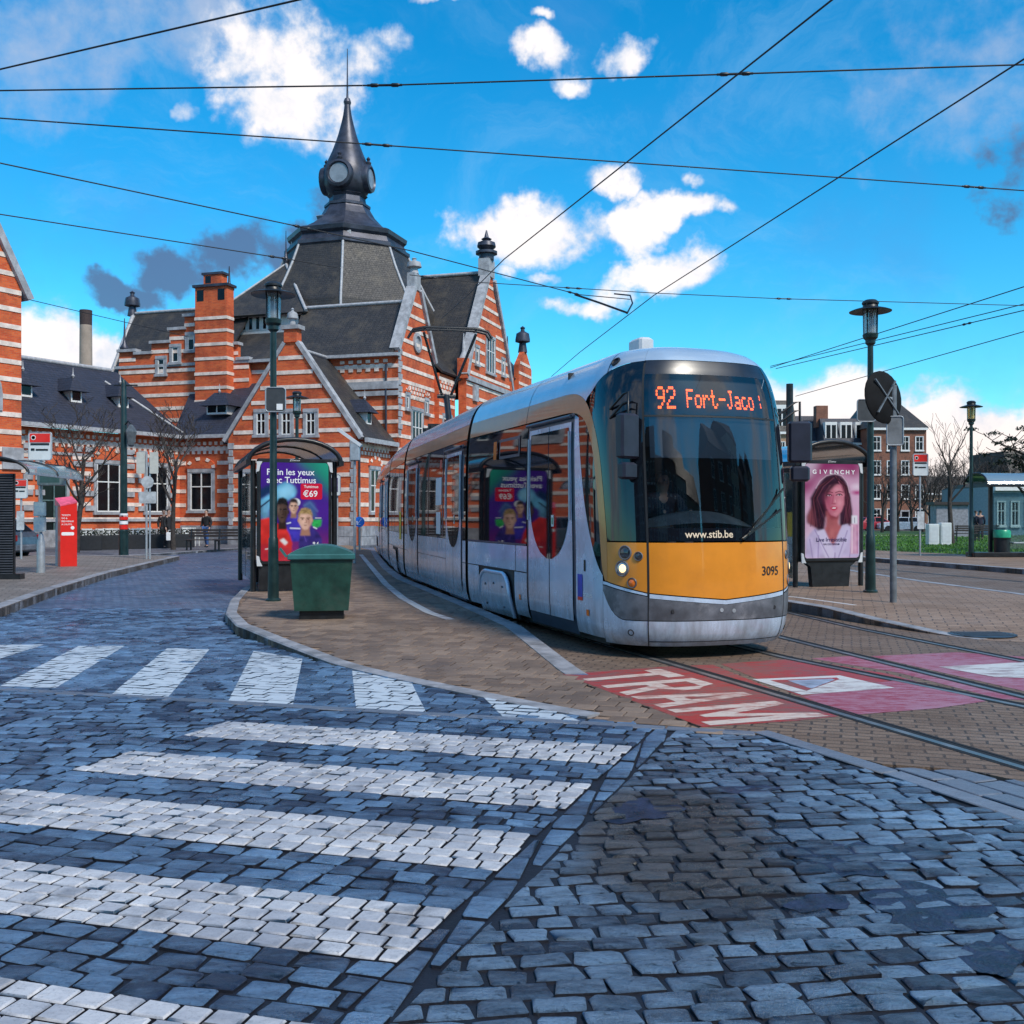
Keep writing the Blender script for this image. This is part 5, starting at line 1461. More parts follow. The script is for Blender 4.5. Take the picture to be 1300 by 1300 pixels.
def dormer(parent, s, t, z, face, w=.7, h=.75, d=1.0, nx=1, out_dir=None, m=None):
    """small roof window: face is the outward direction in (s, t)"""
    f = Vector((face[0], face[1], 0)).normalized(); r = Vector((-f.y, f.x, 0))
    def P(a, b, c): return tuple(Vector((s, t, z)) + r * a + f * b + Vector((0, 0, c)))
    mb = MB()
    q = [P(-w / 2, 0, 0), P(w / 2, 0, 0), P(w / 2, 0, h), P(-w / 2, 0, h)]; bq = [P(-w / 2, -d, 0), P(w / 2, -d, 0), P(w / 2, -d, h), P(-w / 2, -d, h)]
    mb.add(q + bq, [(0, 1, 2, 3), (5, 4, 7, 6), (4, 0, 3, 7), (1, 5, 6, 2), (3, 2, 6, 7), (4, 5, 1, 0)], False); o = mb.build('dormer', M['white'], parent)
    mb = MB()
    for i in range(nx):
        a0 = -w / 2 + .08 + (w - .08) * i / nx; a1 = -w / 2 + (w - .08) * (i + 1) / nx
        mb.add([P(a0, .012, .1), P(a1, .012, .1), P(a1, .012, h - .1), P(a0, .012, h - .1)], [(0, 1, 2, 3)], False)
    mb.build('pane', M['pane'], o, kind='stuff' if nx > 1 else None)
    e = .28; mb = MB(); hh = .62
    mb.add([P(-w / 2 - e, .3, h - .1), P(w / 2 + e, .3, h - .1), P(w / 2 + e, -d - .4, h - .1), P(-w / 2 - e, -d - .4, h - .1), P(-.0 if nx == 1 else -w / 4, -.25, h + hh), P(.0 if nx == 1 else w / 4, -.25, h + hh), P(w / 4 if nx > 1 else 0, -d - .4, h + hh), P(-w / 4 if nx > 1 else 0, -d - .4, h + hh)],
           [(0, 1, 5, 4), (1, 2, 6, 5), (3, 0, 4, 7), (3, 2, 1, 0), (2, 3, 7, 6)], False)
    mb.build('dormer_roof', m or M['slate'], o)
    mb = MB(); mb.lathe([(.05, 0), (.09, .1), (.03, .2), (.01, .5)], 6, P(0, -.25, h + hh - .04)); mb.build('finial', M['ridge'], o)
    return o
sd = .45 - 1.35; dormer(station, sd + .55, 2.2, ZE + .75, (1, 0), .55, .7, .9)

# --- main block: front wall at t = T1+, from the stepped gable to the corner by the street
TM = 4.0; SC_ = .45; SM0 = Ls(150, TM); ZM = Lz(452, SC_, TM)
mw = spanwall('main_wall', station, 's', TM, SM0, SC_, 0, ZM, -1, zb=.55)
plinth(mw, 's', TM, .02, SC_, -1)
frieze(mw, 's', TM, Ls(430, TM), SC_ - .25, ZM - .78, ZM - .1, -1, rows=3, step=.5)
mb = MB(); mb.box(Ls(380, TM), SC_ + .05, TM - .16, TM - .002, ZM - 1.7, ZM - 1.3); mb.box(Ls(380, TM), SC_ + .05, TM - .12, TM - .002, ZM - 2.05, ZM - 1.8); mb.build('cornice', M['greystone'], mw)
mb = MB(); mb.box(SM0, SC_ + .1, TM - .35, TM + .1, ZM, ZM + .16); mb.build('gutter', M['ridge'], mw)
tubeb('downpipe', [(Ls(490, TM - .1), TM - .1, ZM - .4), (Ls(490, TM - .1), TM - .1, 5.6)], .06, M['lead'], mw)
# street gable of the main block (faces right)
tG1 = Lt(551, SC_); tA = (TM + tG1) / 2; zG = Lz(366, SC_, tA)
skg = [(5.0, 7.9, 5.0, 8.3)]
gg = spanwall('street_gable', station, 't', SC_, TM, tG1, 0, ZM + .3, 1, [(tA - .4, zG - .3), (tA - .4, zG), (tA + .4, zG), (tA + .4, zG - .3)], skip=[(5.7, 7.5, 4.7, 7.6)])
window(gg, 't', SC_, tA, 4.9, 1.4, 2.4, 1, 3, 2, M['white']); 
window(gg, 't', SC_, tA, 1.4, 1.4, 2.2, 1, 3, 2, M['white'])
for dt in (-1.35, 1.35): window(gg, 't', SC_, tA + dt, 7.3, .3, .7, 1, 1, 1, arch=True)
mb = MB(); mb.lathe([(.55, 0), (.55, .10), (.38, .12), (.36, .02), (0, .02)], 14, (SC_, tA, ZM + 1.1), 'x'); o = mb.build('round_window', M['greystone'], gg)
frieze(gg, 't', SC_, tA - 1.2, tA + 1.2, 7.9, 8.6, 1, rows=3, step=.4)
coping(gg, 't', SC_, [(TM - .1, ZM + .35), (tA - .42, zG - .05)], 1, .55, .28); coping(gg, 't', SC_, [(tA + .42, zG - .05), (tG1 + .1, ZM + .35)], 1, .55, .28)
mb = MB(); mb.box(SC_ - .4, SC_ + .06, tA - .42, tA + .42, zG - .1, zG + .8); mb.build('gable_cap', M['greystone'], gg); finial(gg, SC_ - .15, tA, zG + .8, .9, .38, 1, M['greystone'])
for i in range(14):
    mb = MB(); z = 5.8 + i * .33; w_ = .5 if i % 2 else .34
    mb.box(SC_ + .002, SC_ + .05, TM + .02, TM + w_, z, z + .28); mb.build('quoin', M['greystone'], gg)
zR = Lz(383, SC_, tA)
roof('main_roof', station, [(Ls(366, TM), TM - .35, ZM + .15), (SC_ - .15, TM - .35, ZM + .15), (SC_ - .15, tA, zR), (Ls(385, tA), tA, zR)])
roof('main_roof', station, [(Ls(385, tA), tA, zR), (SC_ - .15, tA, zR), (SC_ - .15, tG1 + .3, ZM + .15), (Ls(385, tA), tG1 + .3, ZM + .15)])
tubeb('ridge', [(Ls(385, tA), tA, zR + .06), (SC_ - .3, tA, zR + .06)], .11, M['ridge'], station)
# --- link between the two street gables and the great gable
S2 = 1.5; g0, g1 = Lt(592, S2), Lt(649, S2); gA = (g0 + g1) / 2; zB = Lz(350, S2, gA); ZB = 9.9
lk = spanwall('street_wall', station, 't', SC_ + .3, tG1, g0 + .1, 0, ZM - .2, 1)
window(lk, 't', SC_ + .3, (tG1 + g0) / 2, 4.9, 1.2, 2.4, 1, 2, 2)
roof('street_roof', station, [(SC_ + .55, tG1, ZM - .1), (SC_ + .55, g0 + .5, ZM - .1), (SC_ - 3, g0 + .5, ZM + 3.4), (SC_ - 3, tG1, ZM + 3.4)])
frieze(lk, 't', SC_ + .3, tG1, g0, ZM - 1.6, ZM - .5, 1, rows=4, step=.5)
bg_ = spanwall('great_gable', station, 't', S2, g0, g1, 0, ZB, 1, [(g0 + 1.2, ZB + 2.6), (gA - .55, zB - .8), (gA - .55, zB), (gA + .55, zB), (gA + .55, zB - .8), (g1 - 1.2, ZB + 2.6)], th=.5, skip=[(gA - 1.1, gA + 1.1, ZB + .5, ZB + 3.3)])
window(bg_, 't', S2, gA, ZB + .7, 1.5, 2.2, 1, 3, 2)
for dt in (-2.6, 2.6):
    window(bg_, 't', S2, gA + dt, ZB + .9, .45, 1.0, 1, 1, 1)
    mb = MB(); mb.box(S2 + .01, S2 + .14, gA + dt * 1.15 - .4, gA + dt * 1.15 + .4, ZB - 1.4, ZB - .4); mb.build('stone_panel', M['greystone'], bg_)
mb = MB(); mb.box(S2 - .1, S2 + .16, g0, g1, ZB - .3, ZB); mb.build('cornice', M['greystone'], bg_)
for k in (1, 2, 3): window(bg_, 't', S2, gA - 2.9 + k * 1.45, 5.0, .95, 2.9, 1, 2, 2)
coping(bg_, 't', S2, [(g0 - .1, ZB), (g0 + 1.2, ZB + 2.6), (gA - .6, zB - .2)], 1, .6, .3); coping(bg_, 't', S2, [(gA + .6, zB - .2), (g1 - 1.2, ZB + 2.6), (g1 + .1, ZB)], 1, .6, .3)
mb = MB(); mb.box(S2 - .6, S2 + .1, gA - .6, gA + .6, zB - .1, zB + 1.0); mb.build('gable_cap', M['greystone'], bg_); finial(bg_, S2 - .25, gA, zB + 1.0, 1.9, .62, 0)
for tt in (g0 + .1, g1 - .1):
    mb = MB(); mb.box(S2 - .5, S2 + .12, tt - .3, tt + .3, ZB - .2, ZB + 1.0); pc = mb.build('pier_cap', m_b, bg_); mb = MB(); mb.lathe([(.3, 0), (.12, .4), (.03, 1.5)], 8, (S2 - .2, tt, ZB + 1.0)); mb.build('spike', M['greystone'], pc)
zR2 = Lz(347, S2 - .3, gA)
sB = S2 - 9
roof('great_roof', station, [(S2 - .3, g0 - .2, ZB - .3), (S2 - .3, gA, zR2), (sB, gA, zR2), (sB, g0 - .2, ZB - .3)])
roof('great_roof', station, [(S2 - .3, gA, zR2), (S2 - .3, g1 + .2, ZB - .3), (sB, g1 + .2, ZB - .3), (sB, gA, zR2)])
tubeb('ridge', [(S2 - .5, gA, zR2 + .06), (sB, gA, zR2 + .06)], .12, M['ridge'], station)
# far end of the street front
t3 = Lt(683, S2)
fe = spanwall('street_wall', station, 't', S2 - .8, g1, t3, 0, 11.2, 1)
roof('street_roof', station, [(S2 - .5, g1, 11.2), (S2 - .5, t3, 11.2), (S2 - 4, t3, 15.2), (S2 - 4, g1, 15.2)])
tg = Lt(672, S2); zz = Lz(447, S2, tg)
eg = spanwall('end_gable', station, 't', S2 - .3, tg - 1.6, tg + 1.6, 0, 12.2, 1, [(tg - .3, zz), (tg + .3, zz)])
finial(eg, S2 - .5, tg, zz, 1.9, .5, 1)
mb = MB(); mb.lathe([(.25, 0), (.1, .5), (.03, 2.2)], 8, (S2 - .4, Lt(651.5, S2), 11.6)); mb.build('spike', M['lead'], station)

# --- stepped gable and chimney at the left of the main block
def zt(py, px): s_ = Ls(px, TM - .3); return Lz(py, s_, TM - .3)
steps = [(151, 172, 447), (172, 192, 450), (192, 215, 436), (215, 235, 419), (234, 247, 402), (290, 302, 438), (302, 316, 457)]
sg = None
mb = MB(); mb.box(Ls(151, TM - .3), Ls(316, TM - .3), TM - .3, TM - .02, 5, zt(458, 230)); sgw = mb.build('stepped_gable', m_b, station)
for (x0, x1, y) in steps:
    a, b = Ls(x0, TM - .3), Ls(x1, TM - .3); z = zt(y, (x0 + x1) / 2)
    mb = MB(); mb.box(a, b, TM - .28, TM - .03, zt(458, 230) - .1, z); st_ = mb.build('step', m_b, sgw)
    mb = MB(); mb.box(a - .08, b + .08, TM - .42, TM + .1, z, z + .16); mb.build('step_cap', M['greystone'], st_)
    z_ = z - .55
    while z_ > zt(458, 230):
        mb = MB(); mb.box(a, b, TM - .31, TM - .27, z_, z_ + BAND_H); mb.build('stone_band', m_st, st_); z_ -= BAND_P
z_ = zt(476, 230)
for py in (472, 488, 503, 520, 535):
    mb = MB(); z_ = zt(py, 230); mb.box(Ls(151, TM - .3), Ls(316, TM - .3), TM - .33, TM - .29, z_, z_ + BAND_H); mb.build('stone_band', m_st, sgw)
for px, py in ((243, 440), (223, 455), (205, 470)):
    window(sgw, 's', TM - .3, Ls(px, TM - .3), zt(py + 5, px), .42, .85, -1, 1, 1)
ca, cb_ = Ls(249, TM - .9), Ls(289, TM - .9); czt = Lz(366, ca, TM - .9)
mb = MB(); mb.box(ca, cb_, TM - 1.0, TM - .31, 6.5, czt); ch = mb.build('chimney', m_b, station)
mb = MB(); mb.box(ca - .12, cb_ + .12, TM - 1.1, TM - .2, czt, czt + .14); mb.build('chimney_cap', M['lead'], ch)
mb = MB(); mb.box(ca + .5, cb_ - .35, TM - .95, TM - .4, czt + .14, czt + .68); mb.build('chimney_top', m_b, ch)
mb = MB(); mb.box(ca + .4, cb_ - .25, TM - 1.0, TM - .35, czt + .68, czt + .80); mb.build('chimney_cap', M['lead'], ch)
for a in (ca + .12, cb_ - .55):
    mb = MB(); mb.box(a, a + .42, TM - 1.012, TM - .99, czt - .75, czt - .15); mb.build('flue_opening', M['pane'], ch)
for a in (ca + .62,):
    mb = MB(); mb.box(a, a + .35, TM - .962, TM - .94, czt + .22, czt + .6); mb.build('flue_opening', M['pane'], ch)
for py in (405, 421, 438, 456, 475, 493, 510, 527):
    z_ = Lz(py + 2, ca, TM - 1); mb = MB(); mb.box(ca - .03, cb_ + .03, TM - 1.03, TM - .31, z_, z_ + BAND_H * .85); mb.build('stone_band', m_st, ch)
# hipped roof behind the stepped gable, with finials
zr1 = Lz(398, Ls(172, TM + 3), TM + 3)
hl, hr = Ls(150, TM), Ls(283, TM)
roof('rear_roof', station, [(hl - .6, TM + .1, ZM - .6), (hr, TM + .1, ZM + .2), (hr, TM + 3.2, zr1), (Ls(170, TM + 3.2), TM + 3.2, zr1)])
roof('rear_roof', station, [(hl - 1.6, TM + 7, ZM - 1.2), (hl - .6, TM + .1, ZM - .6), (Ls(170, TM + 3.2), TM + 3.2, zr1), (Ls(170, TM + 3.6), TM + 4.2, zr1)], M['slate'])
tubeb('ridge', [(Ls(170, TM + 3.2), TM + 3.2, zr1 + .05), (hr, TM + 3.2, zr1 + .05)], .1, M['ridge'], station)
tubeb('hip', [(Ls(170, TM + 3.2), TM + 3.2, zr1 + .05), (hl - 1.0, TM + .05, ZM - 1.3)], .14, M['ridge'], station)
finial(station, Ls(168, TM + 3.2), TM + 3.2, zr1 - .1, 1.55, .42, 1)
finial(station, Ls(158, TM), TM, zt(447, 160), 2.0, .3, 2)
sfin = Ls(291, TM + 4); finial(station, sfin, TM + 4, Lz(372, sfin, TM + 4), 1.6, .35, 2)
# --- attic with a strip of windows under a hipped roof
TT = 6.6
a0, a1 = Ls(288, TT), Ls(386, TT); z0, z1 = Lz(424, a0, TT), Lz(402, a0, TT)
mb = MB(); mb.box(a0, a1, TT, TT + 3.5, z0 - 1.2, z1); at_ = mb.build('attic_wall', M['white'], station)
roof('attic_skirt_roof', station, [(a0 - .6, TM - .3, ZM + .1), (Ls(368, TM), TM - .3, ZM + .1), (a1 + .3, TT - .05, z0 - .10), (a0 - .5, TT - .05, z0 - .10)], M['slate2'])
n = 11
for i in range(n):
    u, v = a0 + (a1 - a0) * (i + .14) / n, a0 + (a1 - a0) * (i + .86) / n
    if i in (7, 8): continue
    mb = MB(); mb.box(u, v, TT - .03, TT - .004, z0 + .1, z1 - .1); pn = mb.build('attic_window', M['white'], at_)
    mb = MB(); mb.box(u + .07, v - .07, TT - .045, TT - .031, z0 + .17, z1 - .17); mb.build('pane', M['pane'], pn)
sap = Ls(363, TT + 3); zap = Lz(335, sap, TT + 3)
roof('attic_roof', station, [(a0 - .9, TT - .5, z1 - .1), (a1 + .4, TT - .5, z1 - .1), (sap, TT + 3, zap)])
roof('attic_roof', station, [(a1 + .4, TT - .5, z1 - .1), (a1 + .4, TT + 6, z1 - .1), (sap, TT + 3, zap)])
roof('attic_roof', station, [(a0 - .9, TT + 6, z1 - .1), (a0 - .9, TT - .5, z1 - .1), (sap, TT + 3, zap)])
tubeb('hip', [(sap, TT + 3, zap), (a1 + .4, TT - .5, z1 - .05)], .10, M['ridge'], station)
tubeb('hip', [(sap, TT + 3, zap), (a0 - .9, TT - .5, z1 - .05)], .07, M['ridge'], station)
finial(station, sap, TT + 3, zap - .1, 2.1, .22, 2)

# --- the great pavilion roof, lantern and spire
TD = 12.5; sD = Ls(441, TD); YD = l2w(sD, TD).y; k_ = YD / F
def zd(py): return H + (HZ - py) * k_
mb = MB(); e8 = math.pi / 8
def oct_ring(rad, z): return [(rad * k_ / math.cos(e8), z)]
pav = [(112 * k_, zd(470)), (104 * k_, zd(400)), (91 * k_, zd(374)), (80 * k_, zd(350)), (71 * k_, zd(326))]
mb.lathe([(r_ / math.cos(e8), z) for r_, z in pav], 8, (sD, TD, 0), smooth=False, rot=e8); dome = mb.build('pavilion_roof', M['slate2'], station)
for i in range(8):
    a = e8 + math.pi / 4 * i
    tubeb('hip', [(sD + math.cos(a) * r_ / math.cos(e8), TD + math.sin(a) * r_ / math.cos(e8), z + .04) for r_, z in pav], .08, M['ridge'], dome)
mb = MB(); mb.lathe([(r_ * k_ / math.cos(e8), zd(y)) for r_, y in ((71, 327), (73, 325), (73, 321), (69, 319), (66, 312), (69, 309), (70, 304), (66, 302), (62, 301))], 8, (sD, TD, 0), smooth=False, rot=e8); mb.build('cornice', M['lead'], dome)
mb = MB(); mb.lathe([(r_ * k_ / math.cos(e8), zd(y)) for r_, y in ((61, 301), (50, 294), (40, 286), (32, 277), (27, 268), (25, 263))], 8, (sD, TD, 0), smooth=False, rot=e8); sk = mb.build('spire_skirt', M['lead'], dome)
mb = MB(); mb.lathe([(r_ * k_ / math.cos(e8), zd(y)) for r_, y in ((27, 265), (27, 262), (22, 260), (21, 253), (22, 252), (24, 250), (21, 248))], 8, (sD, TD, 0), smooth=False, rot=e8); mb.build('lantern_neck', M['lead'], dome)
mb = MB(); mb.lathe([(r_ * k_, zd(y)) for r_, y in ((20, 250), (26, 246), (30, 238), (31, 228), (29, 216), (24.5, 205), (20, 195), (15.5, 183), (11.5, 171), (8, 158), (5.5, 147), (4.2, 138), (3.6, 132))], 16, (sD, TD, 0)); bulb = mb.build('onion_spire', M['lead'], dome)
mb = MB(); mb.lathe([(0, zd(136)), (3.5 * k_, zd(135)), (5 * k_, zd(130)), (3.5 * k_, zd(125.5)), (1.5 * k_, zd(124)), (1.2 * k_, zd(118)), (.9 * k_, zd(100)), (.5 * k_, zd(62))], 10, (sD, TD, 0)); mb.build('spike', M['lead'], bulb)
m_dial = mat('dial', (.22, .25, .29), .3, var=.2, scale=2)
for i in range(4):
    # round dials: one facing front-left, one facing right
    ang = R(-84) + i * R(90)
    d_ = Vector((math.cos(ang), math.sin(ang), 0)); o = Vector((sD, TD, zd(229))) + d_ * 26 * k_; X_ = Vector((-d_.y, d_.x, 0))
    mb = MB(); mb.M = Matrix(((X_.x, 0, d_.x, o.x), (X_.y, 0, d_.y, o.y), (0, 1, 0, o.z), (0, 0, 0, 1))); q_ = k_
    mb.lathe([(17 * q_, -10 * q_), (18 * q_, 3 * q_), (17 * q_, 6 * q_), (14 * q_, 7 * q_), (12.5 * q_, 4.5 * q_), (0, 4.5 * q_)], 20); dh = mb.build('dial_housing', M['lead'], bulb)
    mb = MB(); mb.M = Matrix(((X_.x, 0, d_.x, o.x), (X_.y, 0, d_.y, o.y), (0, 1, 0, o.z), (0, 0, 0, 1)))
    mb.lathe([(12.3 * q_, 4.6 * q_), (12.1 * q_, 5.2 * q_), (0, 5.2 * q_)], 20); mb.build('dial', m_dial, dh)
    mb = MB(); mb.lathe([(3.4 * k_, 0), (4 * k_, 2 * k_), (1.6 * k_, 4.5 * k_), (2.8 * k_, 7 * k_), (.2 * k_, 10 * k_)], 8, tuple(o + Vector((0, 0, 18 * k_)) + d_ * 2 * k_)); mb.build('finial', M['lead'], dh)
    ang2 = ang + R(20); dd_ = Vector((math.cos(ang2), math.sin(ang2), 0)); o2 = Vector((sD, TD, zd(312))) + dd_ * 64 * k_; X2 = Vector((-dd_.y, dd_.x, 0))
    mb = MB(); mb.M = Matrix(((X2.x, dd_.x, 0, o2.x), (X2.y, dd_.y, 0, o2.y), (0, 0, 1, o2.z), (0, 0, 0, 1))); mb.bbox(-5 * k_, 5 * k_, -3 * k_, 6 * k_, -5 * k_, 9 * k_, k_); mb.build('stone_lucarne', M['ridge'], dome)
mb = MB(); o = Vector((sD - 20 * k_ * 0 - .95, TD - 1.35, zd(289)));  mb.M = Matrix.Translation(o) @ Matrix.Rotation(R(-50), 4, 'X'); mb.box(-.33, .33, -.5, .5, 0, .06); mb.build('skylight', m_dial, sk)

# --- low wing to the left of the gable: short front part, then the wing that comes towards the street on the left
TS = .8; sB0 = Ls(228, TS); ZW = 5.6
Bp = Vector((sB0, TS, 0)); Aw = w2l((-22.1, 45.8, 0))
skw = []
ws = []
for px in (256,):
    s_ = Ls(px, TS); ws.append(s_); skw.append((s_ - .95, s_ + .95, 1.6, 4.75))
shw = spanwall('wing_wall', station, 's', TS, sB0, sL, 0, ZW, -1, skip=skw)
for s_ in ws: window(shw, 's', TS, s_, Lz(648, s_, TS), 1.3, 2.0, -1, 2, 2, arch=True)
plinth(shw, 's', TS, sB0 + .1, sL, -1); frieze(shw, 's', TS, sB0, sL, 4.75, 5.45, -1, rows=3, step=.34)
roof('wing_roof', station, [(sB0 - .2, TS - .4, ZW + .1), (sL + .2, TS - .4, ZW + .1), (sL + .2, TM, 8.9), (sB0 - 1.5, TM, 8.6)], M['slate'])
mb = MB(); mb.box(sB0 - .3, sL, TS - .5, TS - .3, ZW - .02, ZW + .16); mb.build('gutter', M['ridge'], station)
dormer(station, Ls(276, TS + .6), TS + .55, 6.9, (0, -1), 1.25, .55, 1.2, 2)
# angled wing
dv = (Aw - Bp); LW = dv.length; wdir = dv.normalized(); wn = Vector((wdir.y, -wdir.x, 0))
if wn.dot(w2l((0, 0, 0)) - w2l((-18, 48, 0))) < 0: wn = -wn
wing = link('left_wing', None, station, loc=tuple(Bp)); wing.rotation_euler = (0, 0, math.atan2(-wdir.y, -wdir.x))     # its own +x runs from A to B, face looks to -y
wx0 = -LW - 3.0
wsk = []
def wing_x(px):
    # parameter along the wall for a photograph column
    best = min(range(0, int(LW * 100)), key=lambda i: abs((lambda q: (q.x / q.y) - (px - 650) / F)(l2w(Bp.x + wdir.x * i / 100, Bp.y + wdir.y * i / 100))))
    return -best / 100
for px in (137, 199, 68): x_ = wing_x(px); wsk.append((x_ - 1.0, x_ + 1.0, 1.6, 4.75))
ww = spanwall('wing_wall', wing, 's', 0, wx0, 0, 0, ZW, -1, skip=wsk)
for px in (137, 199): window(ww, 's', 0, wing_x(px), 1.75, 1.35, 2.35, -1, 2, 2, arch=True)
x_ = wing_x(68); window(ww, 's', 0, x_, .1, 1.3, 3.5, -1, 2, 2, mat('door_green', (.10, .16, .16), .5), name='door', pane=M['pane'])
frieze(ww, 's', 0, wx0, 0, 4.75, 5.45, -1, rows=3, step=.34)
mb = MB(); mb.box(wx0, 0, -.05, -.002, 4.4, 4.52); mb.build('string_course', M['greystone'], ww)
mb = MB(); mb.box(wx0, 0, -.10, -.002, 1.28, 1.42); mb.build('string_course', M['greystone'], ww)
mb = MB(); mb.box(wx0, 0, -.07, -.002, 0, .9); mb.build('plinth', M['base'], ww)
# blocks of rough stone set in the brick
for px in (180, 165, 113, 98, 50, 35, 215):
    for i in range(5):
        mb = MB(); x_ = wing_x(px); mb.box(x_ - .24, x_ + .24, -.07, -.002, 1.55 + i * .70 + .25, 1.55 + i * .70 + .50); mb.build('stone_block', M['greystone'], ww)
wroof = [(wx0, -.45, ZW + .1), (.1, -.45, ZW + .1), (-1.2, 3.4, 9.2), (wx0, 3.4, 9.2)]
roof('wing_roof', wing, wroof, M['slate'])
mb = MB(); mb.box(wx0, .05, -.60, -.36, ZW - .02, ZW + .16); mb.build('gutter', M['ridge'], wing)
tubeb('ridge', [(wx0, 3.4, 9.25), (-1.6, 3.4, 9.25)], .12, M['ridge'], wing)
tubeb('hip', [(-2.6, 2.6, 8.5), (.1, -.45, ZW + .18)], .07, M['ridge'], wing)
for px, py in ((46, 500), (110, 510), (170, 520)):
    x_ = wing_x(px); dormer(wing, x_ + .2, 1.0, 7.05, (0, -1), .62, .62, 1.5)
# lantern bracket on the wall
lx = wing_x(168); mb = MB(); mb.tube([(lx, -.0, 4.6), (lx, -.6, 4.7), (lx, -.75, 4.5)], .03, 6); lb = mb.build('wall_lantern', M['black'], ww)
mb = MB(); mb.lathe([(.05, 0), (.20, -.12), (.22, -.16), (.12, -.62), (.04, -.66), (.02, -.75)], 6, (lx, -.75, 4.5), smooth=False); mb.build('lantern_glass', mat('lantern_grey', (.10, .11, .12), .3), lb)
# --- tall pavilion at the left end
pv_ = link('end_pavilion', None, station, loc=tuple(w2l((-20.65, 43.1, 0)))); pv_.rotation_euler = wing.rotation_euler
px0 = -8.0
zc = 11.2
pw = spanwall('pavilion_wall', pv_, 's', 0, px0, 0, 0, zc, -1, [(-4.0, 18.3)], th=.5, skip=[(-3.4, -1.0, 5.8, 8.1)])
spanwall('pavilion_wall', pv_, 't', 0, .5, 4.5, 0, zc, 1)
coping(pw, 's', 0, [(.35, zc - .5), (-4.0, 18.6)], -1, .6, .3); coping(pw, 's', 0, [(-4.0, 18.6), (px0, zc)], -1, .6, .3)
mb = MB(); k = 10; pts = [(-2.2 + math.cos(math.pi * i / k) * 1.3, 6.6 + math.sin(math.pi * i / k) * 1.3) for i in range(k + 1)] + [(-3.5, 5.9), (-.9, 5.9)]
mb.prism(pts, -.09, .0, 'xz'); mb.build('arch', M['greystone'], pw)
mb = MB(); k = 10; pts = [(-2.2 + math.cos(math.pi * i / k) * 1.0, 6.6 + math.sin(math.pi * i / k) * 1.0) for i in range(k + 1)]; mb.prism(pts, -.11, -.08, 'xz'); mb.build('arch_window', M['pane'], pw)
roof('pavilion_roof', pv_, [(.3, .3, zc - .2), (.3, 8, zc - .2), (-4.0, 8, 18.1), (-4.0, .3, 18.1)], M['slate'])
roof('pavilion_roof', pv_, [(-4.0, .3, 18.1), (-4.0, 8, 18.1), (px0 - .3, 8, zc - .2), (px0 - .3, .3, zc - .2)], M['slate'])
mb = MB(); mb.box(-.9, .06, -.09, -.002, 3.5, 4.4); mb.build('stone_panel', M['greystone'], pw)
# ================================================================== STREET FURNITURE
def place(px, Y, z=0.0): return Vector(((px - 650) / F * Y, Y, z))
# --- street lamps
def make_lamp(loc, label, glassmat, group):
    t = thing('street_lamp', label, 'street lamp', loc, 0, group)
    mb = MB(); mb.lathe([(.13, 0), (.13, .04), (.095, .06), (.085, .9), (.082, 1.05), (.066, 1.08), (.058, 3.0), (.052, 4.35), (.05, 4.52)], 12); mb.build('pole', M['dgreen'], t)
    mb = MB(); mb.lathe([(.05, 4.5), (.09, 4.54), (.09, 4.60), (.13, 4.64), (.14, 4.70), (.12, 4.72)], 14); mb.build('lamp_base', M['dgreen'], t)
    mb = MB(); mb.lathe([(.115, 4.72), (.125, 5.13)], 16); g = mb.build('lamp_glass', glassmat, t)
    for i in range(4):
        a = math.pi / 4 + math.pi / 2 * i; mb = MB(); mb.tube([(.128 * math.cos(a), .128 * math.sin(a), 4.7), (.138 * math.cos(a), .138 * math.sin(a), 5.28)], .012, 5); mb.build('strut', M['black'], t)
    mb = MB(); mb.lathe([(.045, 4.74), (.05, 4.98), (.03, 5.02), (0, 5.03)], 10); mb.build('bulb', M['lightgrey'], t)
    mb = MB(); mb.lathe([(.06, 5.02), (.07, 5.12), (.0, 5.13)], 10); mb.build('bulb_holder', M['black'], t)
    mb = MB(); mb.lathe([(.13, 5.16), (.37, 5.115), (.375, 5.125), (.30, 5.155), (.14, 5.20), (.125, 5.25)], 28); mb.build('lamp_shade', M['black'], t)
    mb = MB(); mb.lathe([(.13, 5.24), (.15, 5.26), (.15, 5.29), (.10, 5.33), (0, 5.345)], 18); mb.build('cap', M['black'], t)
    return t
GL = 'street lamps with disc shaped shades'
ll = place(347, 17.1, .12)
lamp1 = make_lamp(ll, 'dark green street lamp beside the green bin, a sign plate on its pole', M['lampglass'], GL)
m_plate = mat('sign_back', (.045, .05, .055), .5, var=.2)
def plate(name, par, c, w, h, face=0.0, m=None, th=.02, rad=.05, edge=None):
    """rounded plate facing the viewer (-y) turned by 'face'"""
    pts = []
    for (sx, sz) in ((1, 1), (-1, 1), (-1, -1), (1, -1)):
        for i in range(5):
            a = {(1, 1): 0, (-1, 1): 90, (-1, -1): 180, (1, -1): 270}[(sx, sz)] + i * 22.5
            pts.append((sx * (w / 2 - rad) + rad * math.cos(R(a)), sz * (h / 2 - rad) + rad * math.sin(R(a))))
    mb = MB(); mb.M = Matrix.Translation(Vector(c)) @ Matrix.Rotation(face, 4, 'Z'); mb.prism(pts, -th / 2, th / 2, 'xz')
    o = mb.build(name, m or m_plate, par)
    if edge:
        mb = MB(); mb.M = Matrix.Translation(Vector(c)) @ Matrix.Rotation(face, 4, 'Z'); pp = [(x, -th / 2 - .003, z) for x, z in pts]; mb.tube(pp + [pp[0]], .011, 4, False); mb.build('rim', edge, o)
    return o
plate('sign_plate', lamp1, (.06, -.085, 3.36), .33, .40, 0, m_plate, .03, .05, M['galv'])
mb = MB(); mb.box(.08, .18, -.115, -.102, 3.19, 3.29); mb.build('sticker', M['paper'], lamp1)
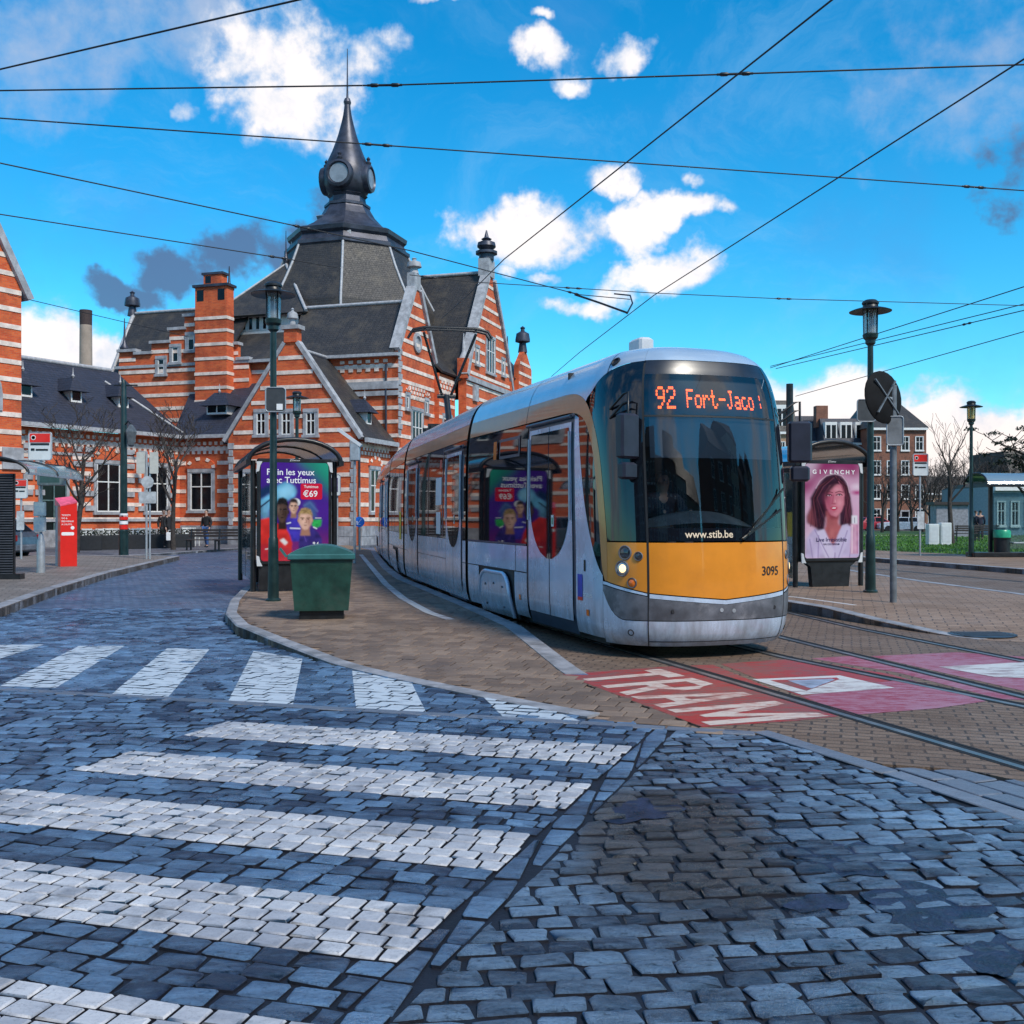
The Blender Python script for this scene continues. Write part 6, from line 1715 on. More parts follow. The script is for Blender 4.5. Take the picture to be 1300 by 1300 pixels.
copies = [(1105, 18.65, .150, 'black street lamp by the perfume poster, a round mirror seen beside it', 0),
          (377, 32.0, .11, 'street lamp farther off, its head above the shelter with the phone advert', 0)]
l2 = None
for px, Y, z, lab, _ in copies:
    c = copy_tree(lamp1, loc=place(px, Y, z), label=lab)
    if l2 is None: l2 = c
l2_kids = [k for k in bpy.data.objects if k.parent == l2]
for k in bpy.data.objects[:]:
    if k.parent and k.parent.name.startswith('street_lamp.002') and k.name.split('.')[0] in ('sign_plate', 'sticker'):
        for kk in [q for q in bpy.data.objects if q.parent == k]: bpy.data.objects.remove(kk)
        bpy.data.objects.remove(k)
    elif k.parent == l2 and k.name.split('.')[0] in ('sign_plate', 'sticker'):
        k.location = (-.17, 0, -.05) if k.name.startswith('sign') else (0.1, 0, 0.05)
make_lamp(place(1233, 35.0, .15), 'street lamp with amber glass at the edge of the lawn', glass('amber_glass', (.95, .78, .42), .10, .05, .35, (.75, .55, .20)), GL)

import numpy as np
class Print:
    """flat print: colours of a poster sheet, painted soft-edged on a grid of points (photograph pixel frame)"""
    def __init__(s, x0, x1, y0, y1, W, Hh, seed=1):
        s.x0, s.x1, s.y0, s.y1, s.W, s.H = x0, x1, y0, y1, W, Hh
        gx_, gy_ = np.meshgrid(np.linspace(x0, x1, W), np.linspace(y0, y1, Hh)); s.X, s.Y = gx_, gy_
        s.im = np.zeros((Hh, W, 3)); s.rng = np.random.RandomState(seed); s.px = (x1 - x0) / W
    def blur(s, m, r):
        k = int(max(0, round(r / s.px)))
        if k < 1: return m
        for ax in (0, 1):
            for _ in range(2):
                acc = np.zeros_like(m); pad = [(0, 0), (0, 0)]; pad[ax] = (k, k); q = np.pad(m, pad, mode='edge')
                for d in range(2 * k + 1): acc += np.take(q, range(d, d + m.shape[ax]), axis=ax)
                m = acc / (2 * k + 1)
        return m
    def noise(s, cell):
        n = s.rng.rand(int((s.y1 - s.y0) / cell) + 3, int((s.x1 - s.x0) / cell) + 3)
        fx_, fy_ = (s.X - s.x0) / cell, (s.Y - s.y0) / cell; ix, iy = fx_.astype(int), fy_.astype(int); u, v = fx_ - ix, fy_ - iy; u, v = u * u * (3 - 2 * u), v * v * (3 - 2 * v)
        return (n[iy, ix] * (1 - u) + n[iy, ix + 1] * u) * (1 - v) + (n[iy + 1, ix] * (1 - u) + n[iy + 1, ix + 1] * u) * v
    def mask(s, poly):
        c = np.zeros(s.X.shape, bool); n = len(poly)
        for i in range(n):
            (xa, ya), (xb, yb) = poly[i], poly[(i + 1) % n]
            if ya == yb: continue
            c ^= ((ya > s.Y) != (yb > s.Y)) & (s.X < (xb - xa) * (s.Y - ya) / (yb - ya) + xa)
        return c.astype(float)
    def put(s, m, col, a=1.0):
        m = np.clip(m * a, 0, 1)[..., None]; s.im = s.im * (1 - m) + np.array(col) * m
    def poly(s, pts, col, soft=4.0, a=1.0, var=.0, cell=30): 
        m = s.blur(s.mask(pts), soft); c = np.array(col)[None, None] * (1 + var * (s.noise(cell)[..., None] - .5) * 2)
        m = np.clip(m * a, 0, 1)[..., None]; s.im = s.im * (1 - m) + c * m
    def ell(s, cx, cy, rx, ry, col, soft=.5, a=1.0, rot=0.0):
        c_, s_ = math.cos(rot), math.sin(rot); dx, dy = s.X - cx, s.Y - cy
        d = np.sqrt(((dx * c_ + dy * s_) / rx) ** 2 + ((-dx * s_ + dy * c_) / ry) ** 2); s.put(np.clip((1 - d) / soft, 0, 1), col, a)
    def stroke(s, pts, w, col, a=1.0):
        best = np.full(s.X.shape, 1e9)
        for (xa, ya), (xb, yb) in zip(pts, pts[1:]):
            L = (xb - xa) ** 2 + (yb - ya) ** 2; t = np.clip(((s.X - xa) * (xb - xa) + (s.Y - ya) * (yb - ya)) / L, 0, 1); best = np.minimum(best, np.hypot(s.X - xa - t * (xb - xa), s.Y - ya - t * (yb - ya)))
        s.put(np.clip(1.4 - best / w, 0, 1), col, a)
    def sheet(s, name, parent, FX, FZ, inside):
        me = bpy.data.meshes.new(name); W, Hh = s.W, s.H
        vs = [(FX(s.X[0, i]), -.0665, FZ(s.Y[j, 0])) for j in range(Hh) for i in range(W)]
        fs = [(j * W + i, (j + 1) * W + i, (j + 1) * W + i + 1, j * W + i + 1) for j in range(Hh - 1) for i in range(W - 1) if inside(*vs[j * W + i][::2]) and inside(*vs[(j + 1) * W + i + 1][::2])]
        me.from_pydata(vs, [], fs)
        a = me.color_attributes.new('print', 'FLOAT_COLOR', 'POINT'); rgba = np.ones((Hh * W, 4)); rgba[:, :3] = np.clip(s.im.reshape(-1, 3), 0, 1); a.data.foreach_set('color', rgba.ravel())
        m = bpy.data.materials.new('printed_' + name); m.use_nodes = True; t = NT(m.node_tree); b = t.n['Principled BSDF']
        q = t.new('ShaderNodeAttribute'); q.attribute_name = 'print'; t.put(b.inputs['Base Color'], q.outputs['Color']); b.inputs['Roughness'].default_value = .10; b.inputs['Specular IOR Level'].default_value = .5
        me.materials.append(m); return link(name, me, parent)

# --- advertising shelters
def ell(cx, cz, rx, rz, n=20, a0=0, a1=360): return [(cx + rx * math.cos(R(a0 + (a1 - a0) * i / n)), cz + rz * math.sin(R(a0 + (a1 - a0) * i / n))) for i in range(n if a1 - a0 == 360 else n + 1)]
def rrect(x0, x1, z0, z1, r=.04):
    pts = []
    for cx, cz, a in ((x1 - r, z1 - r, 0), (x0 + r, z1 - r, 90), (x0 + r, z0 + r, 180), (x1 - r, z0 + r, 270)):
        for i in range(5): pts.append((cx + r * math.cos(R(a + i * 22.5)), cz + r * math.sin(R(a + i * 22.5))))
    return pts
def fmat(name, col, col2=None, scale=3.0):
    if name in MATS: return MATS[name]
    m = bpy.data.materials.new(name); m.use_nodes = True; t = NT(m.node_tree); b = t.n['Principled BSDF']
    tc = t.new('ShaderNodeTexCoord'); n = t.noise(tc.outputs['Object'], scale, 4, .6, .4)
    t.put(b.inputs['Base Color'], t.mix(t.smooth(n, .36, .64), c4(col), c4(col2 or tuple(c * .75 for c in col))))
    b.inputs['Roughness'].default_value = .18; b.inputs['Specular IOR Level'].default_value = .4
    MATS[name] = m; return m
def make_shelter(loc, label, base_wide, depth=3.6):
    t = thing('bus_shelter', label, 'bus shelter', loc, TRAM_ROT, 'shelters with advertising panels')
    for x in (-.76, .76):
        for y in (.0, depth):
            mb = MB(); mb.tube([(x, y + .06, 0), (x, y + .06, 2.46)], .05, 10); mb.build('post', M['black'], t)
    # arched roof: ribs and curved panes
    def arc(u, y, k=0): a = math.pi * u; return (-.86 * math.cos(a) * (1 + k), y, 2.42 + .44 * math.sin(a) * (1 + k))
    for y in (-.12, depth * .5, depth + .12):
        mb = MB(); mb.tube([arc(i / 16, y) for i in range(17)], .045 if y < 1 else .035, 8); mb.build('roof_rib', M['black'], t)
    for i in range(2):
        y0, y1 = (-.08 + i * (depth / 2 + .06), depth * .5 - .04 + i * (depth / 2 + .08))
        mb = MB(); vs = []
        for j in range(15):
            for y in (y0, y1): vs.append(arc(.02 + .96 * j / 14, y))
        mb.add(vs + [(v[0] * .985, v[1], v[2] - .012) for v in vs], [(2 * j, 2 * j + 1, 2 * j + 3, 2 * j + 2) for j in range(14)] + [(30 + 2 * j, 30 + 2 * j + 2, 30 + 2 * j + 3, 30 + 2 * j + 1) for j in range(14)], True); mb.build('roof_pane', M['roofglass'], t, fix=False)
    for x in (-.86, .86):
        mb = MB(); mb.bar((x, -.18, 2.42), (x, depth + .18, 2.42), .09, .09); mb.build('gutter_rail', M['black'], t)
    # glazed long side and bench
    for i in range(2):
        mb = MB(); mb.box(-.765, -.755, .16 + i * depth / 2, depth / 2 - .06 + i * depth / 2, .18, 2.25); mb.build('side_pane', M['shelterglass'], t)
    mb = MB(); mb.bbox(-.62, -.25, .7, depth - .6, .44, .48, .01); mb.build('seat', M['black'], t)
    mb = MB()
    for y in (1.0, depth - .9): mb.box(-.5, -.4, y - .03, y + .03, 0, .44)
    mb.build('seat_leg', M['black'], t, kind='stuff')
    # advertising case
    mb = MB(); mb.bbox(-.69, .69, -.06, .14, .50, 2.50, .02); cs = mb.build('advert_case', M['black'], t)
    mb = MB(); mb.prism([(-.42, 0), (.42, 0), (.46, .4), (.62, .52), (-.62, .52), (-.46, .4)] if not base_wide else [(-.66, .02), (.66, .02), (.66, .52), (-.66, .52)], -.02, .10, 'xz'); mb.build('case_foot', M['black'], t)
    for sx in (-1, 1):
        for (z0, sz) in ((.56, 1), (2.36, -1)):
            pts = [(sx * .70, z0 - sz * .08), (sx * .60, z0 - sz * .08), (sx * .64, z0), (sx * .66, z0 + sz * .10), (sx * .71, z0 + sz * .12)]
            mb = MB(); mb.prism(pts, -.072, -.050, 'xz'); mb.build('corner_fitting', M['lightgrey'], cs)
    lettering('maker_lettering', 'JCDecaux', m_whitel, cs, lambda x, y: (x, -.0625, 2.455 + y), .045, 'CENTER')
    return t, cs
LAYER = [0]
def art(par, pts, m, name='poster_figure'):
    LAYER[0] += 1; y = -.067 - LAYER[0] * .0004
    mb = MB(); mb.add([(x, y, z) for x, z in pts], [tuple(range(len(pts)))])
    me = mb.mesh(name, m); bm = bmesh.new(); bm.from_mesh(me); bmesh.ops.triangulate(bm, faces=bm.faces); bm.to_mesh(me); bm.free()
    return link(name, me, par)
def ptext(par, s, x, z, size, m, align='LEFT', bold=.0, sx=1.0, name='poster_lettering'):
    LAYER[0] += 1; y_ = -.067 - LAYER[0] * .0004
    return lettering(name, s, m, par, lambda a, b: (x + a, y_, z + b), size, align, bold, sx)
sh1, cs1 = make_shelter(place(374, 19.4, .131), 'bus shelter with a purple phone advert, behind the green bin', True)
fx = lambda px: (px - 376) / 84 * 1.26
fz = lambda py: 2.425 - (py - 597) * (1.855 / 123)
def insheet(x, z):
    ax, az = abs(x) - .57, max(z - 2.365, .63 - z)
    return not (ax > 0 and az > 0 and ax * ax + az * az > .06 ** 2)
# traced in a crop 330..430 x 570..720 enlarged 8.67 times
K1 = lambda v: 570 + v / 8.67
pr = Print(35, 762, 235, 1300, 130, 190, 4)
pr.im[:] = (.045, .014, .20); pr.put(pr.noise(260), (.10, .02, .30), .5); pr.put(np.clip((pr.Y - 900) / 400, 0, 1), (.28, .015, .06), .8)
pr.poly([(430, 235), (770, 235), (770, 600), (700, 470), (560, 330)], (.02, .20, .15), 50); pr.poly([(620, 235), (770, 235), (770, 420)], (.02, .32, .20), 50, .8)
pr.poly([(480, 690), (560, 640), (610, 680), (640, 860), (560, 800)], (.05, .10, .26), 18); pr.stroke([(500, 700), (560, 665), (640, 760)], 14, (.10, .16, .36), .5)
pr.poly([(35, 520), (120, 470), (180, 540), (35, 640)], (.01, .03, .09), 14); pr.poly([(35, 640), (160, 560), (210, 480), (300, 440), (390, 490), (415, 545), (390, 610), (300, 650), (200, 690), (35, 800)], (.13, .42, .62), 9, 1, .25, 60)
pr.poly([(210, 540), (320, 470), (395, 520), (380, 590), (230, 640)], (.35, .66, .82), 22, .6); pr.poly([(35, 800), (35, 680), (120, 640), (120, 860), (60, 900)], (.12, .30, .44), 18, 1, .4, 40); pr.stroke([(35, 715), (130, 640)], 9, (.02, .03, .06))
pr.poly([(590, 850), (690, 850), (680, 920), (620, 950), (580, 910)], (.03, .36, .08), 7, 1, .3, 25); pr.stroke([(620, 835), (680, 835)], 6, (.7, .7, .7), .7)
def man(cx, cy, rx, ry, skin, shade, hair, hl, brow):
    pr.poly([(cx - rx * .5, cy + ry * .5), (cx + rx * .5, cy + ry * .5), (cx + rx * .75, cy + ry * 1.55), (cx - rx * .75, cy + ry * 1.55)], shade, 7)
    for sx in (-1, 1): pr.ell(cx + sx * rx * 1.02, cy + ry * .08, rx * .18, ry * .22, shade, .5)
    pr.poly([(cx + rx * math.cos(a) * (1 - .25 * max(0, math.sin(a)) ** 2), cy + ry * math.sin(a)) for a in [6.283 * i / 26 for i in range(26)]], skin, 5, 1, .08, 20)
    pr.ell(cx + rx * .55, cy + ry * .2, rx * .5, ry * .85, shade, .9, .75); pr.ell(cx - rx * .3, cy + ry * .25, rx * .35, ry * .25, tuple(min(1, c * 1.3) for c in skin), 1, .6); pr.ell(cx - rx * .1, cy - ry * .35, rx * .5, ry * .2, tuple(min(1, c * 1.25) for c in skin), 1, .6)
    pr.poly([(cx - rx * 1.04, cy + ry * .05), (cx - rx * 1.05, cy - ry * .6), (cx - rx * .6, cy - ry * 1.08), (cx + rx * .1, cy - ry * 1.18), (cx + rx * .75, cy - ry * 1.02), (cx + rx * 1.06, cy - ry * .5), (cx + rx * 1.0, cy + ry * .05), (cx + rx * .86, cy - ry * .45), (cx + rx * .2, cy - ry * hl), (cx - rx * .7, cy - ry * .55)], hair, 5, 1, .35, 14)
    for sx in (-1, 1):
        pr.stroke([(cx + sx * rx * .66, cy - ry * .17), (cx + sx * rx * .2, cy - ry * .15)], ry * .055, brow, .9); pr.ell(cx + sx * rx * .42, cy - ry * .04, rx * .2, ry * .06, (.05, .03, .03), .5, .9); pr.ell(cx + sx * rx * .42, cy + ry * .06, rx * .26, ry * .07, shade, 1, .5)
    pr.stroke([(cx + rx * .12, cy - ry * .05), (cx + rx * .16, cy + ry * .28)], rx * .08, shade, .8); pr.ell(cx, cy + ry * .31, rx * .24, ry * .06, tuple(c * .6 for c in shade), 1, .8); pr.ell(cx, cy + ry * .54, rx * .34, ry * .065, tuple(c * .7 for c in shade), .6, .9); pr.ell(cx, cy + ry * .66, rx * .26, ry * .05, shade, 1, .5)
pr.poly([(300, 960), (310, 840), (350, 800), (430, 800), (480, 850), (480, 1090), (300, 1090)], (.05, .035, .36), 8, 1, .3, 40); pr.stroke([(350, 945), (450, 950)], 9, (.7, .7, .75), .8); pr.stroke([(312, 895), (350, 885)], 8, (.75, .75, .8), .8)
pr.ell(405, 665, 58, 50, (.72, .70, .70), .25)
man(384, 712, 46, 78, (.60, .36, .26), (.30, .15, .10), (.03, .02, .02), .62, (.03, .02, .02))
pr.poly([(440, 1100), (455, 1000), (500, 955), (590, 945), (650, 990), (690, 1060), (700, 1300), (440, 1300)], (.035, .022, .16), 8, 1, .35, 40); pr.stroke([(480, 980), (520, 1090)], 6, (.10, .06, .30), .8); pr.stroke([(600, 935), (632, 950)], 8, (.7, .7, .75), .8)
man(510, 852, 74, 112, (.66, .40, .30), (.36, .17, .12), (.34, .22, .09), .56, (.20, .11, .06))
pr.poly([(35, 850), (120, 830), (200, 890), (290, 920), (340, 1010), (370, 1110), (350, 1300), (35, 1300)], (.60, .03, .025), 8, 1, .25, 50); pr.poly([(35, 1120), (240, 1120), (380, 1200), (380, 1300), (35, 1300)], (.34, .02, .04), 20, .7)
man(262, 760, 64, 128, (.085, .048, .036), (.03, .016, .012), (.015, .012, .012), .60, (.01, .008, .008)); pr.ell(222, 740, 22, 60, (.20, .13, .10), 1, .7)
pr.poly([(235, 1075), (275, 1055), (320, 1100), (290, 1130)], (.7, .68, .66), 6); pr.stroke([(85, 1170), (120, 1165)], 7, (.7, .7, .7), .7)
po1 = pr.sheet('poster', cs1, lambda v: max(-.629, min(.629, fx(330 + v / 8.67))), lambda v: max(.571, min(2.424, fz(K1(v)))), insheet)
ptext(po1, 'Plein les yeux', fx(341), fz(612.5), .165, m_whitel, bold=.006, sx=.98)
ptext(po1, 'avec Tuttimus', fx(341), fz(622.5), .165, m_whitel, bold=.006, sx=.98)
art(po1, rrect(fx(383), fx(410), fz(643), fz(623), .035), fmat('poster_red', (.62, .012, .045), (.55, .01, .04), 3))
ptext(po1, 'Tuttimus', fx(387), fz(628.5), .075, m_whitel, bold=.002)
ptext(po1, '€69', fx(386), fz(639.5), .165, m_whitel, bold=.008)
ptext(po1, '9,6', fx(398), fz(701), .10, m_whitel, bold=.004)

sh2, cs2 = make_shelter(place(1054, 20.2, .150), 'bus shelter with a pink perfume advert of a woman, on the right platform', False)
gx = lambda px: (px - 1053) / 72 * 1.26
gz = lambda py: 2.425 - (py - 597) * (1.855 / 118)
# traced in a crop 1000..1110 x 570..760 enlarged 6.85 times
pr = Print(118, 634, 186, 992, 120, 190, 8)
pr.im[:] = (.66, .46, .58); pr.put(pr.noise(160), (.62, .24, .42), .8); pr.put(pr.noise(90), (.78, .62, .72), .4)
pr.poly([(118, 186), (634, 186), (634, 290), (520, 300), (430, 250), (250, 320), (190, 400), (150, 460), (118, 440)], (.30, .02, .13), 45, .9); pr.poly([(118, 186), (240, 186), (180, 300), (118, 330)], (.70, .60, .70), 35, .7); pr.ell(590, 430, 70, 30, (.45, .04, .20), .9, .9); pr.ell(585, 380, 70, 40, (.80, .66, .74), 1, .8)
pr.poly([(118, 992), (128, 830), (190, 745), (300, 715), (430, 715), (520, 705), (600, 770), (634, 992)], (.56, .47, .66), 8, 1, .15, 50)
hair = [(250, 350), (290, 298), (350, 272), (420, 275), (475, 315), (512, 390), (528, 480), (545, 580), (545, 700), (505, 710), (470, 730), (430, 735), (430, 600), (305, 640), (292, 748), (235, 755), (190, 715), (140, 690), (135, 640), (170, 560), (165, 480), (205, 410)]
pr.poly(hair, (.055, .02, .04), 9, 1, .4, 40)
pr.poly([(395, 345), (460, 335), (508, 420), (528, 560), (510, 690), (480, 640), (470, 460), (430, 400)], (.24, .055, .10), 10, .85)
pr.poly([(140, 690), (130, 640), (175, 545), (200, 620), (215, 735)], (.34, .10, .12), 12, .8)
for i in range(46):
    f = i / 45; x0_ = 190 + 330 * f + pr.rng.uniform(-12, 12); top = (330 + 110 * f + pr.rng.uniform(-15, 15), 290 + 40 * abs(f - .5) * 2)
    left = f < .5; mid = (230 - 30 * (1 - f) + pr.rng.uniform(-20, 20), 480) if left else (505 + pr.rng.uniform(-25, 25), 480); end = (170 + 130 * f * 2 + pr.rng.uniform(-30, 20), 720) if left else (455 + 90 * (f - .5) * 2, 700 + pr.rng.uniform(-30, 20))
    pr.stroke([top, ((top[0] * .5 + mid[0] * .5) + (-25 if left else 25), 380), mid, end], pr.rng.uniform(2.5, 5), ((.13, .03, .05), (.012, .006, .010), (.24, .07, .10), (.03, .01, .02))[i % 4], .45)
pr.stroke([(215, 395), (250, 335), (310, 288), (380, 270), (450, 285), (500, 345), (520, 430)], 5, (.85, .62, .70), .5)
pr.poly([(308, 590), (425, 580), (420, 700), (452, 725), (400, 830), (372, 885), (328, 830), (290, 745), (308, 700)], (.46, .14, .15), 8, 1, .12, 30); pr.poly([(320, 600), (425, 590), (418, 660), (350, 665)], (.26, .05, .07), 14, .8); pr.ell(360, 780, 34, 60, (.56, .20, .20), 1, .6)
pr.poly([(302, 430), (340, 372), (400, 350), (448, 368), (474, 440), (472, 530), (446, 596), (398, 640), (350, 624), (312, 565), (296, 490)], (.64, .24, .30), 6, 1, .06, 30)
pr.poly([(296, 440), (345, 400), (362, 470), (350, 560), (372, 630), (345, 624), (310, 565), (294, 495)], (.38, .06, .13), 20, .8); pr.ell(430, 520, 36, 50, (.78, .36, .42), 1, .8); pr.ell(410, 405, 45, 26, (.76, .36, .42), 1, .7); pr.ell(392, 610, 30, 18, (.72, .32, .36), 1, .6)
pr.poly([(296, 470), (300, 420), (345, 360), (410, 325), (450, 350), (400, 362), (350, 405), (318, 450), (304, 520)], (.05, .015, .03), 8, .95)
for k in range(5): pr.stroke([(420, 335), (450, 370 + k * 6), (462 + k * 3, 420 + k * 8)], 3, (.40, .12, .18), .5)
for cx_, w_, y_ in ((333, 30, 456), (425, 33, 452)):
    pr.ell(cx_, y_, w_, 12, (.30, .06, .10), .9, .7); pr.ell(cx_ + 1, y_ + 1, w_ * .62, 7.5, (.62, .45, .50), .4); pr.ell(cx_ + 3, y_, 8, 8, (.07, .05, .07), .4)
    pr.stroke([(cx_ - w_ * .85, y_ + 2), (cx_ - w_ * .3, y_ - 9), (cx_ + w_ * .4, y_ - 9), (cx_ + w_ * .9, y_ + 1)], 3.2, (.03, .01, .02)); pr.stroke([(cx_ - w_, y_ - 20), (cx_, y_ - 32), (cx_ + w_ * 1.1, y_ - 24)], 4, (.16, .04, .06), .9)
pr.stroke([(374, 455), (366, 510), (360, 525)], 7, (.42, .08, .15), .6); pr.ell(380, 527, 24, 8, (.34, .05, .10), .8, .8); pr.ell(390, 505, 8, 20, (.84, .46, .50), 1, .7)
pr.poly([(342, 566), (362, 551), (377, 555), (392, 550), (414, 562), (396, 582), (368, 584)], (.50, .03, .09), 4); pr.poly([(354, 564), (376, 559), (404, 562), (378, 571)], (.88, .80, .80), 2); pr.ell(380, 596, 24, 5, (.40, .08, .14), 1, .6)
pr.poly([(288, 745), (330, 832), (388, 955), (376, 992), (300, 992), (215, 770)], (.66, .58, .74), 6, .9); pr.poly([(452, 712), (412, 800), (384, 955), (400, 992), (440, 992), (530, 790), (505, 700)], (.62, .54, .72), 6, .9)
for (a_, b_) in (((205, 750), (330, 985)), ((160, 830), (185, 985)), ((500, 760), (420, 985)), ((388, 950), (385, 990)), ((560, 760), (520, 985)), ((240, 800), (235, 985))): pr.stroke([a_, b_], 6, (.34, .26, .46), .7)
pr.poly([(532, 705), (600, 705), (603, 962), (528, 962)], (.66, .36, .48), 4, .85, .2, 40); pr.stroke([(545, 715), (543, 950)], 5, (.86, .70, .76), .8); pr.stroke([(590, 715), (592, 950)], 5, (.46, .16, .30), .7); pr.poly([(542, 628), (594, 628), (594, 702), (542, 702)], (.76, .74, .78), 4); pr.stroke([(567, 648), (567, 690)], 4, (.25, .22, .28), .8)
pr.im **= 1.12; pr.im *= .86
po2 = pr.sheet('poster', cs2, lambda v: max(-.629, min(.629, gx(1000 + v / 6.85))), lambda v: max(.571, min(2.424, gz(570 + v / 6.85))), insheet)
for i_, ch_ in enumerate('GIVENCHY'): ptext(po2, ch_, gx(1000 + (198 + 50.5 * i_ + (4 if i_ < 2 else 0)) / 6.85), gz(570 + 272 / 6.85), .115, m_whitel, 'CENTER', .006, 1.15)
ptext(po2, 'Live Irrésistible', gx(1000 + 355 / 6.85), gz(570 + 850 / 6.85), .115, fmat('print_dark_ink', (.05, .03, .12)), 'CENTER', .001)
ptext(po2, 'EAU DE PARFUM', gx(1000 + 355 / 6.85), gz(570 + 880 / 6.85), .050, fmat('print_dark_ink', (.05, .03, .12)), 'CENTER', .001)

# --- green grit bin
gb = thing('grit_bin', 'green plastic bin with a domed lid on a black base, standing on the island', 'bin', place(409, 14.35, .131), R(9))
mb = MB()
def frus(mb, x0, x1, y0, y1, z0, X0, X1, Y0, Y1, z1):
    mb.add([(x0, y0, z0), (x1, y0, z0), (x1, y1, z0), (x0, y1, z0), (X0, Y0, z1), (X1, Y0, z1), (X1, Y1, z1), (X0, Y1, z1)], [(0, 3, 2, 1), (4, 5, 6, 7), (0, 1, 5, 4), (1, 2, 6, 5), (2, 3, 7, 6), (3, 0, 4, 7)], False)
m_bin = mat('bin_green', (.009, .048, .036), .45, var=.35, scale=4, rvar=.1, bump=.08, dirt=(.05, .075, .06), dirt_amt=.5)
m_lid = mat('bin_lid_green', (.03, .13, .13), .42, var=.25, scale=4, dirt=(.09, .14, .13), dirt_amt=.5)
frus(mb, -.365, .365, -.34, .34, .12, -.42, .42, -.40, .40, .84); mb.build('bin_body', m_bin, gb)
mb = MB(); mb.bbox(-.455, .455, -.44, .44, .82, .90, .015); rim_ = mb.build('rim', m_lid, gb)
mb = MB(); mb.quadgrid(lambda u, v: Vector((-.44 + .88 * u, -.42 + .84 * v, .895 + .125 * math.sin(math.pi * u) ** .8)), 20, 4)
for y in (-.42, .42):
    mb.add([(-.44 + .88 * i / 20, y, .895 + .125 * math.sin(math.pi * i / 20) ** .8) for i in range(21)], [tuple(range(21))], False)
mb.build('lid', m_lid, gb)
mb = MB(); mb.box(-.30, .30, -.28, .28, 0, .12); mb.build('bin_base', M['black'], gb)
mb = MB(); mb.bar((-.47, -.3, .86), (-.56, -.3, .98), .10, .03); mb.build('handle', m_lid, gb)

# --- sign pole with the back of a round mirror
sp = thing('traffic_mirror', 'grey pole carrying a round mirror seen from behind, on the right platform', 'traffic mirror', place(1134, 16.5, .135), 0)
mb = MB(); mb.tube([(0, 0, 0), (0, 0, 3.52)], .055, 10); mb.build('pole', mat('weathered_zinc', (.15, .17, .19), .55, metal=.3, var=.25, scale=7), sp)
mm_ = Matrix.Translation((-.18, -.07, 3.32)) @ Matrix.Rotation(R(31), 4, 'Z') @ Matrix.Rotation(R(-6), 4, 'X')
mb = MB(); mb.M = mm_; mb.lathe([(.0, .055), (.22, .05), (.40, .02), (.43, 0), (.43, -.02), (.40, -.025), (0, -.03)], 26, (0, 0, 0), 'y'); bk = mb.build('mirror_back', mat('matt_black', (.006, .006, .007), .8, var=.3, spec=.2), sp)
mb = MB(); mb.M = mm_
for a in (42, -42):
    c_, s_ = math.cos(R(a)), math.sin(R(a)); mb.bar((-.36 * s_, -.062, -.36 * c_), (.36 * s_, -.062, .36 * c_), .03, .02)
mb.build('bracket', MATS['weathered_zinc'], bk)
mb = MB(); mb.bar((-.18, -.1, 3.30), (0, 0, 3.30), .05); mb.build('clamp', M['galv'], sp)
plate('sign_plate', sp, (.0, -.07, 2.78), .25, .46, R(-10), mat('sign_back_grey', (.16, .17, .18), .5), .02, .04, M['galv'])

# --- tram stop posts
m_signw = mat('sign_white', (.60, .62, .62), .4, var=.06)
def stop_post(name, label, loc, w, h, ztop, full, rot=0.0):
    t = thing(name, label, 'stop sign', loc, rot, 'tram and bus stop signs')
    mb = MB(); mb.tube([(0, 0, 0), (0, 0, ztop - h + .05)], .035, 8); mb.build('pole', M['galv'], t)
    p = plate('stop_sign', t, (0, -.03, ztop - h / 2), w, h, 0, m_signw, .05, .05, M['galv'])
    mb = MB(); mb.box(-w / 2 + .03, w / 2 - .03, -.064, -.058, ztop - h * .36, ztop - .03); rb = mb.build('red_band', M['red'], p)
    mb = MB(); mb.lathe([(.06, -.002), (.06, .003), (.045, .004), (.045, -.002)], 14, (-w * .28, -.066, ztop - h * .19), 'y'); mb.build('ring_symbol', M['paper'], p)
    mb = MB(); mb.box(-w / 2 + .05, w / 2 - .05, -.064, -.058, ztop - h * .46, ztop - h * .39); mb.build('dark_line', M['black'], p)
    mb = MB(); mb.box(-w / 2 + .06, -w / 2 + .15, -.064, -.058, ztop - h * .66, ztop - h * .58); mb.box(-w / 2 + .18, w / 2 - .08, -.064, -.058, ztop - h * .66, ztop - h * .60); mb.build('small_print', M['black'], p, kind='stuff')
    if full:
        mb = MB(); mb.bbox(-.06, .60, -.10, .06, 2.15, 2.62, .02); dp = mb.build('display_case', mat('display_grey', (.34, .37, .37), .4), t)
        mb = MB(); mb.box(.02, .50, -.105, -.101, 2.22, 2.55); mb.build('screen', mat('lcd_screen', (.13, .22, .21), .2, var=.15), dp)
        for z0 in (1.02, 1.40):
            pp = plate('timetable', t, (0, -.06, z0 + .17), .30, .36, 0, mat('timetable_frame', (.45, .48, .5), .5), .03, .03)
            mb = MB(); mb.box(-.125, .125, -.082, -.078, z0 + .02, z0 + .33); mb.build('timetable_sheet', fmat('printed_sheet', (.42, .50, .58), (.60, .63, .64), 9), pp)
        mb = MB(); mb.lathe([(.10, 0), (.095, .75), (.07, .85), (.05, .95)], 10); mb.build('foot', M['galv'], t)
    else:
        pp = plate('timetable', t, (0, -.06, 1.25), .24, .62, 0, mat('timetable_frame', (.45, .48, .5), .5), .03, .03)
    return t
stop_post('stop_post', 'stop sign post with red topped plate, small screen and timetables at the left pavement', place(52, 25.3, .15), .56, .68, 3.46, True)
stop_post('stop_post', 'farther stop sign post behind the left timetable post, beside the grey car', place(27, 33.5, .15), .44, .62, 2.6, False)
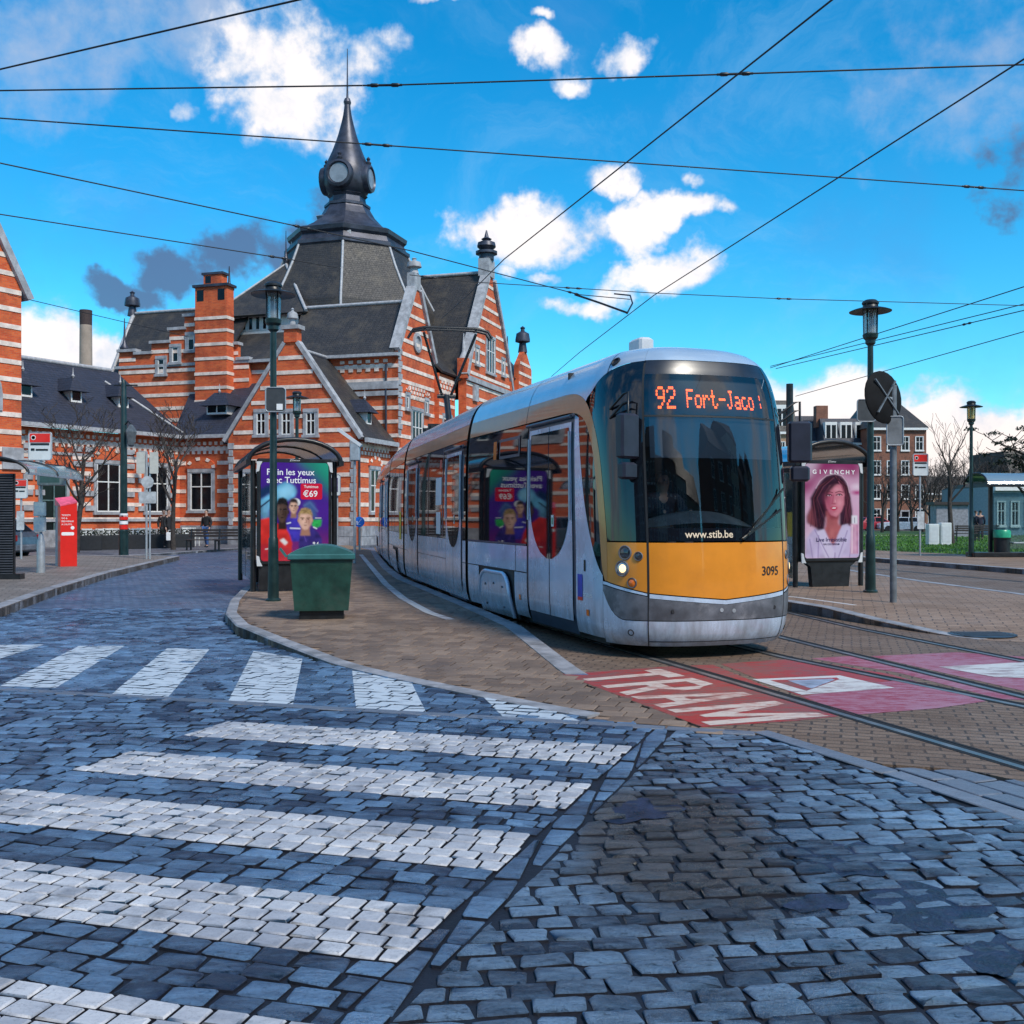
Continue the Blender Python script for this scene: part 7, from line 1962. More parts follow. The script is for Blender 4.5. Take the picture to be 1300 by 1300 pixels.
stop_post('stop_post', 'stop sign post with red top at the edge of the lawn', place(1168, 36.0, .15), .52, .76, 3.58, False)

# --- red ticket machine
tm = thing('ticket_machine', 'tall red ticket machine with a slanted pink top and grey side', 'ticket machine', place(84, 28.6, .15), R(38))
mb = MB(); mb.prism([(-.22, 0), (.22, 0), (.22, 1.76), (-.22, 1.66)], -.26, .0, 'xz'); mb.build('machine_body', M['red'], tm)
mb = MB(); mb.box(-.21, .215, .003, .30, 0, 1.72); mb.build('machine_side', mat('machine_grey', (.26, .29, .33), .45), tm)
mb = MB(); mb.add([(-.225, -.265, 1.665), (.225, -.265, 1.765), (.225, .30, 1.80), (-.225, .30, 1.70), (-.225, -.265, 1.70), (.225, -.265, 1.80), (.225, .30, 1.96), (-.225, .30, 1.90)], [(0, 3, 2, 1), (4, 5, 6, 7), (0, 1, 5, 4), (1, 2, 6, 5), (2, 3, 7, 6), (3, 0, 4, 7)]); mb.build('machine_top', mat('machine_pink', (.70, .09, .16), .4), tm)
mb = MB(); mb.box(.222, .228, -.18, .22, .85, 1.62); fp = mb.build('control_panel', mat('machine_grey', (.26, .29, .33)), tm)
mb = MB(); mb.box(.2285, .231, -.08, .14, 1.28, 1.50); mb.build('screen', mat('lcd_screen', (.13, .22, .21)), fp)
for i, s_ in enumerate(('TICKETS', 'GO &', 'BIENVENUE', 'A L\'AUTO')): lettering('machine_lettering', s_, m_whitel, tm, lambda x, y, i=i: (-.19 + x, -.264, 1.40 - i * .085 + y), .062, bold=.002)
mb = MB(); mb.lathe([(.05, -.002), (.05, .002), (0, .003)], 14, (.10, -.263, 1.07), 'y'); mb.build('round_symbol', M['paper'], tm)
mb = MB(); mb.add([(x, -.2625, z) for x, z in rrect(-.19, .14, .86, .95, .03)], [tuple(range(20))]); mb.build('label_strip', M['paper'], tm)

# --- shelter at the left edge: dark louvred panel under a glass roof
ls = thing('bus_shelter', 'bus shelter at the left edge with a dark louvred panel and glass roof', 'bus shelter', place(-14, 22.6, .15), R(6))
mb = MB(); mb.box(-.62, .52, .04, .12, .06, 2.34); mb.build('panel_case', M['black'], ls)
for i in range(40):
    mb = MB(); z = .10 + i * .056; mb.add([(-.60, .035, z), (.50, .035, z), (.50, .0, z + .012), (-.60, .0, z + .012), (.50, .035, z + .048), (-.60, .035, z + .048)], [(0, 1, 2, 3), (3, 2, 4, 5)], False); mb.build('slat', mat('louvre_dark', (.035, .04, .05), .45, var=.2), ls)
mb = MB(); mb.box(-.70, .68, -.06, .22, 0, .12); mb.build('panel_foot', M['black'], ls)
def arc2(u, y): a = math.pi * (.5 + .5 * u); return (-.9 * math.cos(a) * 1.0, y, 2.34 + .36 * math.sin(a))
for y in (-.2, 1.7, 3.6):
    mb = MB(); mb.tube([arc2(1 - i / 10, y) for i in range(11)], .035, 6); mb.build('roof_rib', M['black'], ls)
for y0 in (-.17, 1.73):
    mb = MB(); vs = []
    for j in range(11):
        for y in (y0, y0 + 1.84): vs.append(arc2(1 - j / 10, y))
    mb.add(vs, [(2 * j, 2 * j + 1, 2 * j + 3, 2 * j + 2) for j in range(10)], True); mb.build('roof_pane', M['roofglass'], ls, fix=False)
mb = MB(); mb.bar((-.02, -.25, 2.68), (-.02, 3.7, 2.68), .07); mb.build('ridge_bar', M['black'], ls)
mb = MB(); mb.bar((.88, -.25, 2.34), (.88, 3.7, 2.34), .05); mb.build('gutter_rail', M['galv'], ls)

# --- green mast with red and white bands, lantern on an arm
ma = thing('tram_mast', 'tall dark green mast with red and white bands and a lantern', 'mast', place(157, 37.0, .12), 0)
mb = MB(); mb.lathe([(.17, 0), (.17, .9), (.13, .95), (.125, 3.0), (.10, 6.2), (.05, 6.35)], 12); mb.build('pole', M['dgreen'], ma)
for z, m_ in ((.95, M['red']), (1.13, M['paper']), (1.29, M['red']), (1.40, M['paper'])):
    mb = MB(); mb.lathe([(.15, z), (.15, z + .12 if m_ is M['paper'] else z + .16)], 14); mb.build('band', m_, ma)
mb = MB(); mb.tube([(-.35, 0, 6.15), (.5, 0, 6.15)], .03, 6); mb.build('crossarm', M['black'], ma)
mb = MB(); mb.tube([(.05, -.05, 4.7), (.2, -.1, 4.85), (.32, -.15, 4.72)], .03, 6); mb.build('lantern_arm', M['black'], ma)
mb = MB(); mb.lathe([(.03, 4.72), (.10, 4.66), (.20, 4.5), (.21, 4.45), (.12, 3.98), (.05, 3.92)], 6, (.32, -.15, 0), smooth=False); mb.build('lantern', mat('lantern_grey2', (.10, .11, .12), .3), ma)

# --- post with the backs of four signs
bp = thing('sign_post', 'grey post with backs of two tall plates, a disc and a small plate', 'sign post', place(188, 33.4, .15), 0)
mb = MB(); mb.tube([(-.05, 0, 0), (-.05, 0, 3.5)], .035, 8); mb.tube([(.06, 0, 0), (.06, 0, 3.3)], .03, 8); mb.build('pole', M['galv'], bp)
m_bk = mat('plate_back', (.50, .48, .43), .55, var=.1)
plate('sign_plate', bp, (-.22, -.05, 3.13), .28, .70, 0, m_bk, .02, .03); plate('sign_plate', bp, (.21, -.05, 3.13), .28, .70, 0, m_bk, .02, .03)
mb = MB(); mb.lathe([(.20, -.012), (.20, .012), (0, .012)], 22, (0, -.05, 2.5), 'y'); mb.build('sign_disc', mat('plate_back2', (.42, .43, .44), .5), bp)
plate('sign_plate', bp, (0, -.05, 2.0), .56, .38, 0, mat('plate_back2', (.42, .43, .44)), .02, .03)

# --- benches
def make_bench(loc, label, rot, group):
    t = thing('bench', label, 'bench', loc, rot, group)
    for i in range(4):
        mb = MB(); y = -.18 + i * .12; mb.bbox(-.75, .75, y, y + .09, .42, .46, .008); mb.build('seat_slat', M['wood'], t)
    for i in range(3):
        mb = MB(); z = .56 + i * .12; mb.bbox(-.75, .75, .30 + i * .03, .335 + i * .03, z, z + .09, .008); mb.build('back_slat', M['wood'], t)
    for x in (-.62, .62):
        mb = MB(); mb.bar((x, -.15, 0), (x, -.15, .42), .06); mb.bar((x, .26, 0), (x, .27, .45), .06); mb.bar((x, .27, .45), (x, .38, .9), .05); mb.bar((x, -.18, .40), (x, .3, .40), .05); mb.build('leg', M['black'], t)
    return t
GB_ = 'benches along the station forecourt'
b1 = make_bench(place(257, 43.2, .10), 'dark bench in front of the person in jeans', R(-6), GB_)
copy_tree(b1, loc=place(293, 43.8, .10), rot=R(-4), label='dark bench nearer the shelter, right of the other bench')
# --- blue direction sign by the side wall, parking sign behind the shelter, floodlight
bs = thing('direction_sign', 'round blue arrow sign on a post at the end of the island', 'road sign', place(456.5, 43, .12), 0)
mb = MB(); mb.tube([(0, 0, 0), (0, 0, 2.6)], .04, 8); mb.build('pole', M['galv'], bs)
mb = MB(); mb.lathe([(.22, -.01), (.22, .012), (0, .012)], 22, (0, -.06, 1.18), 'y'); d_ = mb.build('sign_disc', mat('sign_blue', (.01, .12, .55), .35), bs)
mb = MB(); mb.bar((.09, -.078, 1.30), (-.07, -.078, 1.10), .035, .01); mb.bar((-.10, -.078, 1.22), (-.09, -.078, 1.06), .03, .01); mb.bar((.05, -.078, 1.075), (-.10, -.078, 1.065), .03, .01); mb.build('arrow', M['paper'], d_)
ps = thing('parking_sign', 'small framed sign on two posts right of the phone advert', 'sign', place(424, 30.5, .12), 0)
for x in (-.10, .10):
    mb = MB(); mb.tube([(x, 0, 0), (x, 0, 2.2)], .03, 6); mb.build('pole', M['galv'], ps)
plate('sign_plate', ps, (0, -.05, 2.35), .40, .62, 0, m_signw, .03, .05, M['galv']); mb = MB(); mb.box(-.13, .13, -.075, -.068, 2.15, 2.56); mb.build('sign_print', mat('print_violet', (.10, .08, .16), .5), ps)
fl = thing('floodlight', 'grey slanted floodlight above the shelter roof', 'floodlight', place(444, 31, .12), 0)
mb = MB(); mb.tube([(.15, 0, 0), (.15, 0, 3.3)], .04, 8); mb.build('pole', M['galv'], fl)
mb = MB(); mb.bar((-.35, 0, 4.05), (.35, 0, 3.55), .30, .09); mb.build('lamp_head', M['lightgrey'], fl)
mb = MB(); mb.bbox(.02, .30, -.14, .14, 3.1, 3.62, .02); mb.build('lamp_case', M['galv'], fl)
# --- manhole on the right platform
mh = MB(); mh.lathe([(.42, 0), (.42, .006), (.40, .008), (0, .008)], 28); mo = mh.build('manhole_cover', mat('cast_iron', (.06, .065, .08), .45, metal=.5, var=.3), loc=gp(1246, 803, .05) + Vector((0, 0, rp_z(0, gp(1246, 803, .05).y) - .05 + .001)), label='round iron manhole cover on the right platform', cat='manhole')
mo['category'] = 'manhole'
for i in range(6):
    mb = MB(); mb.box(-.33, .33, -.27 + i * .10, -.23 + i * .10, .008, .013); mb.build('cover_rib', MATS['cast_iron'], mo)

# --- right platform shelter at the edge, green waste bin, cabinets, benches on the lawn
rs = thing('bus_shelter', 'bus shelter with a blue glass roof at the right edge, by the lawn', 'bus shelter', place(1312, 34.5, .15), 0)
for x in (-1.0, 1.6):
    mb = MB(); mb.bbox(x - .06, x + .06, .9, 1.02, 0, 2.5, .01); mb.build('post', M['black'], rs)
def arc3(u, x): a = math.pi * u; return (x, .6 - 1.0 * math.cos(a) * .9, 2.42 + .45 * math.sin(a))
for x0 in (-1.65, .05):
    mb = MB(); vs = []
    for j in range(11):
        for x in (x0, x0 + 1.66): vs.append(arc3(j / 10, x))
    mb.add(vs, [(2 * j, 2 * j + 1, 2 * j + 3, 2 * j + 2) for j in range(10)], True); mb.build('roof_pane', glass('blue_roof_pane', (.45, .65, .75), .12, .08, .6, (.25, .36, .46)), rs, fix=False)
for x in (-1.68, .03, 1.74):
    mb = MB(); mb.tube([arc3(j / 10, x) for j in range(11)], .03, 6); mb.build('roof_rib', M['black'], rs)
mb = MB(); mb.bar((-1.7, -.3, 2.42), (1.75, -.3, 2.42), .08); mb.build('gutter_rail', M['black'], rs)
for x0 in (-.9, .4):
    mb = MB(); mb.box(x0, x0 + 1.2, 1.0, 1.012, .25, 2.2); mb.build('rear_pane', M['shelterglass'], rs)
mb = MB(); mb.bbox(-1.9, 1.6, .2, .9, .0, .16, .02); mb.build('kerb_block', M['black'], rs)
mb = MB(); mb.bbox(-.4, 1.4, .55, .85, .45, .50, .01); mb.build('seat', M['galv'], rs)
wb = thing('waste_bin', 'dark waste bin with a bright green top near the right shelter', 'bin', place(1272, 35.2, .31), 0)
mb = MB(); mb.lathe([(.26, 0), (.26, .48), (.0, .48)], 18); mb.build('bin_body', M['black'], wb)
mb = MB(); mb.lathe([(.285, .46), (.285, .70), (.25, .76), (.0, .76)], 18); mb.build('bin_top', mat('bright_green', (.02, .32, .17), .35), wb)
mb = MB(); mb.lathe([(.29, .46), (.292, .50)], 18); mb.build('rim', M['black'], wb)
# ================================================================== PEOPLE
def skin_mesh(verts, edges, radii, sub=2, root=0):
    me = bpy.data.meshes.new('skin'); me.from_pydata([tuple(v) for v in verts], edges, [])
    o = bpy.data.objects.new('skin', me); COL.objects.link(o)
    md = o.modifiers.new('s', 'SKIN'); md.use_smooth_shade = True; md.branch_smoothing = .6
    for i, r in enumerate(radii):
        sv = me.skin_vertices[0].data[i]; sv.radius = r if isinstance(r, tuple) else (r, r); sv.use_root = (i == root)
    s2 = o.modifiers.new('u', 'SUBSURF'); s2.levels = sub; s2.render_levels = sub
    dg = bpy.context.evaluated_depsgraph_get(); ev = o.evaluated_get(dg)
    out = bpy.data.meshes.new_from_object(ev, depsgraph=dg)
    bpy.data.objects.remove(o); bpy.data.meshes.remove(me)
    for p in out.polygons: p.use_smooth = True
    return out
def withmat(me, m): me.materials.clear(); me.materials.append(m); return me
m_skin = mat('skin', (.45, .26, .19), .55, var=.1, scale=8)
m_hair = mat('dark_hair', (.02, .015, .012), .6, var=.3, scale=20)
def make_person(loc, rot, label, coat, trousers, long_coat=False, walk=.10, seated=False):
    t = thing('person', label, 'person', loc, rot)
    # joints: pelvis 0, waist, chest, neck, head base, head, crown; legs; arms
    w = walk
    V = [(0, 0, .92), (0, 0, 1.10), (0, 0, 1.32), (0, 0, 1.46), (0, -.01, 1.54), (0, -.015, 1.63), (0, -.005, 1.72),
         (.09, 0, .88), (.10, -w, .50), (.10, -w * .6, .09), (.10, -w * .6 - .12, .03),
         (-.09, 0, .88), (-.10, w * .6, .50), (-.10, w * 1.6, .10), (-.10, w * 1.6 - .11, .03),
         (.18, 0, 1.40), (.24, .04, 1.14), (.22, -.06, .92), (.21, -.09, .82),
         (-.18, 0, 1.40), (-.24, .02, 1.14), (-.23, -.08, .92), (-.22, -.11, .82)]
    E = [(0, 1), (1, 2), (2, 3), (3, 4), (4, 5), (5, 6), (0, 7), (7, 8), (8, 9), (9, 10), (0, 11), (11, 12), (12, 13), (13, 14), (2, 15), (15, 16), (16, 17), (17, 18), (2, 19), (19, 20), (20, 21), (21, 22)]
    Rr = [(.13, .10), (.12, .09), (.14, .10), .055, .06, (.075, .095), .05, .08, .055, .04, .035, .08, .055, .04, .035, .06, .042, .033, .035, .06, .042, .033, .035]
    link('body', withmat(skin_mesh(V, E, Rr), m_skin), t)
    # hands with fingers
    for k in (18, 22):
        hx, hy, hz = V[k]; vs = [(hx, hy, hz), (hx, hy - .01, hz - .05)]; es = [(0, 1)]; rr = [.028, .030]
        for q, (dx, L) in enumerate(((-.024, .06), (-.008, .075), (.008, .07), (.024, .055))):
            a = len(vs); vs += [(hx + dx * .4, hy - .012 + dx, hz - .07), (hx, hy - .02 + dx, hz - .07 - L * .6), (hx, hy - .035 + dx, hz - .07 - L)]; es += [(1, a), (a, a + 1), (a + 1, a + 2)]; rr += [.009, .008, .007]
        a = len(vs); vs += [(hx, hy - .04, hz - .05), (hx, hy - .055, hz - .09)]; es += [(0, a), (a, a + 1)]; rr += [.010, .008]
        link('hand', withmat(skin_mesh(vs, es, rr, 1), m_skin), t)
    tr = [V[i] for i in (0, 7, 8, 9, 11, 12, 13)]
    link('trousers', withmat(skin_mesh(tr, [(0, 1), (1, 2), (2, 3), (0, 4), (4, 5), (5, 6)], [(.15, .12), .105, .08, .06, .105, .08, .06]), trousers), t)
    ct = [V[i] for i in (0, 1, 2, 15, 16, 17, 19, 20, 21)] + [(0, 0, 1.46)]; ce = [(0, 1), (1, 2), (2, 3), (3, 4), (4, 5), (2, 6), (6, 7), (7, 8), (2, 9)]; cr = [(.17, .14), (.17, .13), (.18, .13), .08, .066, .05, .08, .066, .05, .08]
    if long_coat: ct.append((0, .02, .55)); ce.append((0, len(ct) - 1)); cr.append((.19, .17))
    link('jacket', withmat(skin_mesh(ct, ce, cr), coat), t)
    for k in (9, 13):
        x, y, z = V[k]; link('shoe', withmat(skin_mesh([(x, y + .04, .05), (x, y - .06, .045), (x, y - .16, .035)], [(0, 1), (1, 2)], [.05, .05, .035], 1), M['black']), t)
    # head: hair, nose, eyes, ears
    hm = skin_mesh([(0, .03, 1.60), (0, .03, 1.69), (0, .01, 1.745)], [(0, 1), (1, 2)], [(.085, .075), (.094, .095), (.06, .07)], 2); link('hair', withmat(hm, m_hair), t)
    mb = MB(); mb.add([(-.014, -.10, 1.60), (.014, -.10, 1.60), (0, -.13, 1.605), (0, -.10, 1.65)], [(0, 1, 2), (1, 3, 2), (3, 0, 2), (0, 3, 1)]); mb.build('nose', m_skin, t)
    for sx in (-1, 1):
        mb = MB(); mb.lathe([(.012, 0), (.008, .006), (0, .008)], 8, (sx * .03, -.098, 1.645), 'y'); mb.build('eye', M['black'], t)
        mb = MB(); mb.lathe([(.025, -.008), (.028, 0), (.02, .008), (0, .008)], 8, (sx * .088, .0, 1.62), 'x'); mb.build('ear', m_skin, t)
    mb = MB(); mb.bbox(-.026, .026, -.104, -.094, 1.572, 1.582, .003); mb.build('mouth', mat('lip', (.30, .10, .09), .5), t)
    return t
m_blackcoat = mat('black_coat', (.010, .010, .013), .8, var=.3, scale=5)
m_jeans = mat('blue_jeans', (.035, .09, .24), .8, var=.25, scale=6)
m_dkt = mat('dark_trousers', (.012, .012, .016), .8, var=.2)
make_person(place(262, 47.5, .10), R(-20), 'person in a black jacket and blue jeans behind the dark bench', m_blackcoat, m_jeans)
make_person(place(214, 45.6, .10), R(60), 'person in a long black coat beside the bare tree, white bag at the side', m_blackcoat, m_dkt, True)
make_person(place(208, 47.0, .10), R(20), 'person in dark clothes half hidden behind the one with the white bag', mat('dark_brown_coat', (.03, .02, .018), .8), m_dkt, True)
bg2 = thing('shopping_bag', 'white shopping bag carried by the person in the long black coat', 'bag', place(215.5, 45.3, .46), 0)
mb = MB(); mb.bbox(-.15, .15, -.06, .06, 0, .36, .02); mb.build('bag_body', M['paper'], bg2); mb = MB(); mb.tube([(-.08, 0, .35), (-.05, 0, .46), (.05, 0, .46), (.08, 0, .35)], .012, 5); mb.build('handle', M['paper'], bg2)
make_person(place(1239, 62, .14), R(100), 'dark clothed person standing on the path beyond the lawn, by the bare trees', m_blackcoat, m_dkt)
make_person(place(1244.5, 61, .14), R(160), 'dark clothed person right of another on the path beyond the lawn', mat('dark_blue_coat', (.01, .012, .03), .8), m_dkt, True)
# driver, seated in the cab: body only from the hips up is real, legs bent under the desk
drv = thing('person', 'tram driver in dark clothes sitting behind the windscreen', 'person', CAB0, TRAM_ROT)
dx_, dy_, dz_ = -.20, 1.08, .0
def D(x, y, z): return (dx_ + x, dy_ + y, z)
V = [D(0, .05, 1.32), D(0, .06, 1.5), D(0, .05, 1.70), D(0, .02, 1.80), D(0, 0, 1.86), D(0, -.015, 1.95), D(0, -.01, 2.04),
     D(.18, .03, 1.78), D(.24, -.12, 1.55), D(.16, -.38, 1.60), D(-.18, .03, 1.78), D(-.24, -.12, 1.55), D(-.16, -.38, 1.60),
     D(.10, -.05, 1.30), D(.11, -.42, 1.33), D(.11, -.40, 1.05), D(-.10, -.05, 1.30), D(-.11, -.42, 1.33), D(-.11, -.40, 1.05)]
E = [(0, 1), (1, 2), (2, 3), (3, 4), (4, 5), (5, 6), (2, 7), (7, 8), (8, 9), (2, 10), (10, 11), (11, 12), (0, 13), (13, 14), (14, 15), (0, 16), (16, 17), (17, 18)]
link('body', withmat(skin_mesh(V, E, [(.15, .11), (.13, .10), (.15, .10), .056, .062, (.078, .098), .052, .065, .045, .036, .065, .045, .036, .085, .07, .05, .085, .07, .05]), m_skin), drv)
ct = [V[i] for i in (0, 1, 2, 7, 8, 9, 10, 11, 12)] + [D(0, .03, 1.83)]
link('jacket', withmat(skin_mesh(ct, [(0, 1), (1, 2), (2, 3), (3, 4), (4, 5), (2, 6), (6, 7), (7, 8), (2, 9)], [(.18, .14), (.165, .13), (.18, .13), .085, .062, .046, .085, .062, .046, .085]), mat('driver_jacket', (.02, .025, .045), .8)), drv)
link('hair', withmat(skin_mesh([D(0, .04, 1.92), D(0, .035, 2.01), D(0, .015, 2.065)], [(0, 1), (1, 2)], [(.086, .07), (.096, .09), (.062, .07)]), m_hair), drv)
mb = MB(); mb.add([D(-.015, -.105, 1.915), D(.015, -.105, 1.915), D(0, -.135, 1.92), D(0, -.105, 1.97)], [(0, 1, 2), (1, 3, 2), (3, 0, 2), (0, 3, 1)]); mb.build('nose', m_skin, drv)
for sx in (-1, 1):
    mb = MB(); mb.lathe([(.013, 0), (.009, .006), (0, .008)], 8, D(sx * .031, -.102, 1.965), 'y'); mb.build('eye', M['black'], drv)

# ================================================================== TERRACE, CAR
m_foli = mat('dark_hedge_leaf', (.012, .022, .012), .7, var=.5, scale=5)
def leafclump(mb, c, rx, ry, rz, n, size, rnd):
    for _ in range(n):
        while True:
            p = Vector((rnd.uniform(-1, 1), rnd.uniform(-1, 1), rnd.uniform(-1, 1)))
            if p.length < 1: break
        q = Vector((c[0] + p.x * rx, c[1] + p.y * ry, c[2] + p.z * rz)); a = Vector((rnd.uniform(-1, 1), rnd.uniform(-1, 1), rnd.uniform(-1, 1))).normalized() * size; b = a.cross(Vector((rnd.uniform(-1, 1), rnd.uniform(-1, 1), rnd.uniform(-1, 1)))).normalized() * size * .6
        mb.add([q - a, q - b, q + a, q + b], [(0, 1, 2, 3)], False)
rn = random.Random(11)
def make_planter(loc, rot, label, g):
    t = thing('planter', label, 'planter', loc, rot, g)
    mb = MB(); mb.bbox(-.75, .75, -.22, .22, 0, .62, .02); mb.build('trough', mat('planter_black', (.012, .013, .016), .6), t)
    mb = MB(); leafclump(mb, (0, 0, .72), .74, .22, .16, 160, .05, rn); mb.build('foliage', m_foli, t, fix=False, kind='stuff'); return t
GPL = 'dark planters along the cafe terrace'
tp = [(place(105 + i * 30, 43.2 + i * 1.0, .10)) for i in range(5)]
pl0 = make_planter(tp[0], R(22), 'dark planter box along the white cafe furniture, leftmost of its row', GPL)
for i, wname in enumerate(('second from the left', 'in the middle', 'second from the right', 'rightmost of its row')): copy_tree(pl0, loc=tp[i + 1], rot=R(22), label='dark planter box along the white cafe furniture, ' + wname)
m_chair = mat('white_chair', (.62, .62, .60), .5, var=.05)
def make_chair(loc, rot, label):
    t = thing('cafe_chair', label, 'chair', loc, rot, 'white cafe chairs of the terrace')
    mb = MB(); mb.bbox(-.21, .21, -.21, .21, .43, .46, .008); mb.build('seat', m_chair, t)
    for i in range(3):
        mb = MB(); mb.box(-.19, .19, .20, .225, .58 + i * .12, .65 + i * .12); mb.build('back_slat', m_chair, t)
    for x, y in ((-.19, -.19), (.19, -.19), (-.19, .20), (.19, .20)):
        mb = MB(); mb.bar((x, y, 0), (x, y + (.03 if y > 0 else 0), .90 if y > 0 else .44), .035); mb.build('leg', m_chair, t)
    return t
def make_table(loc, label):
    t = thing('cafe_table', label, 'table', loc, 0, 'white cafe tables of the terrace')
    mb = MB(); mb.bbox(-.38, .38, -.38, .38, .72, .75, .01); mb.build('tabletop', m_chair, t); mb = MB(); mb.lathe([(.22, 0), (.20, .03), (.035, .05), (.03, .72)], 10); mb.build('pedestal', m_chair, t); return t
LBL = ['white cafe chair on the terrace between the ticket machine and the mast']
c0 = make_chair(place(128, 45.2, .10), R(200), LBL[0]); k = 0
for px, Y, r, lab in ((138, 45.8, 30, 'white cafe chair behind the planters, left of the green mast'), (148, 46.5, 190, 'white cafe chair closest to the left side of the green mast'), (110, 45.0, 20, 'white cafe chair just right of the red ticket machine'), (166, 47.0, 150, 'white cafe chair closest to the right side of the green mast'), (175, 46.2, 40, 'white cafe chair left of the post with four sign backs'), (180, 47.6, 200, 'white cafe chair directly behind the post with four sign backs'), (196, 48.4, 90, 'white cafe chair between the sign post and the walkers'), (238, 49.0, 30, 'white cafe chair by the wall left of the bench'), (246, 49.4, 170, 'white cafe chair by the wall behind the bench, next to the person in jeans')):
    copy_tree(c0, loc=place(px, Y, .10), rot=R(r), label=lab)
tb0 = make_table(place(120, 46.0, .10), 'white square cafe table on the terrace, leftmost, near the ticket machine')
for px, Y, lab in ((143, 46.8, 'white cafe table on the terrace, left of the green mast'), (171, 47.6, 'white cafe table on the terrace, right of the green mast'), (189, 48.8, 'white cafe table on the terrace, behind the sign post')): copy_tree(tb0, loc=place(px, Y, .10), label=lab)

def make_car(loc, rot, label, paint, group):
    t = thing('parked_car', label, 'car', loc, rot, group)
    prof = [(-2.05, .32), (-2.12, .55), (-2.08, .80), (-1.95, .93), (-.95, .98), (1.35, .95), (1.95, .88), (2.08, .70), (2.10, .42), (2.0, .28), (-1.9, .26)]
    bm = bmesh.new()
    n = len(prof); secs = [(-.84, .90), (-.80, 1.0), (.80, 1.0), (.84, .90)]
    rows = []
    for y, s in secs: rows.append([bm.verts.new((x * (1 if s == 1 else .985), y, .6 + (z - .6) * s)) for x, z in prof])
    for a, b in zip(rows, rows[1:]):
        for i in range(n): bm.faces.new((a[i], a[(i + 1) % n], b[(i + 1) % n], b[i]))
    bm.faces.new(rows[0][::-1]); bm.faces.new(rows[-1]); bmesh.ops.recalc_face_normals(bm, faces=bm.faces)
    me = bpy.data.meshes.new('body'); bm.to_mesh(me); bm.free(); me.materials.append(paint); link('body', me, t)
    mb = MB(); base = [(-1.9, .93), (-1.35, 1.42), (.25, 1.46), (1.0, .96)]
    vs = []
    for (x, z) in base: vs += [(x, -(.78 if z < 1 else .62), z), (x, (.78 if z < 1 else .62), z)]
    mb.add(vs, [(0, 1, 3, 2), (2, 3, 5, 4), (4, 5, 7, 6), (0, 2, 4, 6), (1, 7, 5, 3)], False); mb.build('cabin', paint, t)
    g = MB(); e = .012
    g.add([(-1.84, -.66, 1.0), (-1.84, .66, 1.0), (-1.45, .56, 1.37), (-1.45, -.56, 1.37)], [(0, 1, 2, 3)], False); g.M = Matrix.Translation((-.02, 0, .012)); 
    g.build('rear_window', M['pane'], t, fix=False)
    g = MB(); g.M = Matrix.Translation((.02, 0, .012)); g.add([(.93, -.66, 1.0), (.93, .66, 1.0), (.34, .56, 1.40), (.34, -.56, 1.40)], [(3, 2, 1, 0)], False); g.build('windscreen', M['pane'], t, fix=False)
    for s in (-1, 1):
        for (x0, x1, X0, X1) in ((-1.60, -.60, -1.25, -.60), (-.52, .78, -.52, .22)):
            g = MB(); g.add([(x0, s * .775, 1.0), (x1, s * .775, 1.0), (X1, s * .655, 1.39), (X0, s * .655, 1.39)], [(0, 1, 2, 3)], False); g.build('side_window', M['pane'], t, fix=False)
        for x in (-1.3, 1.32):
            w = MB(); w.lathe([(.20, -.1), (.31, -.1), (.32, -.06), (.32, .06), (.31, .1), (.20, .1), (.19, .06), (0, .06)], 18, (x, s * .76, .32), 'y'); w.build('tyre', M['rubber'], t)
            w = MB(); w.lathe([(.19, -.085), (.19, .085), (0, .09)], 12, (x, s * .77, .32), 'y'); w.build('rim', M['galv'], t)
        g = MB(); g.bbox(-2.125, -2.02, s * .70 - .1, s * .70 + .1, .66, .88, .02); g.build('tail_light', mat('tail_lens', (.25, .01, .01), .2), t)
        g = MB(); g.bbox(1.98, 2.10, s * .62 - .15, s * .62 + .15, .66, .80, .02); g.build('headlight', M['lightgrey'], t)
    g = MB(); g.bbox(-2.16, -1.95, -.80, .80, .34, .54, .03); g.build('bumper', m_bump, t)
    return t
GC = 'cars beyond the platforms'
cargrey = make_car(place(37, 35.6, .012) + Vector((-2.15, .35, 0)), R(172), 'dark grey car at the left edge, rear end showing behind the stop posts', mat('car_grey', (.10, .12, .15), .3, metal=.5, coat=.6), None)
carred = make_car(place(1113, 100, .0), R(10), 'small red car in front of the corner brick building', mat('car_red', (.35, .02, .03), .3, coat=.6), GC)
make_car(place(1144, 98, .0), R(170), 'white and blue car parked right of the red car', mat('car_white', (.6, .64, .7), .3, coat=.6), GC)
for i, (px, Y, c, lab) in enumerate(((1207, 112, (.5, .5, .52), 'pale car parked beyond the benches, left of the dark lamp pole'), (1252, 110, (.62, .62, .64), 'white car parked right of the amber lamp, beyond the lawn'), (1278, 104, (.20, .22, .25), 'grey car parked above the waste bin, beyond the lawn'), (1300, 108, (.55, .57, .6), 'pale car parked beyond the right shelter'))):
    make_car(place(px, Y, 0), R(8 + i * 4), lab, mat('car_paint_%s' % 'abcd'[i], c, .3, coat=.6), GC)

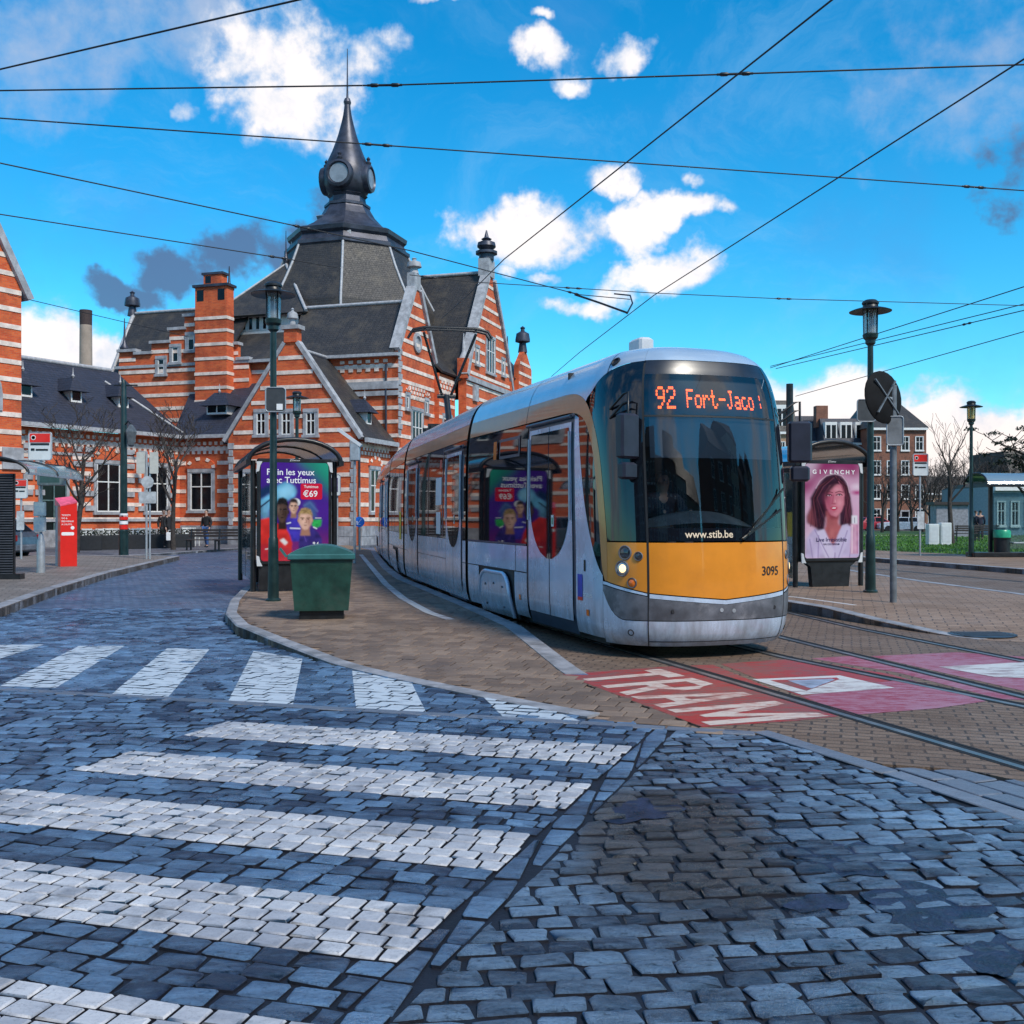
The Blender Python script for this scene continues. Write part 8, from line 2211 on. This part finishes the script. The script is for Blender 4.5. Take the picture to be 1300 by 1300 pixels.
# ================================================================== TREES
def tree_geo(seed, h, spread, trunk_r, levels=4, kids=4, first=.35, lean=0.0, upward=.35, twig=.010):
    rnd = random.Random(seed); tr = MB(); cr = MB()
    def grow(p, d, L, r, lev, mb):
        pts = [p.copy()]; q = p.copy(); dd = d.copy(); n = 4
        for i in range(n):
            dd = (dd + Vector((rnd.uniform(-1, 1), rnd.uniform(-1, 1), rnd.uniform(-.6, 1) * .8)) * (.10 + .06 * lev)).normalized(); q = q + dd * L / n; pts.append(q.copy())
        rs = [max(twig, r * (1 - .55 * i / n)) for i in range(n + 1)]
        mb.tube(pts, rs, 8 if lev == 0 else (5 if lev == 1 else 3), lev == 0)
        if lev >= levels: return
        m = kids if lev else kids + 3
        for k in range(m):
            f = first + (1 - first) * (k + rnd.random()) / m if lev == 0 else .25 + .75 * (k + rnd.random()) / m
            i = min(n - 1, int(f * n)); b = pts[i].lerp(pts[i + 1], f * n - i) if i < n else pts[-1]
            a = rnd.uniform(0, 2 * math.pi); out = Vector((math.cos(a), math.sin(a), 0)); ax = (pts[i + 1] - pts[i]).normalized()
            nd = (ax * rnd.uniform(.35, .8) + out * rnd.uniform(.6, 1.0) * spread + Vector((0, 0, upward))).normalized()
            grow(b, nd, L * rnd.uniform(.42, .62), max(twig, rs[i] * .55), lev + 1, cr)
    grow(Vector((0, 0, 0)), Vector((lean, 0, 1)).normalized(), h * .72, trunk_r, 0, tr)
    return tr, cr
def make_tree(loc, label, geo, group, bark=None, leaves=None):
    t = thing('bare_tree', label, 'tree', loc, 0, group); geo[0].build('trunk', bark or M['bark'], t); geo[1].build('crown', bark or M['bark'], t, fix=False)
    if leaves: leaves.build('foliage', m_foli, t, fix=False, kind='stuff')
    return t
G1 = tree_geo(5, 5.2, .9, .13, 4, 4, .30)
GT = 'small bare trees in front of the left wing'
make_tree(place(97, 40.5, .10), 'small bare tree in front of the left wing, above the ticket machine', G1, GT)
G2 = tree_geo(9, 5.4, .85, .12, 4, 4, .42)
make_tree(place(220, 44.0, .10), 'small bare tree by the walkers, left of the benches', G2, GT)
GR = 'bare trees beyond the lawn'
G3 = tree_geo(21, 5.6, .6, .14, 3, 4, .35)
make_tree(place(1209, 52, .10), 'tall thin bare tree with a bent tip beyond the bench', G3, GR)
G4 = tree_geo(33, 6.0, .8, .16, 4, 4, .3)
proto = make_tree(place(1192, 95, 0), 'bare tree beyond the lawn, right of the corner brick building', G4, GR)
G5 = tree_geo(41, 5.6, .9, .15, 4, 4, .25)
proto2 = make_tree(place(1172, 90, 0), 'bare tree beyond the lawn, at the corner of the brick building', G5, GR)
for i, (px, w) in enumerate(((1181, 'just right of the lawn stop sign'), (1201, 'above the pale utility cabinets'), (1216, 'behind the right end of the kiosk'), (1226, 'directly left of the amber lamp pole'), (1246, 'directly right of the amber lamp pole'), (1256, 'above the left end of the right shelter roof'), (1268, 'above the green topped waste bin'), (1281, 'second from the right edge of the picture'), (1292, 'at the right edge of the picture'))):
    copy_tree((proto, proto2)[i % 2], loc=place(px, 84 + (i * 17) % 34, 0), rot=i * 1.3, label='bare tree of the far row, ' + w)
for i, (px, w) in enumerate(((1120, 'left half of the corner brick building, above the red car'), (1140, 'middle of the corner brick building, above the white and blue car'), (1158, 'right half of the corner brick building'))): copy_tree((proto2, proto)[i % 2], loc=place(px, 88 + i * 3, 0), rot=i * 2.1, label='bare tree before the ' + w)
# dark tufted tree at the right edge
G6 = tree_geo(52, 5.0, 1.25, .17, 3, 4, .42, -.02, .12, .014); lv = MB(); rn2 = random.Random(5)
tips = [Vector(G6[1].v[i]) for i in range(len(G6[1].v) - 1, 0, -23)]
for q in rn2.sample(tips, min(70, len(tips))):
    if q.z > 2.8: leafclump(lv, q, .28, .28, .10, 26, .07, rn2)
make_tree(place(1305, 40.0, .10), 'spreading tree with dark tufts of leaves at the right edge behind the shelter', G6, GR, None, lv)

# cabinets, benches beyond the tracks
cbn = thing('utility_cabinet', 'pair of pale grey utility cabinets on the lawn left of the lamp', 'cabinet', place(1192, 50, .14), 0)
for x in (-.32, .28):
    mb = MB(); mb.bbox(x - .26, x + .26, -.2, .2, 0, 1.05 + x * .1, .02); c_ = mb.build('cabinet_box', m_signw, cbn); mb = MB(); mb.box(x - .2, x + .2, -.212, -.202, .15, .9); mb.build('door', M['lightgrey'], c_)
for px, Y, lab in ((1226, 57, 'dark bench on the lawn left of the amber lamp pole'), (1248, 58, 'dark bench on the lawn right of the amber lamp pole')): copy_tree(b1, loc=place(px, Y, .14), rot=R(180), label=lab, group='benches on the lawn')
ts = thing('transformer_kiosk', 'small kiosk with dark roof behind the benches, among the bare trees', 'kiosk', place(1205, 70, .1), 0)
mb = MB(); mb.bbox(-1.1, 1.1, -.5, .5, 0, 2.2, .03); mb.build('kiosk_body', mat('kiosk_grey', (.22, .22, .25), .6), ts); mb = MB(); mb.box(-1.3, 1.3, -.7, .7, 2.2, 2.4); mb.build('roof', M['wood'], ts)
# timber mast by the mirror
tmst = thing('wooden_mast', 'dark slender mast rising behind the right side of the tram', 'mast', place(1002.5, 38, .1), 0)
mb = MB(); mb.lathe([(.15, 0), (.13, 6.2), (.13, 6.35)], 10); mb.build('pole', M['black'], tmst); mb = MB(); mb.bar((-.6, 0, 5.2), (.1, 0, 5.35), .05); mb.build('arm', M['black'], tmst)

# ================================================================== FAR BUILDINGS
def house(name, label, px0, px1, Y, ytop, wallm, roofm, storeys, nw, roofh=2.6, depth=9.0, hip=False, face=None, framem=None, side=True, dormers=0, rot=0.0, group=None, ground=True):
    a, b = place(px0, Y), place(px1, Y); W = (b - a).length; ze = H + (HZ - ytop) / F * Y
    t = thing(name, label, 'building', a, rot, group)
    mb = MB(); mb.box(0, W, 0, depth, -.05, ze); w = mb.build('wall', wallm, t)
    mb = MB(); e = .25
    if hip: mb.add([(-e, -e, ze), (W + e, -e, ze), (W + e, depth + e, ze), (-e, depth + e, ze), (W * .3, depth / 2, ze + roofh), (W * .62, depth / 2, ze + roofh)], [(0, 1, 5, 4), (1, 2, 5), (2, 3, 4, 5), (3, 0, 4), (3, 2, 1, 0)], False)
    else: mb.add([(0, -e, ze), (W, -e, ze), (W, depth, ze), (0, depth, ze), (0, 1.6, ze + roofh), (W, 1.6, ze + roofh), (W, depth - 2, ze + roofh), (0, depth - 2, ze + roofh)], [(0, 1, 5, 4), (4, 5, 6, 7), (2, 3, 7, 6), (1, 2, 6, 5), (3, 0, 4, 7), (3, 2, 1, 0)], False)
    mb.build('roof', roofm, t)
    mb = MB(); mb.box(-.05, W + .05, -.32, -.01, ze - .28, ze - .02); mb.build('cornice', M['white'], t)
    fh = (ze - .6) / storeys
    for s in range(storeys):
        for i in range(nw):
            if s == 0 and i == nw // 2 and ground:
                window(w, 's', 0, W * (i + .5) / nw, .05, min(1.1, W / nw * .5), fh * .72, -1, 1, 1, M['wood'], name='door')
            else: window(w, 's', 0, W * (i + .5) / nw, s * fh + fh * .28, min(1.25, W / nw * .52), fh * .56, -1, 2, 2, framem or M['white'], surround=False)
    if side:
        for s in range(storeys):
            for i in range(2): window(w, 't', W, depth * (i + .5) / 2, s * fh + fh * .28, 1.1, fh * .56, 1, 2, 2, framem or M['white'], surround=False)
    for i in range(dormers):
        x = W * (i + .5) / dormers; mb = MB(); mb.box(x - .7, x + .7, .1, 1.6, ze + .1, ze + roofh * .82); d_ = mb.build('dormer', M['white'], t)
        for q in (-.32, .32):
            mb = MB(); mb.box(x + q - .24, x + q + .24, .08, .095, ze + .35, ze + roofh * .7); mb.build('pane', M['pane'], d_)
    return t, W, ze
m_pal = mat('pale_render', (.42, .36, .32), .8, var=.1); m_ochre = mat('ochre_brick', (.36, .22, .14), .8, var=.15)
hg = 'houses beyond the lawn'
t_, W_h, ze_h = house('brick_house', 'dark red brick corner building with hipped roof and white windows beyond the lawn', 1104, 1176, 118, 543, M['redbrick'], M['slate2'], 4, 4, 4.6, 11, True, group=hg)
t_, W_h2, z2 = house('brick_house', 'red brick row house with dormers, directly left of the corner building', 1046, 1103.5, 121, 562, M['redbrick'], M['slate'], 3, 5, 3.0, 9, False, side=False, dormers=3, group=hg)
mb = MB(); mb.box(-.3, 1.1, 2, 3.2, z2 + 2, z2 + 4.6); mb.build('chimney', M['redbrick'], t_)
t_, _, z3 = house('brick_house', 'pale house with a dark roof left of the row house with dormers', 1012, 1045.5, 124, 560, m_pal, M['slate'], 3, 3, 3.2, 9, False, side=False, group=hg)
house('brick_house', 'grey brown house showing between the tram and the pale house', 975, 1011.5, 112, 548, m_ochre, M['slate2'], 3, 3, 3.6, 9, False, side=False, dormers=1, group=hg)
t_, W4, z4 = house('brick_house', 'house with a pitched brown roof behind the tufted tree at the right edge', 1284, 1380, 96, 612, m_ochre, M['slate2'], 2, 4, 3.0, 10, False, side=False, group=hg)
house('glazed_pavilion', 'low bluish building with large glass front beyond the right shelter', 1262, 1420, 74, 618, mat('bluish_render', (.20, .26, .30), .6, var=.15), M['lead'], 1, 9, .3, 9, False, side=False)
house('brick_house', 'long low brick house far beyond the bare trees', 1176.5, 1261, 150, 626, m_ochre, M['slate2'], 2, 9, 2.5, 9, False, side=False, group=hg)
# smokestack
stk = thing('smokestack', 'tall pale smokestack with a dark top behind the left wing', 'chimney stack', place(109, 150, 0), 0)
z_ = lambda py: H + (HZ - py) / F * 150
mb = MB(); mb.lathe([(1.05, 0), (.86, z_(413))], 20); mb.build('shaft', mat('stack_concrete', (.33, .25, .20), .8, var=.2, scale=.4), stk)
mb = MB(); mb.lathe([(.86, z_(413) + .01), (.88, z_(394)), (.6, z_(394)), (.6, z_(398))], 20); mb.build('stack_top', mat('stack_top_brown', (.05, .03, .028), .8), stk)

# houses across the street behind the viewer (seen in the tram's windows)
hb = 'town houses across the street behind the viewer'
def back_house(x0, w, Yb, hgt, wm, label, nw, st):
    t = thing('town_house', label, 'building', (x0 + w, Yb, 0), R(180), hb)
    mb = MB(); mb.box(0, w, 0, 9, -.05, hgt); wl = mb.build('wall', wm, t)
    mb = MB(); mb.add([(0, -.3, hgt), (w, -.3, hgt), (w, 9, hgt), (0, 9, hgt), (0, 4, hgt + 3.4), (w, 4, hgt + 3.4)], [(0, 1, 5, 4), (2, 3, 4, 5), (1, 2, 5), (3, 0, 4), (3, 2, 1, 0)], False); mb.build('roof', M['slate2'], t)
    for s in range(st):
        for i in range(nw): window(wl, 's', 0, w * (i + .5) / nw, 1.0 + s * (hgt - 1) / st, 1.1, (hgt - 1) / st * .6, -1, 2, 2, M['white'], surround=False)
wm3 = [M['redbrick'], m_pal, m_ochre, M['redbrick'], mat('cream_render', (.5, .45, .36), .8, var=.1)]
x = -34
for i, (w, hgt) in enumerate(((8, 10.5), (7, 12), (9, 11), (7, 13), (8, 10), (9, 12.5), (7, 11.5), (9, 10.5))):
    back_house(x, w, -24 - (i % 2) * .4, hgt, wm3[i % 5], 'town house across the street behind the viewer, %s' % ('of dark red brick', 'with pale render', 'of ochre brick', 'of red brick beside the ochre one', 'with cream render', 'of red brick, the widest', 'with pale render, at the right', 'of ochre brick, at the right end')[i], 3, 3 if hgt < 11.5 else 4); x += w

# ================================================================== OVERHEAD WIRES
m_wire = mat('wire', (.012, .013, .016), .6, var=.1)
def wire(name, label, pts, r=.012, knots=(), group=None, sag=0.0):
    P = [at(*p) if not isinstance(p, Vector) else p for p in pts]
    # extend a little way past both ends, on the same line
    full = []
    for a, b in zip(P, P[1:]):
        for i in range(8): 
            f = i / 8; q = a.lerp(b, f); q.z -= sag * 4 * f * (1 - f); full.append(q)
    full.append(P[-1]); o = full[0]
    t = thing(name, label, 'overhead wire', o, 0, group)
    mb = MB(); mb.tube([p - o for p in full], r, 6); mb.build('strand', m_wire, t)
    for (i, f) in knots:
        q = P[i].lerp(P[i + 1], f); q.z -= sag * 4 * f * (1 - f); d = (P[i + 1] - P[i]).normalized()
        mb = MB()
        for dx in (-.12, .12): mb.tube([q - o + d * (dx - .06), q - o + d * (dx - .03), q - o + d * (dx + .03), q - o + d * (dx + .06)], [r, r * 2.6, r * 2.6, r], 8)
        mb.tube([q - o - d * .2, q - o + d * .2], r * 1.5, 6); mb.build('insulator', M['black'], t)
GW = 'span wires across the square'
def ext(a, b, f): return Vector(a) + (Vector(b) - Vector(a)) * f
def line2(p, q, lo, hi): A, B_ = at(*p), at(*q); return [ext(A, B_, lo), ext(A, B_, hi)]
wire('contact_wire', 'contact wire running from the pantograph over the viewer, left of the two', [at(560, 405, 25.2), at(597, 372, 20.5), at(640, 329, 17.3), at(1056, 0, 8.6), ext(at(640, 329, 17.3), at(1056, 0, 8.6), 1.8)], .009, (), 'contact wires above the tracks')
wire('contact_wire', 'contact wire above the second track, ending behind the tram roof', [at(700, 478, 34), at(735, 448, 27.3), at(830, 375, 20.2), at(1300, 75, 9.75), ext(at(830, 375, 20.2), at(1300, 75, 9.75), 1.6)], .009, (), 'contact wires above the tracks')
wire('span_wire', 'short span wire crossing the top left corner of the sky', line2((0, 88, 11.0), (382, -1, 9.0), -.6, 1.6), .009, (), GW)
wire('span_wire', 'topmost long wire, in front of the spire spike', [*line2((0, 115, 12.0), (500, 108, 11.6), -.5, 1.0), at(1300, 82, 11.2), ext(at(500, 108, 11.6), at(1300, 82, 11.2), 1.5)], .009, [(0, .985), (1, .55)], GW)
wire('span_wire', 'long wire crossing the middle of the onion spire', line2((0, 150, 12.8), (1300, 242, 15.6), -.4, 1.4), .009, [(0, .402), (0, .745)], GW)
wire('span_wire', 'wire descending from the left across the spire skirt', [*line2((0, 207, 14.6), (400, 292, 17.8), -.5, 1.0), at(520, 318, 18.8), at(735, 374, 22.6), at(800, 380, 23)], .010, [(0, .97), (2, .96)], GW)
wire('span_wire', 'lower wire from the left passing over the smoke cloud', [*line2((0, 272, 17.0), (360, 328, 19.8), -.5, 1.0), at(430, 340, 20.5)], .010, [(0, .985)], GW)
wire('span_wire', 'wire from the great gable over the tram to the right edge', [at(520, 349, 22.6), at(600, 358, 22.8), at(830, 372, 23.2), at(985, 379, 23.6), at(1300, 388, 24.5), at(1700, 400, 25)], .009, [(0, .3), (1, .55), (3, .03)], GW)
wire('span_wire', 'thin wire at the left between the end pavilion and the smokestack', [at(10, 374, 38), at(150, 407, 44), at(240, 428, 49)], .014, (), GW)
for i, (a, b, lab) in enumerate((((978, 467, 40), (1300, 364, 24), 'upper slanting wire right of the tram, passing behind the lamp head'), ((978, 465, 42), (1300, 386, 27), 'middle slanting wire right of the tram roof'), ((985, 468, 40), (1300, 394, 26), 'slanting wire with an insulator near the right edge'), ((1010, 503, 45), (1300, 421, 28), 'lowest slanting wire right of the tram, above the pale cloud'))):
    wire('span_wire', lab, line2(a, b, 0, 1.35), .013, [(0, .62)] if i == 2 else (), GW)
# curved hanger of the second contact wire
hgo = at(800, 378, 22.9); hk = thing('wire_hanger', 'bent steel wire hanger where the second contact wire meets the span wire', 'wire hanger', hgo, 0)
mb = MB(); mb.tube([at(730, 374, 22.8) - hgo, at(760, 384, 22.3) - hgo, at(796, 397, 21.6) - hgo], .025, 6); mb.tube([at(780, 373, 23) - hgo, at(800, 375, 22.6) - hgo, at(803, 385, 22.2) - hgo, at(796, 398, 21.6) - hgo], .018, 6); mb.build('hanger_arm', M['black'], hk)

x = 37.5
for i, (w, hgt) in enumerate(((9, 17), (7, 19.5), (8, 15.5), (10, 18), (8, 20))):
    back_house(x, w, -23 - (i % 2) * .5, hgt, wm3[(i + 3) % 5], 'tall town house behind the viewer on the right, %s' % ('of red brick, the nearest', 'with cream render', 'of dark red brick', 'with pale render', 'of ochre brick, the tallest')[i], 3, 5); x += w + (2.5 if i == 1 else .0)
house('brick_house', 'red brick house outside the right of the picture, beyond the lawn', 1425, 1515, 105, 560, M['redbrick'], M['slate'], 3, 4, 3.0, 9, False, side=False, group=hg)
house('brick_house', 'pale house farther outside the right of the picture, beyond the lawn', 1515.5, 1640, 108, 570, m_pal, M['slate2'], 3, 5, 3.2, 9, False, group=hg)
for px, Y, w in ((1390, 80, 'beyond the right shelter, outside the picture'), (1450, 72, 'before the red brick house outside the picture'), (1540, 76, 'before the pale house outside the picture')):
    copy_tree(proto, loc=place(px, Y, 0), rot=px, label='bare tree ' + w)
